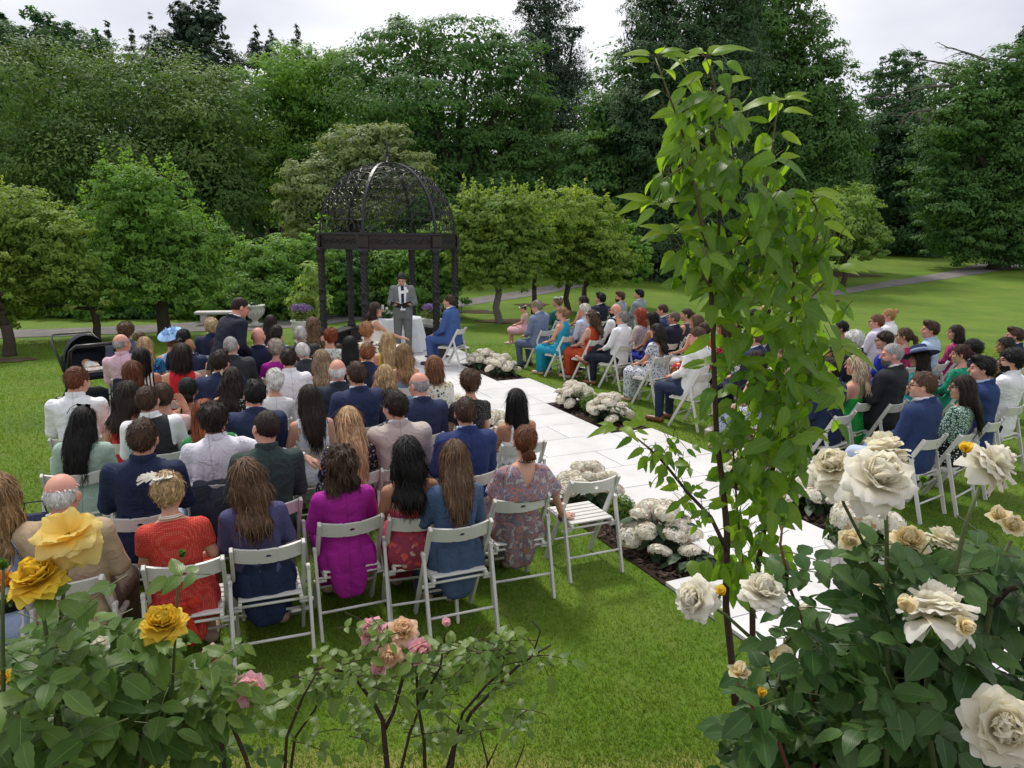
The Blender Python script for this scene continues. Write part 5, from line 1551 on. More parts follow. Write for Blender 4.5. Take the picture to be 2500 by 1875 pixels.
M_LEAFD = leafmat('arrangement_leaves', (.018, .05, .014), (.06, .12, .035), .25)
fa = empty('flower_arrangement', (-2.86, 16.62, .792)); tag(fa, 'low arrangement of white roses and greenery on the table', 'flowers')
def leaf_cloud(name, c, rad, n, L, mat, parent=None, seed=1, flat=1.0, up=.3):
    r = np.random.default_rng(seed)
    d = r.normal(size=(n, 3)); d /= np.linalg.norm(d, axis=1)[:, None]
    p = np.array(c) + d * np.array(rad) * (r.random((n, 1)) ** .45)
    nn = d + r.normal(size=(n, 3)) * .6 + np.array([0, 0, up]); nn /= np.linalg.norm(nn, axis=1)[:, None]
    t = np.cross(nn, r.normal(size=(n, 3))); t /= np.linalg.norm(t, axis=1)[:, None]; b = np.cross(nn, t)
    l = L * r.uniform(.7, 1.3, (n, 1))
    V = np.stack([p - t * l, p + b * l * .45 + nn * l * .1, p + t * l, p - b * l * .45 + nn * l * .1], 1).reshape(-1, 3)
    me = np_mesh(name, V, np.arange(4 * n).reshape(-1, 4), False, r.random(n), [mat])
    o = obj(name, me, parent); o['kind'] = 'stuff'; return o
leaf_cloud('greenery', (0, 0, .09), (.22, .17, .12), 420, .035, M_LEAFD, fa)
rs = random.Random(4)
def small_rose(r):
    m = MB()
    for ring in range(3):
        for k in range(5):
            a = k * 2 * pi / 5 + ring * .6; rr = r * (1 - ring * .28); t = .5 + ring * .38
            d = Vector((cos(a), sin(a), 0)); e = Vector((-sin(a), cos(a), 0))
            m.add([Vector((0, 0, -r * .3)), d * rr * .7 - e * rr * .6 + Vector((0, 0, rr * t * .3)), d * rr * .95 + Vector((0, 0, rr * t)), d * rr * .7 + e * rr * .6 + Vector((0, 0, rr * t * .3))], [(0, 1, 2, 3)])
    return m.mesh('rose', M_PETALW)
SR = small_rose(.045)
for k in range(16):
    a = rs.uniform(0, 2 * pi); q = rs.uniform(.03, .18)
    obj('rose', SR, fa, (q * cos(a), q * sin(a) * .8, .16 - q * .35), (rs.uniform(-.5, .5), rs.uniform(-.5, .5), a))
for i, (x, y, hgt, dsc) in enumerate(((-2.98, 16.95, .26, 'tall white candle in a glass sleeve at the table rear left'), (-2.90, 17.03, .20, 'short white candle in a glass sleeve beside the tall one'), (-2.45, 16.45, .15, 'stubby white pillar candle at the table front'))):
    c = empty('candle', (x, y, .792)); tag(c, dsc, 'candle', 'candles on the ceremony table')
    m = MB(); m.lathe([(.03, 0), (.03, hgt)], 14); m.build('wax', M_CANDLE, c)
    m = MB(); m.tube([(0, 0, hgt), (0, 0, hgt + .015)], .003, 5); m.build('wick', M_FRAME, c)
# the folder in the celebrant's hands
fo = empty('open_folder', (-2.29, 15.24, 1.19), R(184)); tag(fo, 'open black folder held by the celebrant in grey', 'folder')
for sg in (-1, 1):
    m = MB(); m.box((sg * .118, 0, 0), (.226, .31, .006), None, .001)
    o = m.build('cover', fab((.018, .019, .022), bump=.1), fo); o.rotation_euler = (R(24), sg * R(-16), 0)
    m = MB(); m.box((sg * .118, 0, .007), (.20, .285, .004)); p = m.build('paper', plain('white_paper', (.8, .8, .78)), fo); p.rotation_euler = (R(24), sg * R(-16), 0)

# ================================================================== urns with flowers
M_STONEW = plain('weathered_white_stone', (.60, .59, .55), .8, .2, 5, .25, .5, 22)
M_PURP = leafmat('purple_petals', (.10, .045, .30), (.24, .13, .52), .3)
M_YG = leafmat('yellow_green_leaves', (.07, .12, .025), (.20, .25, .06), .35)
def urn(x, y, z, sc, label, purple=True):
    u = empty('stone_urn', (x, y, z)); u.scale = (sc,) * 3; tag(u, label, 'urn', 'white stone urns')
    m = MB(); m.box((0, 0, .03), (.36, .36, .06), None, .008); m.build('foot', M_STONEW, u)
    m = MB(); m.lathe([(.15, .06), (.10, .10), (.075, .15), (.10, .19), (.17, .24), (.24, .34), (.27, .46), (.265, .56), (.31, .60), (.31, .63), (.26, .63), (.24, .56), (.0, .55)], 28)
    for k in range(14):
        a = 2 * pi * k / 14; m.tube([(r * cos(a), r * sin(a), zz) for r, zz in ((.245, .33), (.278, .44), (.278, .52))], .014, 5)
    m.build('bowl', M_STONEW, u, True)
    if purple:
        leaf_cloud('foliage', (0, 0, .80), (.34, .34, .22), 700, .045, M_YG, u, 3)
        leaf_cloud('blossom', (0, 0, .98), (.34, .34, .14), 600, .028, M_PURP, u, 5)
    return u
p = onz(1045, 800, 0); urn(-2.05, 18.75, .04, .80, 'white stone urn of purple flowers at the gazebo right')
urn(onz(738, 834).x, onz(738, 834).y, 0, .85, 'white stone urn of purple flowers on the gravel left')
ur = urn(onz(624, 795).x, onz(624, 795).y, 0, .95, 'carved white pedestal urn without flowers by the hedge', False)
leaf_cloud('foliage', (0, 0, .68), (.16, .16, .10), 90, .05, M_LEAFD, ur, 3)
b = empty('stone_bench', (onz(575, 793).x - .35, onz(575, 793).y, 0), R(12)); tag(b, 'low white stone bench beside the pedestal urn', 'bench')
m = MB(); m.box((0, 0, .36), (1.5, .42, .08), None, .02); m.build('seat', M_STONEW, b)
for s in (-1, 1):
    m = MB(); m.box((s * .5, 0, .16), (.20, .34, .32), None, .02); m.build('support', M_STONEW, b)

# ================================================================== hydrangeas and box balls in the beds
def floret_head(seed, r=.085, n=150):
    rg = np.random.default_rng(seed); V, Q, A = [], [], []
    for i in range(n):
        zc_ = 1 - 1.45 * (i + .5) / n; ph = i * 2.39996; q = sqrt(max(0, 1 - zc_ * zc_))
        d = Vector((q * cos(ph), q * sin(ph), zc_ * .78)); c = d * r * (1 + .12 * rg.random()); nrm = (d + Vector(rg.normal(size=3)) * .22).normalized()
        x = nrm.orthogonal().normalized(); y = nrm.cross(x); a0 = rg.random() * 6.28; pr_ = r * rg.uniform(.17, .23); tone = rg.random()
        for k in range(4):
            a = a0 + k * pi / 2; u = x * cos(a) + y * sin(a); v = -x * sin(a) + y * cos(a); b_ = len(V)
            V += [c, c + u * pr_ * .6 - v * pr_ * .5 + nrm * pr_ * .22, c + u * pr_ * 1.08 + nrm * pr_ * .05, c + u * pr_ * .6 + v * pr_ * .5 + nrm * pr_ * .22]
            Q.append((b_, b_ + 1, b_ + 2, b_ + 3)); A.append(tone)
    return V, Q, A
def hyd_mat():
    s = NT('hydrangea_petals'); s.rough(.75, .2)
    a = s.n('ShaderNodeAttribute', attribute_name='rnd')
    c = s.ramp(a.outputs['Fac'], [(0, (.76, .74, .54)), (.3, (.80, .775, .66)), (.86, (.82, .79, .70)), (.95, (.66, .50, .36)), (1, (.46, .27, .14))])
    s.col(c); s.translucent(c, .25); return s.m
M_HYD = hyd_mat()
HH = []
for k in range(5):
    v, q_, a_ = floret_head(k + 1, .092, 150); HH.append(np_mesh('flower_head', v, q_, False, a_, [M_HYD]))
M_HLEAF = leafmat('hydrangea_leaves', (.010, .030, .012), (.035, .075, .024), .2, .5)
def simple_leaf(L, W, droop=.25, fold=.15, n=6):
    V, Q, UV = [], [], []
    for i in range(n + 1):
        t = i / n; w_ = W * .5 * (sin(pi * t ** .85)) ** .8 * (1 if i < n else 0) + .0004; y = L * t; z = -droop * L * t * t
        V += [(-w_, y, z + fold * w_), (0, y, z), (w_, y, z + fold * w_)]
    for i in range(n):
        a = i * 3; Q += [(a, a + 1, a + 4, a + 3), (a + 1, a + 2, a + 5, a + 4)]
    return V, Q
hl_ = simple_leaf(.14, .085, .35, .2, 5); HLEAF = np_mesh('leaf', hl_[0], hl_[1], True, np.linspace(0, 1, len(hl_[1])), [M_HLEAF])
HLEAF.materials[0] = leafmat('hydrangea_leaf_blade', (.010, .030, .012), (.035, .075, .024), .2, .5, objrand=True)
def hydrangea(s, t, sc, nh, label, seed, hgt=.33, spread=.29):
    rs = random.Random(seed); p = ais(s, t, .02)
    h = empty('hydrangea', p); tag(h, label, 'hydrangea', 'white hydrangeas along the aisle')
    st = MB(); nh = int(nh * 1.9) if nh > 2 else nh
    for k in range(nh):
        a = k * 2.4 + rs.uniform(-.3, .3); q = spread * sqrt((k + .4) / nh) * sc; z = (hgt - .75 * q * q / spread) * sc + rs.uniform(-.03, .03)
        st.tube([(q * .2 * cos(a), q * .2 * sin(a), 0), (q * .7 * cos(a), q * .7 * sin(a), z * .6), (q * cos(a), q * sin(a), z - .03)], .005, 4)
        o = obj('flower_head', HH[rs.randrange(5)], h, (q * cos(a), q * sin(a), z), (rs.uniform(-.2, .2) - sin(a) * q * 1.8, cos(a) * q * 1.8, rs.uniform(0, 6)))
        e = sc * rs.uniform(.85, 1.2); o.scale = (e * .92, e * .92, e * .66)
    st.build('stem', M_STEMG, h)
    h.children[-1]['kind'] = 'stuff'
    for k in range(42):
        a = k * 2.4 + rs.uniform(-.4, .4); q = rs.uniform(.05, .20) * sc; z = rs.uniform(.05, hgt * .78) * sc
        o = obj('leaf', HLEAF, h, (q * cos(a), q * sin(a), z), (rs.uniform(-.55, .35), rs.uniform(-.3, .3), a - pi / 2)); e = sc * rs.uniform(.8, 1.25); o.scale = (e, e, e)
M_BOX = leafmat('box_leaves', (.045, .105, .012), (.14, .23, .030), .3)
def box_ball(s, t, r, label, seed):
    b = empty('box_ball', ais(s, t, .02)); tag(b, label, 'box shrub', 'clipped box balls in the flower beds')
    m = MB(); m.tube([(0, 0, 0), (0, 0, r)], .012, 6); m.build('stem', plain('brown_stem', (.06, .04, .025)), b)
    leaf_cloud('foliage', (0, 0, r * .95), (r, r, r * .95), 2200, .016, M_BOX, b, seed)
hydrangea(-5.2, .33, 1.0, 8, 'hydrangea nearest the groom in the farthest right bed', 1)
hydrangea(-3.9, .36, 1.05, 8, 'hydrangea at the near end of the farthest right bed', 2)
hydrangea(.55, .33, 1.05, 9, 'cream hydrangea behind the box ball in the middle right bed', 3)
box_ball(1.25, .34, .17, 'round clipped box ball between two hydrangeas in the middle right bed', 4)
hydrangea(2.0, .36, 1.05, 9, 'hydrangea with browned petals before the middle right box ball', 5)
hydrangea(6.6, .33, 1.0, 8, 'hydrangea in the nearest right bed behind the sapling', 6)
hydrangea(7.9, .38, 1.05, 8, 'hydrangea in the nearest right bed under the white roses', 7)
hydrangea(6.35, -1.66, 1.0, 8, 'hydrangea behind the empty chair at the aisle', 8, .40)
box_ball(7.2, -1.62, .15, 'round clipped box ball beside the empty chair', 9)
hydrangea(8.1, -1.62, 1.1, 9, 'large blushing hydrangea at the near end of the left bed', 10)
hydrangea(8.75, -1.60, .75, 2, 'small lone hydrangea head at the near corner of the left bed', 11, .20, .06)
hydrangea(.7, -1.62, 1.0, 8, 'hydrangea showing between the black top and the strappy white top', 12)
hydrangea(2.3, -1.62, 1.0, 7, 'hydrangea behind the black bobbed woman at the aisle', 13)
q = onz(2085, 1500, .0)
u2 = urn(q.x, q.y, .045, .8, 'grey stone pot holding a hydrangea at the near aisle corner', False)
leaf_cloud('foliage', (0, 0, .72), (.32, .32, .2), 260, .07, M_LEAFD, u2, 8)
for k in range(7):
    a = k * 2.4; obj('flower_head', HH[k % 5], u2, (.22 * cos(a) * sqrt(k / 7), .22 * sin(a) * sqrt(k / 7), .95 - .02 * k), (0, 0, a)).scale = (1.4,) * 3

# ================================================================== pram, coats, bags
M_BLKF = fab((.016, .019, .028), bump=.3); M_BLKP = plain('black_plastic', (.012, .012, .013), .4, .5)
def pram(x, y, yaw):
    p = empty('pram', (x, y, 0), yaw); tag(p, 'black pram with its hood up beside the man in pink', 'pram')
    m = MB()
    for i in range(9):
        pass
    # hood: a quarter shell
    vs_ = []; n1, n2 = 10, 14
    for i in range(n1 + 1):
        e = R(-15) + R(120) * i / n1
        for k in range(n2 + 1):
            a = pi * k / n2
            vs_.append((.24 * cos(a), -.05 - .34 * sin(a) * cos(e) , .72 + .32 * sin(a) * sin(e) + .04))
    m.add(vs_, [(i * (n2 + 1) + k, i * (n2 + 1) + k + 1, (i + 1) * (n2 + 1) + k + 1, (i + 1) * (n2 + 1) + k) for i in range(n1) for k in range(n2)])
    m.build('hood', M_BLKF, p, True)
    m = MB(); m.box((0, .12, .58), (.46, .62, .10), Matrix.Rotation(R(8), 3, 'X'), .04); m.box((0, -.20, .68), (.46, .10, .30), Matrix.Rotation(R(25), 3, 'X'), .03); m.build('seat', M_BLKF, p)
    m = MB(); m.tube([(.25, -.1, .62), (.26, -.45, .95), (.22, -.58, 1.03), (-.22, -.58, 1.03), (-.26, -.45, .95), (-.25, -.1, .62)], .014, 6); m.build('handle', M_BLKP, p, True)
    m = MB(); m.tube([(.25, .1, .66), (.25, .28, .92), (.20, .34, .98), (-.20, .34, .98), (-.25, .28, .92), (-.25, .1, .66)], .022, 6); m.build('bumper_bar', M_BLKP, p, True)
    m = MB()
    for s in (-1, 1):
        m.tube([(s * .24, -.15, .55), (s * .25, .38, .12)], .014, 6); m.tube([(s * .24, .1, .55), (s * .27, -.38, .14)], .014, 6)
    m.build('frame', M_BLKP, p, True)
    m = MB(); m.box((0, 0, .30), (.40, .50, .14), None, .03); m.build('basket', M_BLKF, p)
    for s in (-1, 1):
        for (yy, r) in ((.40, .09), (-.40, .13)):
            m = MB(); m.tube([(s * .24, yy, r), (s * .29, yy, r)], r, 18); wv = m.build('wheel', M_BLKP, p)
            h = MB(); h.tube([(s * .235, yy, r), (s * .295, yy, r)], r * .45, 12); h.build('hub', plain('grey_hub', (.2, .2, .21), .4), wv)
    m = MB(); m.box((0, .22, .66), (.34, .40, .06), Matrix.Rotation(R(8), 3, 'X'), .03); m.build('blanket', fab((.55, .50, .48), 'floral', (.3, .3, .35), (.5, .4, .4), 20), p)
    return p
pp = onz(215, 890, .80); PR = pram(pp.x, pp.y, R(225)); PR.scale = (1.15,) * 3
bb = empty('person', (0, 0, 0)); bb.location = PR.location + Vector((0.02, -.02, .78)); bb.rotation_euler = (0, 0, R(225)); tag(bb, 'baby lying in the black pram', 'person')
g = G((-.10, -.22, -.08), (.10, .30, .12), .011)
f = smin(f_ell(g, (0, -.10, .03), (.062, .068, .062)), f_ell(g, (0, .05, .02), (.075, .12, .055)), .03)
for s in (-1, 1):
    f = smin(f, f_cone(g, (s * .06, .02, .04), (s * .085, .10, .05), .026, .018), .02); f = smin(f, f_cone(g, (s * .04, .14, .02), (s * .05, .25, .03), .034, .022), .02)
Vb, Qb = nets(f, g); obj('body', np_mesh('body', Vb, Qb, mats=[skin(SK['f'])]), bb)
f2 = np.maximum(smin(f_ell(g, (0, .06, .02), (.084, .13, .063)), np.minimum(f_cone(g, (-.04, .14, .02), (-.05, .22, .03), .040, .032), f_cone(g, (.04, .14, .02), (.05, .22, .03), .040, .032)), .03), -.03 - g.Y)
Vb, Qb = nets(f2, g); obj('romper', np_mesh('romper', Vb, Qb, mats=[fab((.7, .68, .66))]), bb)

def coat_on_chair(x, y, yaw, mat, label, drop=.22, w=.21, h=.83):
    m = MB(); n = 9; rows_ = [(.10, .62), (.03, .76), (-.0, h - .01), (-.05, h), (-.10, h - .02), (-.13, .66), (-.15, .45), (-.16, drop)]
    vs_ = []
    for j, (yy, zz) in enumerate(rows_):
        for k in range(n):
            u = k / (n - 1) * 2 - 1
            vs_.append((u * w * (1 + .05 * sin(j * 1.3)), yy - .10 + .015 * sin(5 * u + j) - .02 * u * u, zz + .012 * sin(7 * u + j * .8) - .03 * (abs(u) > .9)))
    m.add(vs_, [(j * n + k, j * n + k + 1, (j + 1) * n + k + 1, (j + 1) * n + k) for j in range(len(rows_) - 1) for k in range(n)])
    o = m.build('hung_coat', mat, None, True); o.location = (x, y, 0); o.rotation_euler = (0, 0, yaw)
    md = o.modifiers.new('thick', 'SOLIDIFY'); md.thickness = .018; md.offset = 1
    tag(o, label, 'coat')
d3 = {d: (x, y) for d, x, y in PEOPLE}
x, y = d3['bald man in pink shirt beside the pram']; coat_on_chair(x, y, R(20), NAVY, 'navy jacket hung over the chair of the pink shirted man')
x, y = d3['dark haired man in white shirt stretching his arm out']; coat_on_chair(x, y, R(20), fab((.040, .043, .060), 'check', (.06, .06, .08), sc=60), 'charcoal grey coat hung over the chair of the reaching man', .30)
x, y = d3['grey haired man in white shirt with crossed legs']
def bag(x, y, z, yaw, dims, mat, label, strap=True):
    b = empty('handbag', (x, y, z), yaw); tag(b, label, 'handbag')
    m = MB(); m.box((0, 0, dims[2] / 2), dims, None, min(dims) * .3); m.build('bag_body', mat, b)
    if strap:
        m = MB(); m.tube([(-dims[0] * .35, 0, dims[2] * .95), (-dims[0] * .25, 0, dims[2] * 1.5), (dims[0] * .25, 0, dims[2] * 1.5), (dims[0] * .35, 0, dims[2] * .95)], .006, 5); m.build('strap', mat, b)
m_sil = plain('silver_leather', (.50, .48, .44), .28, .5, metal=.7)
x, y = d3['black haired woman in mint green dress']; q = Vector((x, y, 0)) + Matrix.Rotation(R(24), 3, 'Z') @ Vector((-.30, -.16, 0)); bag(q.x, q.y, .30, R(24), (.24, .13, .20), NAVY, 'navy handbag hanging at the side of the mint dress chair')
q = onz(718, 1492, .03); bag(q.x, q.y, 0, R(24), (.26, .05, .05), m_sil, 'silver clutch lying on the grass behind the magenta dress chair', False)
q = onz(1738, 1055, .1); bag(q.x, q.y, 0, R(40), (.22, .12, .18), m_sil, 'silver handbag on the grass behind the cream jacket')
q = onz(1985, 1085, .1); bag(q.x, q.y, 0, R(40), (.24, .12, .20), fab((.16, .01, .05)), 'burgundy handbag under the chairs of the right block')
# ================================================================== trees
M_BARK = plain('tree_bark', (.060, .048, .036), .95, .1, 8, .4, 1.0, 30)
M_BARKG = plain('grey_bark', (.13, .12, .10), .95, .1, 8, .4, 1.0, 30)
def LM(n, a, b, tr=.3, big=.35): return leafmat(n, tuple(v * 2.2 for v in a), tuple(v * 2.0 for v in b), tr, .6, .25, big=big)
LF = dict(
    olive=LM('olive_leaves', (.022, .050, .014), (.078, .120, .030)),
    mid=LM('mid_green_leaves', (.015, .046, .013), (.062, .118, .028)),
    deep=LM('deep_green_leaves', (.010, .034, .014), (.040, .082, .026)),
    fresh=LM('fresh_green_leaves', (.035, .085, .016), (.110, .185, .034), .38),
    yell=LM('yellow_green_leaves', (.045, .085, .014), (.150, .190, .038), .38),
    beige=LM('grey_olive_leaves', (.050, .075, .028), (.140, .160, .068)),
    dark=LM('dark_conifer_needles', (.007, .016, .010), (.026, .045, .022), .08),
    ced=LM('drooping_conifer_sprays', (.010, .028, .012), (.040, .074, .026), .15),
    bright=LM('bright_shrub_leaves', (.055, .100, .022), (.160, .215, .055), .38))
def crown_mesh_np(lobes, n, L, seed, droop=0.0, clump=.26, per=70, aspect=.5, fill=.20, shell=.75, topbias=.35, flat=.62, rmax=1.10):
    r = np.random.default_rng(seed)
    lob = np.array(lobes, float); vol = lob[:, 3] * lob[:, 4] * .5 + lob[:, 3] * lob[:, 5]
    n1 = int(n * (1 - fill)); nc = max(4, n1 // per)
    li = r.choice(len(lob), nc, p=vol / vol.sum())
    d = r.normal(size=(nc, 3)); d[:, 2] += topbias; d[:, 1] -= .25; d /= np.linalg.norm(d, axis=1)[:, None]
    rad = shell + (rmax - shell) * r.random(nc) ** .65
    cc = lob[li, :3] + d * lob[li, 3:6] * rad[:, None]
    cr = (lob[li, 3:6].mean(1) * clump * r.uniform(.5, 1.25, nc))
    ci = np.repeat(np.arange(nc), per); m = len(ci)
    e = r.normal(size=(m, 3)); e /= np.linalg.norm(e, axis=1)[:, None]
    q = e * (r.random((m, 1)) ** .5) * np.array([1.25, 1.25, flat]); 
    p = cc[ci] + q * cr[ci, None]
    if droop:
        out = (p - cc[ci]); p[:, 2] -= droop * (np.hypot(out[:, 0], out[:, 1]) ** 1.3)
        p[:, 2] -= droop * .6 * r.random(m) * cr[ci]
    nn = d[ci] * .6 + e * .6 + np.array([0, -.15, .55]) + r.normal(size=(m, 3)) * .30
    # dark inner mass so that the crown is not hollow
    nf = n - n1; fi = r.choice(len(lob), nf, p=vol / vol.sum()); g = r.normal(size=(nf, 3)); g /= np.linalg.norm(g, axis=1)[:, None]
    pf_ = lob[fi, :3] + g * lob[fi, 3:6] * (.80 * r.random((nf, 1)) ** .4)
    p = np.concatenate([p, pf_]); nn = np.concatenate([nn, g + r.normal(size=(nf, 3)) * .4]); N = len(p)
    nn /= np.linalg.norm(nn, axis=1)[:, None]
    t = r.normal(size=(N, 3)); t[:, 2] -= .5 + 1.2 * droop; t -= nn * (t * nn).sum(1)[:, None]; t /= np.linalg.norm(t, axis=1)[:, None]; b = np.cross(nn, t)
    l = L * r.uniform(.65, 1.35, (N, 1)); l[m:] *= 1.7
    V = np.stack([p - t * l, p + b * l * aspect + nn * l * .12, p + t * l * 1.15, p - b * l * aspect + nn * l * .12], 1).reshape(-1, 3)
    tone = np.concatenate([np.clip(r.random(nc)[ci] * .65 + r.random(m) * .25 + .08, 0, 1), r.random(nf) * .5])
    return V, np.arange(4 * N).reshape(-1, 4), tone
def S2(x, y, Y): return at(x * 1.1302, y * 1.1302, Y)
TREES = 0
ORCH = dict(shell=.45, clump=.21, rmax=1.26, per=42)
def tree(label, Y, px_lobes, n, leaf, mat, trunk=None, tr=.22, bark=None, name='tree', cat='tree', group='trees behind the lawn', depth=.85, limbs=True, shoots=0, **k):
    """px_lobes: ellipses in the 2212-wide view of the photograph, put at distance Y with real depth"""
    global TREES; TREES += 1
    if Y > 33 and name == 'tree': n = int(n * 1.45); leaf *= .80
    sc = Y / 1596.0; lobes = []
    for i, (x, y, rx, ry) in enumerate(px_lobes):
        c = S2(x, y, Y); rs = random.Random(i + TREES * 7)
        lobes.append((c.x, c.y + rs.uniform(-.35, .35) * rx * sc, c.z, rx * sc, max(rx * depth, ry * .7) * sc, ry * sc))
    bx = trunk[0] if trunk else sum(l[0] for l in px_lobes) / len(px_lobes)
    c0 = S2(bx, 620, Y); base = Vector((c0.x, Y + (trunk[1] if trunk and len(trunk) > 1 else 0), float(terrain(c0.x, Y))))
    o = empty(name, base); tag(o, label, cat, group)
    lob = [(a - base.x, b - base.y, c - base.z, d, e, f) for a, b, c, d, e, f in lobes]
    if name == 'apple_tree': k = {**ORCH, **k}; n = int(n * 1.15)
    V, Q, A = crown_mesh_np(lob, n, leaf, TREES, **k)
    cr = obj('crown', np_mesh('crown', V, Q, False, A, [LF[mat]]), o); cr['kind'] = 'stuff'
    m = MB(); rs = random.Random(TREES)
    top = max(l[2] for l in lob); mean = Vector((sum(l[0] for l in lob) / len(lob), sum(l[1] for l in lob) / len(lob), top * .8))
    fork = Vector((0, 0, min(top * .3, 1.6 if name != 'tree' else 2.6 if Y > 30 else 1.1)))
    m.tube([(0, 0, -.1), fork * .12, fork * .5 + Vector((rs.uniform(-.1, .1), 0, 0)), fork], [tr * 1.45, tr * 1.1, tr * .95, tr * .9], 9)
    m.tube([fork, fork.lerp(mean, .5) + Vector((rs.uniform(-.2, .2), 0, 0)), mean], [tr * .9, tr * .6, tr * .15], 7)
    for i, l in enumerate(lob):
        if not limbs or l[2] < fork.z: continue
        e = Vector((l[0], l[1], l[2])); h = fork + Vector((0, 0, rs.uniform(0, .4) * (l[2] - fork.z)))
        m.tube([h, h.lerp(e, .5) + Vector((rs.uniform(-.15, .15), rs.uniform(-.1, .1), .12 * l[5])), e], [tr * .55, tr * .35, tr * .10], 6)
    m.build('trunk', bark or M_BARK, o, True)
    if shoots:
        mm = MB(); Vs, Qs, As = [], [], []; r = np.random.default_rng(TREES)
        for j in range(shoots):
            l = lob[r.integers(len(lob))]; b = Vector((l[0] + r.uniform(-.8, .8) * l[3], l[1] + r.uniform(-.8, .5) * l[4], l[2] + .75 * l[5])); hh = r.uniform(.25, .75)
            tp = b + Vector((r.uniform(-.12, .12), r.uniform(-.1, .1), hh)); mm.tube([b, tp], [.012, .004], 4)
            for q in range(26):
                u = r.random(); c = b.lerp(tp, u); dv = Vector(r.normal(size=3)).normalized(); s_ = Vector(r.normal(size=3)).cross(dv).normalized(); ll = leaf * 1.2; kk = len(Vs)
                Vs += [c, c + dv * ll + s_ * ll * .5, c + dv * ll * 2, c + dv * ll - s_ * ll * .5]; Qs.append((kk, kk + 1, kk + 2, kk + 3)); As.append(.5 + .5 * r.random())
        mm.build('shoot', bark or M_BARK, o)['kind'] = 'stuff'
        obj('shoot_leaves', np_mesh('shoot_leaves', Vs, Qs, False, As, [LF[mat]]), o)['kind'] = 'stuff'
    return o
# --- the wood far behind
tree('dark deciduous wood closing the view far behind all the trees', 66, [(x, 430 + 40 * sin(x * .013), 150, 200 + 30 * sin(x * .02)) for x in range(-150, 2400, 150)], 80000, .27, 'deep', None, .3, group='', limbs=False, cat='wood', name='wood', fill=.4)
bpy.data.objects['wood']['kind'] = 'stuff'
# --- large trees, left to right
tree('spiky topped blue green tree at the far left skyline', 54, [(40, 130, 85, 60), (150, 130, 90, 60), (110, 80, 45, 40), (15, 70, 22, 35), (230, 190, 70, 50), (60, 230, 120, 80)], 17000, .17, 'deep', (90,), .35, shoots=10)
tree('broad domed olive green tree behind the left apple trees', 38, [(110, 235, 170, 115), (300, 225, 190, 110), (430, 290, 140, 120), (250, 380, 240, 130), (60, 420, 160, 140), (490, 400, 90, 80), (390, 440, 150, 90), (130, 520, 170, 90)], 52000, .115, 'olive', (300,), .4)
tree('tall ragged dark tree standing above the domed olive tree', 50, [(425, 80, 48, 62), (455, 50, 36, 42), (395, 60, 26, 34), (385, 160, 62, 70), (480, 165, 58, 60), (430, 235, 100, 75), (500, 250, 60, 60)], 20000, .14, 'dark', (440,), .4, shoots=14, clump=.22)
for i, (x, t_, b, w_) in enumerate(((230, 50, 160, 24), (285, 66, 165, 24), (326, 38, 150, 30), (553, 60, 140, 26), (585, 70, 140, 24), (617, 98, 160, 24), (640, 58, 150, 22), (668, 110, 160, 20))):
    lb = ['leftmost thin spruce on the skyline', 'second thin spruce on the left skyline', 'third spruce beside the ragged dark tree', 'pine just right of the ragged dark tree', 'pine with a rounded tip on the skyline', 'small pine before the thin antenna like spruce', 'thin antenna like spruce on the skyline', 'lowest pine at the right end of the skyline row'][i]
    L_ = []
    for k in range(6):
        u = k / 5; L_.append((x + 3 * sin(k * 2.1), t_ + (b - t_) * u, 3 + w_ * u, 9))
    tree(lb, 56, L_, 1500, .12, 'dark', (x,), .12, name='spruce', group='spruces on the skyline', per=24, clump=.5, shell=.3, aspect=.22, droop=.1, limbs=False)
    s_ = bpy.data.objects[-1] if False else None
tree('fresh green tree in the gap left of the hornbeam', 47, [(640, 190, 110, 70), (590, 270, 95, 95), (700, 250, 100, 110), (740, 170, 70, 50), (640, 370, 110, 110), (560, 350, 70, 90), (720, 400, 100, 100)], 28000, .135, 'fresh', (650,), .35)
tree('great layered hornbeam behind the gazebo dome', 41, [(880, 120, 110, 62), (1010, 130, 130, 75), (1110, 165, 85, 75), (800, 190, 95, 80), (930, 230, 170, 80), (1080, 260, 140, 75), (860, 320, 150, 75), (1000, 350, 160, 75), (1130, 350, 90, 80), (920, 430, 170, 75), (1080, 450, 140, 75), (960, 520, 200, 60), (1150, 250, 60, 70)], 52000, .115, 'mid', (980,), .5, droop=.22, clump=.34, per=110, flat=.34)
tree('towering dark conifer rising behind the hornbeam', 58, [(1175, -60, 42, 60), (1185, 10, 55, 45), (1170, 70, 50, 40), (1195, 120, 62, 40), (1180, 175, 60, 38), (1215, 200, 70, 45), (1240, 160, 40, 26), (1200, 260, 90, 60), (1140, 20, 26, 16), (1130, 100, 22, 12), (1240, 70, 26, 14)], 22000, .13, 'dark', (1190,), .45, clump=.36, per=50, aspect=.3)
tree('hornbeam with arching boughs left of the tall cypress', 39, [(1370, 200, 85, 85), (1310, 270, 85, 60), (1255, 340, 80, 60), (1370, 300, 90, 70), (1300, 390, 120, 65), (1400, 380, 80, 80), (1230, 450, 80, 60), (1340, 470, 130, 70), (1280, 540, 120, 60), (1400, 550, 80, 60)], 36000, .11, 'mid', (1360,), .4, droop=.30, clump=.34, per=110, flat=.36)
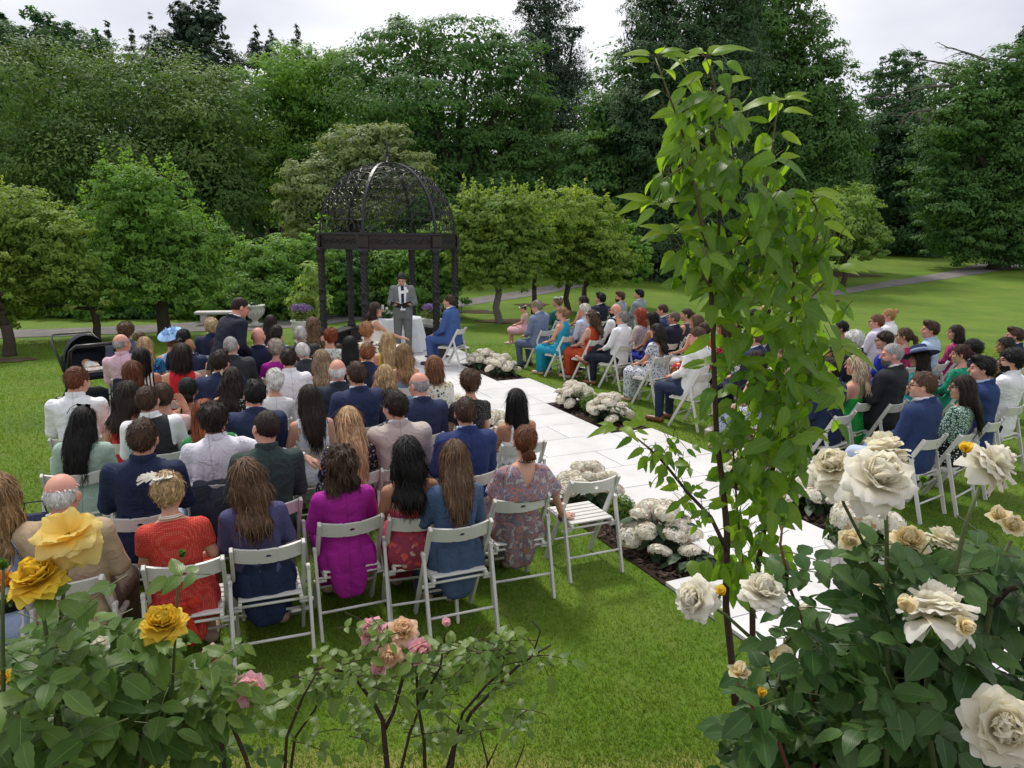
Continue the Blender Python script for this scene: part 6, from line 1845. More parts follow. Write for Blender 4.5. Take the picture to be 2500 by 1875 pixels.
tree('giant drooping cypress behind the cherry sapling', 37, [(1420, -30, 62, 80), (1400, 70, 62, 80), (1440, 150, 85, 90), (1410, 250, 85, 90), (1460, 340, 90, 100), (1430, 440, 80, 80), (1520, 60, 85, 110), (1590, 20, 70, 100), (1540, 200, 95, 110), (1590, 150, 70, 110), (1530, 340, 100, 110), (1480, 500, 110, 80), (1580, 470, 90, 90), (1420, 540, 80, 60), (1540, 560, 110, 50)], 66000, .115, 'ced', (1500,), .6, droop=.55, clump=.24, aspect=.26, per=60, fill=.32)
tree('lime tree filling the sky right of the cypress', 43, [(1680, -40, 70, 80), (1665, 40, 85, 90), (1735, 110, 85, 80), (1690, 190, 110, 90), (1785, 220, 80, 80), (1740, 310, 110, 90), (1815, 330, 60, 80), (1660, 320, 90, 100), (1770, 420, 100, 80), (1680, 440, 100, 90), (1620, 120, 70, 110), (1700, 520, 110, 60), (1800, 500, 70, 60)], 44000, .12, 'mid', (1700,), .45, droop=.15)
tree('thin crowned sparse tree against the sky on the right', 56, [(1930, 150, 36, 34), (1965, 140, 26, 26), (1900, 190, 26, 40), (1940, 220, 56, 55), (1985, 210, 34, 40), (1930, 290, 60, 50)], 8000, .13, 'deep', (1935,), .28, clump=.3, fill=.03, per=40)
tree('shadowy tree in the recess at the right', 55, [(1900, 330, 80, 80), (1970, 330, 80, 100), (1920, 440, 110, 110), (2010, 450, 90, 110), (1960, 520, 110, 60)], 17000, .16, 'deep', (1930,), .35)
bt = tree('broad yellowish beech with bare top branches at the right edge', 44, [(2120, 200, 110, 70), (2200, 170, 95, 70), (2050, 270, 80, 70), (2140, 300, 130, 90), (2230, 300, 90, 120), (2060, 370, 85, 85), (2160, 420, 130, 90), (2070, 460, 90, 70), (2200, 480, 110, 80), (2060, 520, 70, 45), (2150, 525, 90, 45), (2230, 530, 80, 50)], 42000, .12, 'mid', (2150,), .5, droop=.25, flat=.45)
def dead_branches(o, pts, mat):
    m = MB(); rs = random.Random(3)
    def br(p, d, L, r, lev):
        pts_ = [p]; q = p
        for k in range(5):
            d = (d + Vector((rs.uniform(-.35, .35), rs.uniform(-.3, .3), rs.uniform(-.25, .12)))).normalized(); q = q + d * L / 5; pts_.append(q)
        m.tube(pts_, [r * (1 - .17 * k) for k in range(6)], 5)
        if lev:
            for k in (1, 2, 3, 4, 5):
                br(pts_[k], (d + Vector((rs.uniform(-1, .6), rs.uniform(-.6, .6), rs.uniform(-.5, .6)))).normalized(), L * .45, r * .4, lev - 1)
    for (x, y, dx, L) in pts:
        p = S2(x, y, 43.5) - o.location; br(p, Vector((dx, 0, .35)).normalized(), L, .10, 2)
    m.build('bare_branch', M_BARKG, o)
dead_branches(bt, [(2070, 190, -1, 3.2), (2100, 150, -1, 3.0), (2130, 130, -.7, 2.0), (2160, 140, .6, 2.4), (2040, 240, -1, 2.6), (2200, 120, .5, 1.6)], M_BARKG)
tree('tall dark conifer tip just at the right edge', 57, [(2216, 90, 20, 30), (2225, 130, 30, 30)], 2500, .12, 'dark', (2216,), .2, limbs=False, per=30)
# --- shrubs and orchard
tree('round pale green shrub behind the sapling', 35, [(1815, 480, 82, 75), (1865, 510, 50, 50), (1760, 500, 60, 60)], 15000, .075, 'bright', (1820,), .12, name='shrub', cat='shrub', group='shrubs', clump=.2)
tree('grey olive bush between dome and domed tree', 29, [(760, 340, 80, 65), (690, 410, 90, 65), (830, 320, 60, 50), (760, 430, 110, 60), (870, 370, 60, 55), (660, 470, 70, 50)], 26000, .075, 'beige', (760,), .16, name='shrub', cat='shrub', group='shrubs')
AG = 'apple trees on the orchard lawn'
tree('bright upright apple tree left of the gazebo', 19, [(275, 420, 62, 62), (340, 440, 75, 65), (240, 490, 80, 60), (330, 520, 120, 70), (420, 540, 70, 55), (230, 580, 95, 60), (330, 610, 110, 50), (430, 610, 70, 45), (170, 600, 50, 50)], 36000, .045, 'fresh', (340, .2), .16, group=AG, shoots=46, name='apple_tree')
tree('yellowish apple tree at the left edge', 17.6, [(50, 500, 95, 75), (130, 540, 75, 70), (-10, 570, 80, 70), (90, 610, 110, 60), (180, 620, 50, 50), (20, 660, 60, 40)], 30000, .045, 'yell', (176, .4), .09, group=AG, shoots=10, name='apple_tree')
tree('apple tree trunk leaning at the very left edge', 15.8, [(-90, 540, 70, 70), (-40, 600, 60, 55), (-110, 630, 80, 60)], 9000, .045, 'yell', (2,), .12, group=AG, name='apple_tree')
tree('low apple tree left behind the urn', 23.5, [(610, 570, 85, 50), (540, 580, 60, 45), (680, 560, 50, 60), (600, 630, 100, 45), (690, 620, 50, 55)], 20000, .055, 'fresh', (620,), .13, group=AG, shoots=18, name='apple_tree')
tree('apple tree seen through the left gazebo columns', 24.5, [(760, 600, 70, 60), (830, 570, 60, 50), (790, 650, 90, 40)], 15000, .055, 'mid', (790,), .13, group=AG, name='apple_tree')
tree('apple tree seen through the right gazebo columns', 24, [(880, 590, 70, 65), (940, 560, 60, 60), (920, 640, 80, 45), (970, 600, 40, 60)], 16000, .055, 'fresh', (925,), .13, group=AG, shoots=8, name='apple_tree')
tree('light apple tree right of the gazebo', 22.3, [(1040, 470, 62, 52), (1110, 480, 72, 55), (1000, 520, 52, 55), (1070, 545, 85, 50), (1150, 540, 50, 45), (1040, 585, 60, 36), (1110, 590, 55, 30)], 26000, .052, 'yell', (1078, 0), .11, bark=M_BARKG, group=AG, shoots=46, name='apple_tree')
tree('second apple tree right of the gazebo', 25.6, [(1220, 470, 80, 48), (1290, 490, 62, 52), (1200, 530, 70, 48), (1290, 550, 70, 45), (1340, 570, 36, 36), (1220, 580, 60, 32), (1300, 590, 60, 28)], 26000, .055, 'yell', (1228, 0), .10, group=AG, shoots=40, name='apple_tree')
tree('slender apple tree behind the seated groom', 25.0, [(1160, 540, 50, 36), (1140, 500, 40, 36)], 6000, .055, 'mid', (1154,), .09, group=AG, name='apple_tree')
tree('small apple tree behind the front row right', 27.5, [(1330, 520, 46, 46), (1370, 560, 36, 40), (1300, 570, 40, 30)], 8000, .058, 'fresh', (1262, 0), .10, group=AG, name='apple_tree')
HG = 'shrubs behind the gravel path'
for i, (x, y, rx, ry, lb) in enumerate(((30, 655, 70, 48, 'leafy hedge shrub behind the path at the left edge'), (120, 655, 70, 50, 'leafy hedge shrub left of the thin apple trunk'), (225, 660, 65, 46, 'leafy hedge shrub between the two apple trunks'), (330, 655, 70, 50, 'leafy hedge shrub behind the bright apple tree'), (440, 660, 66, 48, 'leafy hedge shrub left of the stooping man'), (545, 665, 60, 46, 'leafy hedge shrub behind the stone bench'), (640, 672, 52, 36, 'low leafy shrub between urn and gazebo'))):
    tree(lb, 23.2, [(x, y, rx, ry), (x - rx * .5, y + 20, rx * .6, ry * .7), (x + rx * .5, y + 18, rx * .6, ry * .7), (x, y - ry * .6, rx * .7, ry * .6)], 7000, .055, 'mid' if i % 2 else 'fresh', (x,), .06, name='shrub', cat='shrub', group=HG, fill=.3)
for i, (x, y, rx, ry, Y, lb) in enumerate(((1180, 600, 90, 40, 44, 'dark undergrowth bush behind the orchard centre'), (1330, 610, 90, 40, 43, 'dark undergrowth bush left under the cypress'), (1480, 600, 90, 50, 40, 'dark undergrowth bush at the foot of the cypress'), (1620, 590, 80, 60, 42, 'dark undergrowth bush behind the sapling stem'), (1000, 620, 120, 50, 40, 'dark undergrowth bush behind the gazebo'), (520, 560, 100, 60, 42, 'dark undergrowth bush under the olive tree'))):
    tree(lb, Y, [(x, y, rx, ry), (x + rx * .6, y + 10, rx * .5, ry * .7)], 5000, .13, 'deep', (x,), .08, name='shrub', cat='shrub', group='undergrowth bushes')
# the young staked tree by the gazebo
st_ = tree('young staked tree with drooping leaves left of the gazebo', 19.4, [(672, 590, 20, 26), (668, 625, 28, 28), (650, 655, 24, 26), (690, 650, 24, 30)], 800, .095, 'bright', (676,), .03, name='sapling', cat='tree', group='', droop=.5, per=16, fill=0, clump=.5, aspect=.32)
m = MB(); m.tube([(.08, -.05, 0), (.08, -.05, 1.5)], .025, 6); m.build('stake', plain('stake_wood', (.40, .30, .18), .8), st_)
# ================================================================== plants on the bank, close to the camera
def leaf_blade(L, W, seed, serr=0, n=9, droop=.3, fold=.22, tip=1.0, wavy=.0):
    """one leaf with a fold along the midrib, a pointed tip and (serr) a toothed edge; lies along +Y"""
    r = random.Random(seed); V, Q, UV = [], [], []
    for i in range(n + 1):
        t = i / n
        w_ = W * .5 * (sin(pi * min(1, t ** .82)) ** .75) * (1 - .35 * t * tip)
        if i == n: w_ = .0003
        te = 1 + (serr * (1 if i % 2 else -1) if 0 < i < n else 0)
        y = L * t; z = -droop * L * t * t + wavy * L * sin(t * 7 + seed)
        for u in (-1, -.5, 0, .5, 1):
            a = abs(u)
            x = u * w_ * (te if a == 1 else 1)
            zz = z + fold * w_ * a * (1.3 - .5 * a) + wavy * w_ * sin(5 * t + u * 3)
            V.append((x, y - (serr * L * .10 if a == 1 and i % 2 else 0), zz)); UV.append((.5 + .5 * u, t))
    for i in range(n):
        for k in range(4):
            a = i * 5 + k; Q.append((a, a + 1, a + 6, a + 5))
    return V, Q, UV
def leaf_mesh(name, mat, *a, **k):
    V, Q, UV = leaf_blade(*a, **k)
    me = np_mesh(name, V, Q, True, None, [mat])
    uv = me.uv_layers.new(name='UVMap'); Qa = np.array(Q).ravel(); uv.data.foreach_set('uv', np.array(UV, np.float32)[Qa].ravel())
    return me
def orient(d, up=Vector((0, 0, 1)), roll=0.0):
    y = Vector(d).normalized(); z = up - y * up.dot(y)
    if z.length < 1e-3: z = Vector((1, 0, 0)) - y * y.x
    z.normalize(); x = y.cross(z)
    if roll:
        x, z = x * cos(roll) - z * sin(roll), z * cos(roll) + x * sin(roll)
    return Matrix((x, y, z)).transposed()
def put(name, me, parent, p, M, s=1.0):
    o = bpy.data.objects.new(name, me); COL.objects.link(o); o.parent = parent
    m4 = Matrix.Translation(Vector(p)) @ M.to_4x4() @ Matrix.Scale(s, 4)
    o.matrix_local = m4
    return o
class Joined:
    """leaves past the limit of single objects, joined into one part"""
    def __init__(s): s.v = []; s.q = []; s.uv = []; s.a = []; s.n = 0
    def add(s, blade, p, M, sc):
        V, Q, UV = blade
        A = (np.array(V) * sc) @ np.array(M).T + np.array(p)
        s.v.append(A); s.q.append(np.array(Q) + s.n); s.uv.append(np.array(UV)[np.array(Q).ravel()]); s.a += [random.random()] * len(Q); s.n += len(A)
    def build(s, name, mat, parent):
        if not s.n: return
        me = np_mesh(name, np.concatenate(s.v), np.concatenate(s.q), True, s.a, [mat])
        uv = me.uv_layers.new(name='UVMap'); uv.data.foreach_set('uv', np.concatenate(s.uv).astype(np.float32).ravel())
        obj(name, me, parent)['kind'] = 'stuff'

# ---- the young cherry
CH_L = leafmat('cherry_leaf_young', (.150, .270, .018), (.280, .390, .032), .60, .38, .4, vein=True, objrand=True)
CH_D = leafmat('cherry_leaf_grown', (.075, .170, .016), (.155, .260, .032), .48, .45, .28, vein=True, objrand=True)
CHB = [leaf_mesh('leaf', CH_L, .098, .050, k, .05, 10, d, .18, 1.0) for k, d in ((1, .25), (2, .55), (3, .85))]
CHD = [leaf_mesh('leaf', CH_D, .094, .050, k, .05, 10, d, .16, 1.0) for k, d in ((4, .20), (5, .5), (6, .8))]
chD_blade = leaf_blade(.092, .050, 5, .05, 8, .5, .16)
CHJ = leafmat('cherry_leaf_mass', (.090, .200, .018), (.185, .300, .036), .60, .36, .45, vein=True)
M_CTW = plain('cherry_bark', (.060, .038, .026), .8, .2, 30, .35, .5, 60)
M_CGT = plain('green_brown_twig', (.10, .085, .035), .6, .3)
cherry = empty('cherry_sapling', (.67, 2.1, .5)); tag(cherry, 'young cherry sapling with long drooping leaves before the right seating', 'tree')
CB = Vector((.67, 2.1, .5))
def chp(x, y, Y=2.1): return at(x, y, Y) - CB
stems = [ # pixels, depths, start radius, end radius, leaf spacing, leaf from parameter, young share
    ([(1796, 1720), (1785, 1600), (1772, 1480), (1775, 1300), (1764, 1180), (1750, 1080), (1745, 950), (1741, 830), (1735, 700), (1725, 605), (1700, 480), (1681, 396), (1668, 330), (1645, 265), (1612, 175), (1600, 140)], 2.10, .013, .003, .030, .04),
    ([(1741, 830), (1752, 700), (1755, 560), (1762, 420), (1763, 301), (1752, 240), (1735, 170), (1722, 140)], 2.16, .006, .003, .032, .1),
    ([(1838, 1720), (1837, 1500), (1850, 1380), (1868, 1280), (1888, 1134), (1902, 1035), (1900, 950), (1915, 860), (1935, 760), (1940, 650), (1905, 590), (1850, 540), (1861, 507), (1883, 384), (1893, 301), (1903, 250)], 2.22, .011, .003, .028, .08),
    ([(1940, 650), (1975, 610), (1994, 586), (1999, 532), (1990, 500), (1972, 478)], 2.2, .005, .003, .020, .2),
    ([(1775, 1345), (1735, 1262), (1681, 1205), (1622, 1131), (1585, 1095), (1557, 1072), (1530, 1055), (1512, 1047)], 2.05, .007, .002, .022, .12),
    ([(1838, 1500), (1815, 1400), (1800, 1250), (1790, 1100), (1800, 960), (1812, 880), (1800, 800)], 2.14, .005, .002, .045, .2),
    ([(1900, 950), (1960, 900), (2010, 870), (2040, 850)], 2.18, .004, .002, .022, .1),
    ([(1905, 1000), (1850, 930), (1820, 900), (1795, 890)], 2.1, .004, .002, .026, .2),
    ([(1902, 1035), (1935, 980), (1960, 960), (1990, 940)], 2.26, .004, .002, .020, .1),
    ([(1888, 1134), (1920, 1080), (1955, 1050)], 2.2, .004, .002, .020, .1),
    ([(1850, 540), (1800, 600), (1780, 650), (1800, 700)], 2.12, .003, .002, .03, .1),
    ([(1681, 396), (1620, 440), (1605, 500)], 2.06, .003, .002, .026, .2),
    ([(1940, 760), (1985, 720), (2015, 690), (2030, 660)], 2.24, .004, .002, .022, .1),
    ([(1735, 700), (1690, 640), (1660, 600), (1640, 570)], 2.08, .004, .002, .02, .1),
    ([(1764, 1180), (1800, 1130), (1830, 1085), (1850, 1050)], 2.12, .004, .002, .02, .1),
]
rs = random.Random(21)
nleaf = 0; cj = Joined(); bark = MB()
TW = []
for si, (px, Y, r0, r1, sp, f0) in enumerate(stems):
    pts = [chp(x, y, Y + .03 * sin(i * 1.7 + si)) for i, (x, y) in enumerate(px)]
    n = len(pts)
    r1 *= .6; rad = [r0 + (r1 - r0) * (i / (n - 1)) ** .8 for i in range(n)]; h_ = max(1, int(n * .55)) if r0 > .005 else 0
    if h_:
        m = MB(); m.tube(pts[:h_ + 1], rad[:h_ + 1], 7); m.build('stem' if si else 'trunk', M_CTW, cherry, True)
    m = MB(); m.tube(pts[h_:], rad[h_:], 7); m.build('stem', M_CGT, cherry, True)
    for q_ in range(6):
        a_ = q_ * 2.4 + si; o_ = Vector((cos(a_), sin(a_) * .7 - .2, rs.uniform(.05, .5))).normalized(); p_ = pts[-1] + o_ * .018
        TW.append((pts[-1], p_)); put('leaf', rs.choice(CHB), cherry, p_, orient(o_, Vector((0, -.7, 1)), rs.uniform(-.2, .2)), rs.uniform(.55, 1.05) * (.7 if si == 4 else 1)); nleaf += 1
    seg = [(pts[i + 1] - pts[i]).length for i in range(n - 1)]; tot = sum(seg); s_ = f0 * tot if si not in (0, 2) else .42 * tot
    k = 0
    while s_ < tot:
        a = s_; i = 0
        while i < n - 2 and a > seg[i]: a -= seg[i]; i += 1
        p = pts[i].lerp(pts[i + 1], min(1, a / seg[i])); u = s_ / tot
        ax = (pts[i + 1] - pts[i]).normalized()
        ang = k * 2.4 + rs.uniform(-.5, .5)
        out = Vector((cos(ang), sin(ang) * .9 - .15, 0)); out = (out + ax * .35 + Vector((0, 0, .25))).normalized()
        pl = rs.uniform(.015, .030); q = p + out * pl
        TW.append((p, q))
        tipyoung = u > .86 or (si in (4,) and rs.random() < .45) or (si in (3,) and rs.random() < .6) or rs.random() < .12
        droop = rs.uniform(-.9, -.15) if not tipyoung else rs.uniform(-.35, .45)
        d = (Vector((out.x, out.y, 0)).normalized() + Vector((0, 0, droop))).normalized()
        scl = rs.uniform(.72, 1.15) * (.75 + .25 * (1 - u)) * (.95 if si != 4 else .62)
        Mx = orient(d, Vector((rs.uniform(-.3, .3), -.95, .75)), rs.uniform(-.35, .35))
        if nleaf < 298:
            put('leaf', rs.choice(CHB if tipyoung else CHD), cherry, q, Mx, scl)
        else: cj.add(chD_blade, q, Mx, scl)
        nleaf += 1; k += 1; s_ += sp * rs.uniform(.6, 1.3)
# a denser lower crown
dense = [((1690, 420), 60, 150, 46), ((1760, 330), 50, 130, 30), ((1875, 470), 70, 130, 36), ((1700, 620), 70, 90, 16), ((1900, 640), 90, 110, 34), ((1930, 840), 100, 130, 46), ((1900, 1010), 80, 100, 40), ((1960, 930), 70, 80, 26), ((1880, 1180), 70, 110, 34), ((1800, 700), 50, 90, 12), ((1920, 1100), 60, 60, 16), ((1770, 1380), 60, 80, 14), ((1850, 1330), 60, 90, 16), ((1620, 1110), 60, 50, 16), ((1690, 1230), 40, 60, 8), ((1990, 570), 50, 60, 14)]
for (c, rx, ry, n) in dense:
    for k in range(int(n * 1.75)):
        x, y = c[0] + rs.gauss(0, .6) * rx, c[1] + rs.gauss(0, .6) * ry
        p = chp(x, y, 2.1 + rs.gauss(.04, .09)); ang = rs.uniform(0, 2 * pi)
        d = (Vector((cos(ang), sin(ang), 0)) + Vector((0, 0, rs.uniform(-1.2, .0)))).normalized()
        yg = rs.random() < (.5 if y < 650 else .2)
        Mx = orient(d, Vector((rs.uniform(-.4, .4), -.95, .7)), rs.uniform(-.4, .4)); sc_ = rs.uniform(.6, 1.05) * (.62 if c[0] < 1695 and y > 900 else 1)
        if nleaf < 298: put('leaf', rs.choice(CHB if yg else CHD), cherry, p, Mx, sc_)
        else: cj.add(chD_blade, p, Mx, sc_)
        TW.append((p, p - d * .03 + Vector((0, 0, .012)))); nleaf += 1
cj.build('leaf', CHJ, cherry)
m = MB()
for p, q in TW: m.tube([p, p.lerp(q, .5) + Vector((0, 0, .002)), q], .0011, 4, False)
m.build('petiole', M_CGT, cherry)['kind'] = 'stuff'

# ---- roses
def petal(Lp, Wp, cup, curl, n=5, ruff=.04, seed=0):
    V, Q = [], []; r = random.Random(seed)
    ph = r.uniform(0, 6)
    for i in range(n + 1):
        t = i / n; w_ = Wp * .5 * (sin(pi * (.10 + .78 * t)) ** .7) if i else Wp * .10
        if i == n: w_ *= .78
        for k in range(7):
            u = (k - 3) / 3
            x = u * w_; y = Lp * t - .16 * Lp * u * u * t * t
            z = cup * Lp * (t ** 2) * .9 - curl * Lp * max(0, t - .55) ** 1.6 * 2.6 + cup * .55 * w_ * u * u + ruff * Lp * t * t * sin(4 * u + ph + 3 * t)
            V.append((x, y, z))
    for i in range(n):
        for k in range(6):
            a = i * 7 + k; Q.append((a, a + 1, a + 8, a + 7))
    return V, Q
def petmat(name, inner, outer):
    s = NT(name); s.rough(.6, .25)
    oi = s.n('ShaderNodeObjectInfo')
    v = s.co('Object'); sep = s.n('ShaderNodeSeparateXYZ'); s.l(v, sep.inputs[0])
    g = s.ramp(s.math('MULTIPLY', sep.outputs[1], 16.0), [(.1, inner), (.75, outer)])
    c = s.mix(s.math('MULTIPLY', oi.outputs['Random'], .25), g, inner)
    f = s.noise(s.co('Object', (3, .5, 1)), 60, 3)
    c = s.mix(s.math('MULTIPLY', f, .10), c, dark(inner, .75))
    s.col(c); s.bump(f, .15, .002)
    s.translucent(s.mix(1.0, c, (1.08, 1.04, .96), 'MULTIPLY'), .50); return s.m
P_IV = petmat('ivory_rose_petal', (.86, .80, .58), (.88, .87, .80)); P_YE = petmat('yellow_rose_petal', (.84, .54, .02), (.88, .70, .10))
P_BL = petmat('faded_yellow_petal', (.82, .58, .10), (.86, .74, .32)); P_PK = petmat('pink_rose_petal', (.88, .60, .54), (.86, .44, .62))
P_PE = petmat('peach_rose_petal', (.88, .72, .34), (.89, .84, .68)); P_WP = petmat('white_rose_petal', (.87, .84, .68), (.89, .88, .84))
P_BP = petmat('peach_pink_petal', (.85, .66, .34), (.84, .60, .55))
_pm = {}
def pet_mesh(kind, mat):
    key = (kind, mat.name)
    if key not in _pm:
        Lp, Wp, cup, curl, rf = {0: (.046, .047, .12, .34, .055), 1: (.041, .042, .34, .22, .055), 2: (.035, .038, .55, .10, .05), 3: (.024, .026, .8, .0, .04), 4: (.046, .046, .62, .06, .02), 5: (.048, .050, -.10, .50, .07)}[kind]
        V, Q = petal(Lp, Wp, cup, curl, 7, rf, kind * 7 + len(_pm)); _pm[key] = np_mesh('petal', V, Q, True, None, [mat])
    return _pm[key]
SEP = leaf_mesh('sepal', CH_D, .026, .008, 3, 0, 5, .4, .2)
M_HIP = plain('rose_green', (.10, .16, .045), .5, .35, 20, .3)
M_CANE = plain('rose_cane', (.075, .10, .030), .55, .35, 16, .45); M_CANEB = plain('old_rose_cane', (.050, .034, .022), .8, .2, 16, .4, .4, 60); M_CANER = plain('red_green_shoot', (.17, .06, .035), .5, .35, 16, .3)
def rose(parent, p, axis, size, mat, style, seed, roll=None):
    """a bloom of separate petals round its axis; size = full width"""
    rs = random.Random(seed); b = empty('rose_bloom'); b.parent = parent
    b.matrix_local = Matrix.Translation(Vector(p)) @ (Vector(axis).normalized().to_track_quat('Z', 'Y').to_matrix().to_4x4() @ Matrix.Rotation(rs.uniform(0, 6), 4, 'Z')) @ Matrix.Scale(size / .092, 4)
    plan = {'full': [(0, 6, -4, .000), (0, 7, 6, .0015), (0, 7, 15, .003), (1, 8, 25, .005), (1, 8, 36, .007), (2, 8, 48, .009), (2, 7, 58, .010), (2, 5, 68, .011), (3, 7, 74, .012), (3, 5, 82, .012)],
            'open': [(5, 5, -14, .000), (0, 6, 0, .002), (0, 7, 10, .003), (0, 6, 19, .004), (1, 8, 30, .006), (2, 8, 42, .008), (2, 7, 55, .010), (3, 8, 68, .010), (3, 6, 80, .011)],
            'cup': [(0, 5, 30, .0), (1, 5, 46, .002), (4, 5, 60, .004), (4, 4, 70, .006), (3, 4, 80, .010)],
            'bud': [(4, 3, 76, .0), (4, 3, 82, .002), (3, 3, 84, .012)],
            'wilt': [(5, 5, -38, .0), (5, 6, -18, .001), (0, 6, 0, .002), (0, 6, 12, .004), (1, 5, 24, .006)]}[style]
    for kind, n, el_, z in plan:
        off = rs.uniform(0, 6)
        for k in range(n):
            a = off + 2 * pi * k / n + rs.uniform(-.15, .15); e = R(el_ + rs.uniform(-7, 7))
            M = Matrix.Rotation(a, 3, 'Z') @ Matrix.Rotation(e, 3, 'X') @ Matrix.Rotation(rs.uniform(-.15, .15), 3, 'Y')
            o = put('petal', pet_mesh(kind, mat), b, Vector((0, 0, z)) + M @ Vector((0, .004, 0)), M, rs.uniform(.9, 1.12))
    m = MB(); m.lathe([(.002, -.016), (.007, -.012), (.008, -.005), (.005, .003)], 8); m.build('hip', M_HIP, b, True)
    for k in range(5):
        a = k * 2 * pi / 5; M = Matrix.Rotation(a, 3, 'Z') @ Matrix.Rotation(R(60 if style == 'bud' else -35), 3, 'X')
        put('sepal', SEP, b, M @ Vector((0, .004, 0)) + Vector((0, 0, -.004)), M)
    return b
def rosebud(parent, p, axis, size, mat, seed):
    b = rose(parent, p, axis, size, mat, 'bud', seed); return b

class Bush:
    def __init__(s, name, label, base, leafs, mass, canemat, seed, limit=290, size=.065):
        s.o = empty(name, base); tag(s.o, label, 'rose bush'); s.base = Vector(base); s.L = leafs; s.mass = mass; s.n = 0; s.j = Joined(); s.rs = random.Random(seed); s.pet = MB(); s.cm = canemat; s.lim = limit; s.size = size; s.canes = []
        s.blade = leaf_blade(.054, .036, seed, .06, 8, .2, .22, .6)
    def px(s, x, y, Y): return at(x, y, Y) - s.base
    def cane(s, px, Y, r0, r1, mat=None, Ys=None):
        pts = [s.px(x, y, Ys[i] if Ys else Y) for i, (x, y) in enumerate(px)]; n = len(pts)
        m = MB(); m.tube(pts, [r0 + (r1 - r0) * i / (n - 1) for i in range(n)], 7); m.build('cane', mat or s.cm, s.o, True)
        s.canes.append(pts); return pts
    def leaflet(s, p, d, up, sc, kind=None):
        M = orient(d, up, s.rs.uniform(-.25, .25))
        if s.n < s.lim: put('leaf', s.rs.choice(s.L if kind is None else kind), s.o, p, M, sc)
        else: s.j.add(s.blade, p, M, sc)
        s.n += 1
    def compound(s, p, d, sc=1.0, n=5, kind=None):
        """a rose leaf: leaflets in pairs along a thin stalk and one at its tip"""
        rs = s.rs; d = Vector(d).normalized(); L = .085 * sc; up = Vector((rs.uniform(-.35, .35), -.35 + rs.uniform(-.3, .3), 1))
        side = d.cross(up).normalized(); upn = side.cross(d).normalized()
        ptf = lambda t: Vector(p) + d * (L * t) - Vector((0, 0, 1)) * (.25 * L * t * t)
        s.pet.tube([ptf(t) for t in (0, .35, .7, 1)], [.0013 * sc, .001 * sc, .0009 * sc, .0007 * sc], 4, False)
        s.leaflet(ptf(1), (ptf(1) - ptf(.8)).normalized() + Vector((0, 0, rs.uniform(-.3, .2))), up, sc * rs.uniform(.95, 1.15) * s.size / .065, kind)
        for t, k in ((.72, .9), (.36, .75))[:(n - 1) // 2]:
            for sg in (-1, 1):
                s.leaflet(ptf(t), (d * .55 + side * sg + upn * rs.uniform(-.25, .25)).normalized(), up + side * sg * rs.uniform(-.3, .3), sc * k * rs.uniform(.85, 1.1) * s.size / .065, kind)
    def scatter(s, regions, kind=None):
        """leaves growing out from the canes' twigs in the given view regions"""
        for (x, y, rx, ry, Y, dY, n, sc) in regions:
            for k in range(int(n * 1.25)):
                a = s.rs.uniform(0, 2 * pi); q = sqrt(s.rs.random())
                p = s.px(x + rx * q * cos(a), y + ry * q * sin(a), Y + s.rs.uniform(-dY, dY)); th = s.rs.uniform(0, 2 * pi)
                d = Vector((cos(th), sin(th) * .8 - .15, s.rs.uniform(-.45, .35)))
                s.compound(p - d * .05, d, sc * s.rs.uniform(.8, 1.2), 5 if s.rs.random() < .75 else 3, kind)
    def done(s):
        s.j.build('leaf', s.mass, s.o)
        s.pet.build('leaf_stalk', s.cm, s.o)['kind'] = 'stuff'
RL = leafmat('rose_leaf_dark', (.030, .085, .018), (.080, .160, .036), .30, .42, .32, vein=True, objrand=True)
RLY = leafmat('rose_leaf_young', (.085, .16, .024), (.15, .22, .045), .38, .36, .45, vein=True, objrand=True)
RLM = leafmat('rose_leaf_mass', (.028, .080, .017), (.076, .152, .034), .30, .42, .32, vein=True)
RL2 = leafmat('rose_leaf_mid', (.055, .125, .020), (.140, .225, .045), .34, .44, .3, vein=True, objrand=True)
RL2M = leafmat('rose_leaf_mid_mass', (.050, .118, .019), (.130, .215, .042), .34, .44, .3, vein=True)
RL3 = leafmat('rose_leaf_light', (.080, .160, .026), (.200, .285, .060), .42, .4, .4, vein=True, objrand=True)
RL3M = leafmat('rose_leaf_light_mass', (.075, .150, .025), (.190, .270, .055), .42, .4, .4, vein=True)
mk = lambda mat, w_=.044: [leaf_mesh('leaf', mat, .056, w_ * .85, k, .06, 9, d, f, .55, .015) for k, d, f in ((1, .12, .20), (2, .30, .28), (3, .45, .15), (4, .05, .35))]
LA, LY, LB_, LC_ = mk(RL), mk(RLY), mk(RL2), mk(RL3, .046)

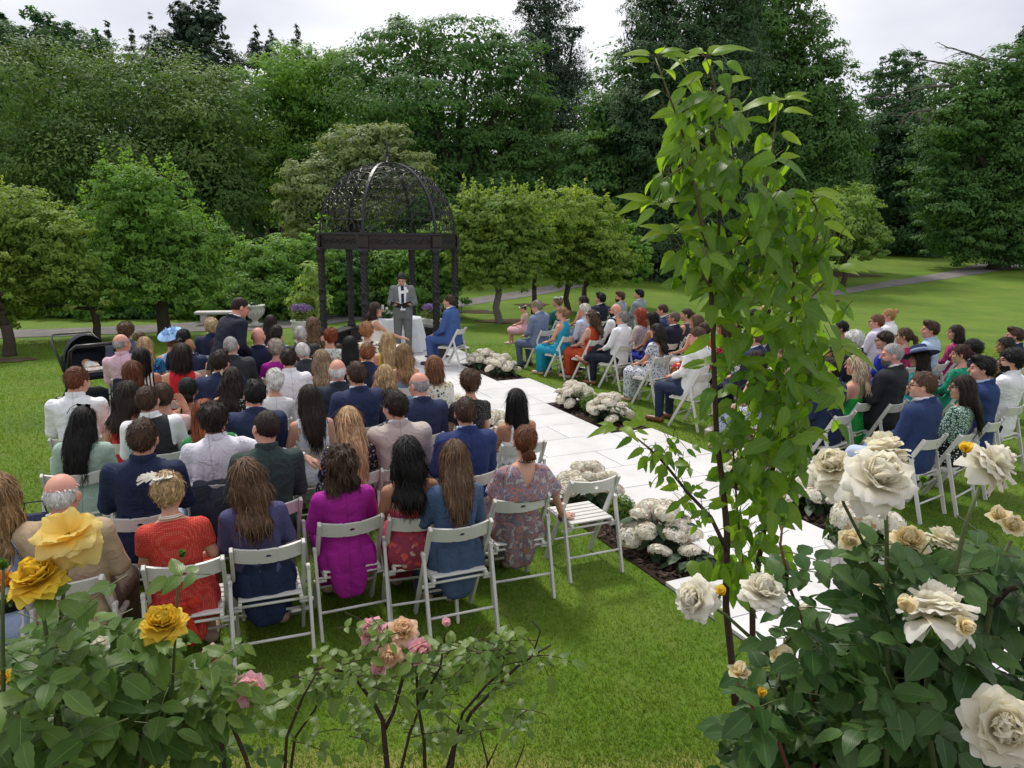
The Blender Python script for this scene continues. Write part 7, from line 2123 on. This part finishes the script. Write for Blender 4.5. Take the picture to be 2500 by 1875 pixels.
# the white rose bush, right foreground
W = Bush('white_rose_bush', 'rose bush with large ivory blooms and dark leaves in the right foreground', (.70, 1.15, 1.15), LA, RLM, M_CANE, 3, 290)
for px, Y, r0, r1, mt in (
    ([(2060, 1990), (2055, 1800), (2030, 1650), (1990, 1500), (1925, 1560), (1880, 1620)], 1.22, .006, .003, None),
    ([(2160, 1990), (2170, 1700), (2165, 1450), (2165, 1300), (2160, 1215)], 1.15, .005, .003, None),
    ([(2300, 1990), (2260, 1750), (2270, 1560), (2320, 1450), (2355, 1290), (2390, 1190)], 1.12, .006, .003, None),
    ([(2330, 1990), (2380, 1700), (2420, 1480), (2440, 1370), (2470, 1320)], 1.16, .006, .003, None),
    ([(1990, 1990), (1985, 1700), (1960, 1520), (1930, 1440), (1905, 1330), (1910, 1285)], 1.25, .0045, .002, M_CANER),
    ([(1960, 1800), (1880, 1600), (1820, 1545), (1770, 1500), (1720, 1470)], 1.24, .0045, .0025, None),
    ([(1930, 1900), (1885, 1760), (1850, 1740), (1810, 1690), (1800, 1665)], 1.18, .004, .0025, M_CANER),
    ([(1885, 1760), (1890, 1700), (1905, 1640)], 1.18, .003, .0025, None),
    ([(2120, 1350), (2060, 1230), (2040, 1170)], 1.2, .003, .0025, None),
    ([(2330, 1620), (2300, 1560), (2290, 1530)], 1.1, .0045, .003, None), ([(2320, 1640), (2240, 1560), (2212, 1500)], 1.08, .003, .0025, None),
    ([(2500, 1990), (2480, 1850), (2460, 1790)], 1.0, .004, .003, None), ([(2420, 1480), (2460, 1440), (2530, 1420)], 1.16, .006, .005, M_CANEB)):
    W.cane(px, Y, r0, r1, mt)
W.scatter([(2080, 1560, 170, 130, 1.18, .10, 11, 1.0), (2250, 1640, 170, 130, 1.14, .10, 10, 1.0), (2000, 1740, 170, 110, 1.15, .08, 9, 1.0), (2400, 1560, 120, 150, 1.14, .08, 7, 1.05),
           (2330, 1390, 170, 80, 1.16, .06, 8, 1.1), (2180, 1390, 110, 70, 1.16, .06, 5, 1.0), (2220, 1790, 150, 80, 1.06, .05, 6, 1.05), (1900, 1760, 90, 70, 1.16, .05, 3, .95), (2420, 1350, 90, 80, 1.14, .06, 4, 1.1)])
W.scatter([(1960, 1560, 110, 90, 1.22, .05, 4, 1.0), (1900, 1420, 60, 60, 1.22, .04, 2, .9)])
W.scatter([(2150, 1730, 330, 180, 1.34, .10, 130, 1.15), (2330, 1560, 220, 190, 1.32, .08, 70, 1.15), (2020, 1650, 170, 140, 1.36, .06, 40, 1.05), (2320, 1400, 200, 80, 1.32, .05, 20, 1.05), (1960, 1800, 190, 90, 1.3, .06, 40, 1.05), (2380, 1800, 160, 90, 1.2, .06, 30, 1.1)])
for (x, y) in ((1905, 1345), (1950, 1390), (2150, 1420), (2370, 1390), (2095, 1480)):
    W.compound(W.px(x, y, 1.16), (random.uniform(-1, 1), -.4, .1), .95, 5, LY)
BL = [((2034, 1150), 1.20, (-.35, -.35, .8), .075, P_IV, 'open'), ((2155, 1118), 1.22, (.1, .35, .9), .08, P_IV, 'full'), ((2136, 1182), 1.13, (.12, -.52, .8), .108, P_WP, 'open'), ((2408, 1138), 1.16, (.65, -.30, .7), .08, P_WP, 'open'),
      ((2079, 1322), 1.22, (-.5, -.4, .5), .045, P_PE, 'cup'), ((2215, 1330), 1.20, (-.1, -.45, .85), .065, P_PE, 'full'), ((2294, 1328), 1.24, (.5, .2, .8), .06, P_IV, 'full'), ((2470, 1290), 1.15, (-.2, -.5, .7), .045, P_PE, 'cup'), ((2440, 1268), 1.17, (-.3, -.1, .9), .04, P_PE, 'cup'),
      ((1705, 1462), 1.26, (-.72, -.42, .38), .078, P_WP, 'full'), ((1860, 1455), 1.17, (.1, -.2, .9), .072, P_WP, 'full'), ((2290, 1508), 1.00, (.15, .55, .8), .096, P_WP, 'open'), ((2345, 1530), .96, (.35, -.75, .5), .034, P_PE, 'cup'), ((2445, 1775), .97, (-.30, -.78, .5), .105, P_IV, 'full'),
      ((1908, 1620), 1.17, (.05, -.25, 1), .056, P_PE, 'cup'), ((1803, 1648), 1.17, (.1, -.2, 1), .042, P_PE, 'cup'), ((2120, 1450), 1.26, (.0, -.5, .8), .05, P_PE, 'cup'), ((1960, 1500), 1.32, (.3, -.3, .8), .045, P_WP, 'cup')]
for i, ((x, y), Y, ax, sz, mt, stl) in enumerate(BL): rose(W.o, W.px(x, y, Y), ax, sz, mt, stl, i + 50)
for i, ((x, y), Y, ax, sz, mt) in enumerate((((2356, 1108), 1.15, (0, -.1, 1), .036, P_YE), ((2212, 1495), .97, (-.1, -.2, 1), .045, P_PE), ((1858, 1700), 1.17, (.05, -.2, 1), .030, P_YE), ((2253, 1180), 1.16, (0, 0, 1), .022, CH_D), ((1910, 1275), 1.25, (.1, 0, 1), .026, CH_D), ((2262, 1500), 1.06, (0, -.2, 1), .034, RL2), ((1757, 1455), 1.24, (.1, -.2, 1), .036, P_YE), ((2530, 1290), 1.15, (0, -.2, 1), .05, P_PE))):
    rosebud(W.o, W.px(x, y, Y), ax, sz, mt, i + 90)
W.done()

# the yellow rose bush, left foreground
Yb = Bush('yellow_rose_bush', 'rose bush with large yellow blooms in the left foreground', (-.75, 1.15, 1.15), LB_, RL2M, M_CANE, 5, 290)
for px, Y, r0, r1, mt in (
    ([(180, 1990), (150, 1800), (125, 1620), (110, 1530), (96, 1440)], 1.08, .005, .0025, None), ([(150, 1700), (140, 1560), (155, 1450), (165, 1380)], 1.12, .004, .0025, None), ([(10, 1990), (8, 1700), (6, 1500), (8, 1400)], 1.05, .004, .0025, None),
    ([(330, 1990), (350, 1800), (380, 1650), (400, 1560)], 1.2, .004, .0025, None), ([(560, 1990), (540, 1800), (535, 1700), (525, 1620)], 1.3, .0045, .0025, M_CANEB), ([(640, 1990), (600, 1850), (545, 1720), (470, 1660), (360, 1580)], 1.3, .005, .002, M_CANEB), ([(690, 1990), (700, 1800), (740, 1700), (775, 1640)], 1.35, .004, .002, M_CANEB), ([(300, 1990), (420, 1700), (430, 1520), (436, 1400)], 1.22, .003, .0022, None), ([(220, 1990), (215, 1820), (230, 1760)], 1.18, .006, .005, M_CANEB)):
    Yb.cane(px, Y, r0, r1, mt)
Yb.scatter([(60, 1650, 110, 130, 1.05, .07, 7, 1.05), (190, 1600, 130, 90, 1.10, .06, 7, 1.05), (120, 1790, 140, 80, 1.02, .05, 6, 1.1), (300, 1570, 110, 90, 1.18, .06, 6, 1.0), (330, 1720, 130, 110, 1.18, .06, 5, .95), (180, 1450, 120, 60, 1.10, .05, 3, .95)])
Yb.scatter([(440, 1640, 110, 80, 1.24, .06, 5, .85), (530, 1740, 130, 100, 1.28, .06, 6, .8), (650, 1650, 80, 80, 1.32, .05, 4, .75), (600, 1560, 50, 40, 1.3, .04, 1, .7)], LC_)
Yb.scatter([(430, 1450, 50, 60, 1.22, .02, 1, .8)], LY)
Yb.scatter([(120, 1730, 220, 150, 1.28, .08, 95, 1.05), (330, 1720, 180, 140, 1.32, .08, 50, .95), (200, 1560, 200, 70, 1.28, .05, 22, 1.0), (560, 1780, 160, 90, 1.36, .06, 14, .8)])
for i, ((x, y), Y, ax, sz, mt, stl) in enumerate((((168, 1312), 1.12, (.05, -.35, .85), .098, P_BL, 'wilt'), ((95, 1424), 1.08, (-.05, -.28, .95), .080, P_YE, 'full'), ((22, 1428), 1.12, (-.6, -.3, .5), .060, petmat('orange_rose_petal', (.72, .24, .02), (.78, .36, .05)), 'cup'), ((400, 1530), 1.20, (.15, -.36, .9), .075, P_YE, 'full'), ((250, 1574), 1.15, (.0, -.7, .6), .034, P_WP, 'cup'), ((524, 1605), 1.28, (-.2, -.45, .7), .052, P_BP, 'cup'), ((608, 1682), 1.30, (.2, -.75, .4), .060, P_PK, 'full'), ((15, 1660), 1.1, (-.3, -.5, .6), .04, P_YE, 'cup'), ((350, 1660), 1.28, (.1, -.5, .6), .035, P_BL, 'cup'))):
    rose(Yb.o, Yb.px(x, y, Y), ax, sz, mt, stl, i + 150)
for i, ((x, y), Y, sz) in enumerate((((444, 1362), 1.22, .026), ((455, 1570), 1.22, .026), ((8, 1392), 1.05, .03), ((25, 1475), 1.08, .03), ((132, 1460), 1.1, .03))): rosebud(Yb.o, Yb.px(x, y, Y), (.05, -.1, 1), sz, RL2, i + 190)
Yb.done()

# the pink rose bush, centre foreground
Pb = Bush('pink_rose_bush', 'sparse rose bush with mottled pink blooms in the centre foreground', (-.2, 1.55, 1.05), LC_, RL3M, M_CANEB, 8, 290, .040)
for px, Y, r0, r1 in (
    ([(955, 1960), (940, 1820), (935, 1760), (915, 1720), (900, 1700), (870, 1660), (845, 1640), (830, 1625)], 1.5, .007, .002), ([(940, 1780), (960, 1740), (985, 1650), (1010, 1620), (1030, 1560), (1005, 1560)], 1.5, .005, .002), ([(1040, 1960), (1035, 1800), (1020, 1720), (1015, 1600), (1010, 1560)], 1.52, .005, .002),
    ([(1090, 1960), (1110, 1820), (1150, 1740), (1200, 1690), (1260, 1630), (1310, 1595), (1345, 1575)], 1.55, .006, .002), ([(1090, 1880), (1130, 1740), (1190, 1670), (1225, 1640), (1235, 1560), (1225, 1530)], 1.58, .004, .002), ([(1180, 1960), (1190, 1860), (1170, 1780), (1155, 1765)], 1.56, .003, .0015), ([(1190, 1870), (1215, 1815)], 1.56, .0025, .0015), ([(1250, 1900), (1280, 1820)], 1.5, .0025, .0015),
    ([(960, 1960), (1000, 1790), (1040, 1690), (1075, 1630), (1085, 1560), (1088, 1540)], 1.5, .004, .0015), ([(1300, 1600), (1320, 1540), (1298, 1515)], 1.55, .002, .0015), ([(845, 1640), (790, 1630), (745, 1640), (705, 1655)], 1.48, .003, .0012), ([(700, 1960), (720, 1800), (770, 1730), (775, 1710)], 1.45, .004, .0015)):
    Pb.cane(px, Y, r0, r1, M_CANEB)
Pb.scatter([(840, 1640, 110, 50, 1.47, .06, 11, 1.0), (960, 1630, 120, 60, 1.5, .08, 13, 1.0), (1100, 1600, 100, 55, 1.52, .07, 14, 1.0), (1220, 1590, 90, 45, 1.55, .06, 9, 1.0), (1010, 1740, 190, 90, 1.55, .10, 22, .95), (1180, 1720, 130, 70, 1.56, .06, 9, .95), (900, 1530, 50, 40, 1.46, .03, 4, .95), (750, 1780, 60, 50, 1.45, .04, 3, .95)])
Pb.scatter([(1230, 1540, 60, 40, 1.55, .03, 3, 1.1), (1330, 1590, 50, 20, 1.55, .02, 2, 1.3), (760, 1650, 60, 25, 1.47, .03, 3, 1.1)], LY)
for i, ((x, y), Y, ax, sz, stl) in enumerate((((912, 1545), 1.50, (-.35, -.55, .6), .080, 'full'), ((985, 1545), 1.52, (.1, -.5, .8), .085, 'open'), ((1025, 1590), 1.48, (.35, -.7, .3), .070, 'full'), ((955, 1600), 1.47, (-.1, -.85, .2), .065, 'open'), ((930, 1620), 1.49, (-.3, -.7, -.1), .055, 'cup'))):
    rose(Pb.o, Pb.px(x, y, Y), ax, sz * .82, P_PK if i % 2 == 0 else P_BP, stl, i + 250)
rosebud(Pb.o, Pb.px(1090, 1530, 1.5), (.05, -.1, 1), .034, P_PK, 280)
Pb.done()
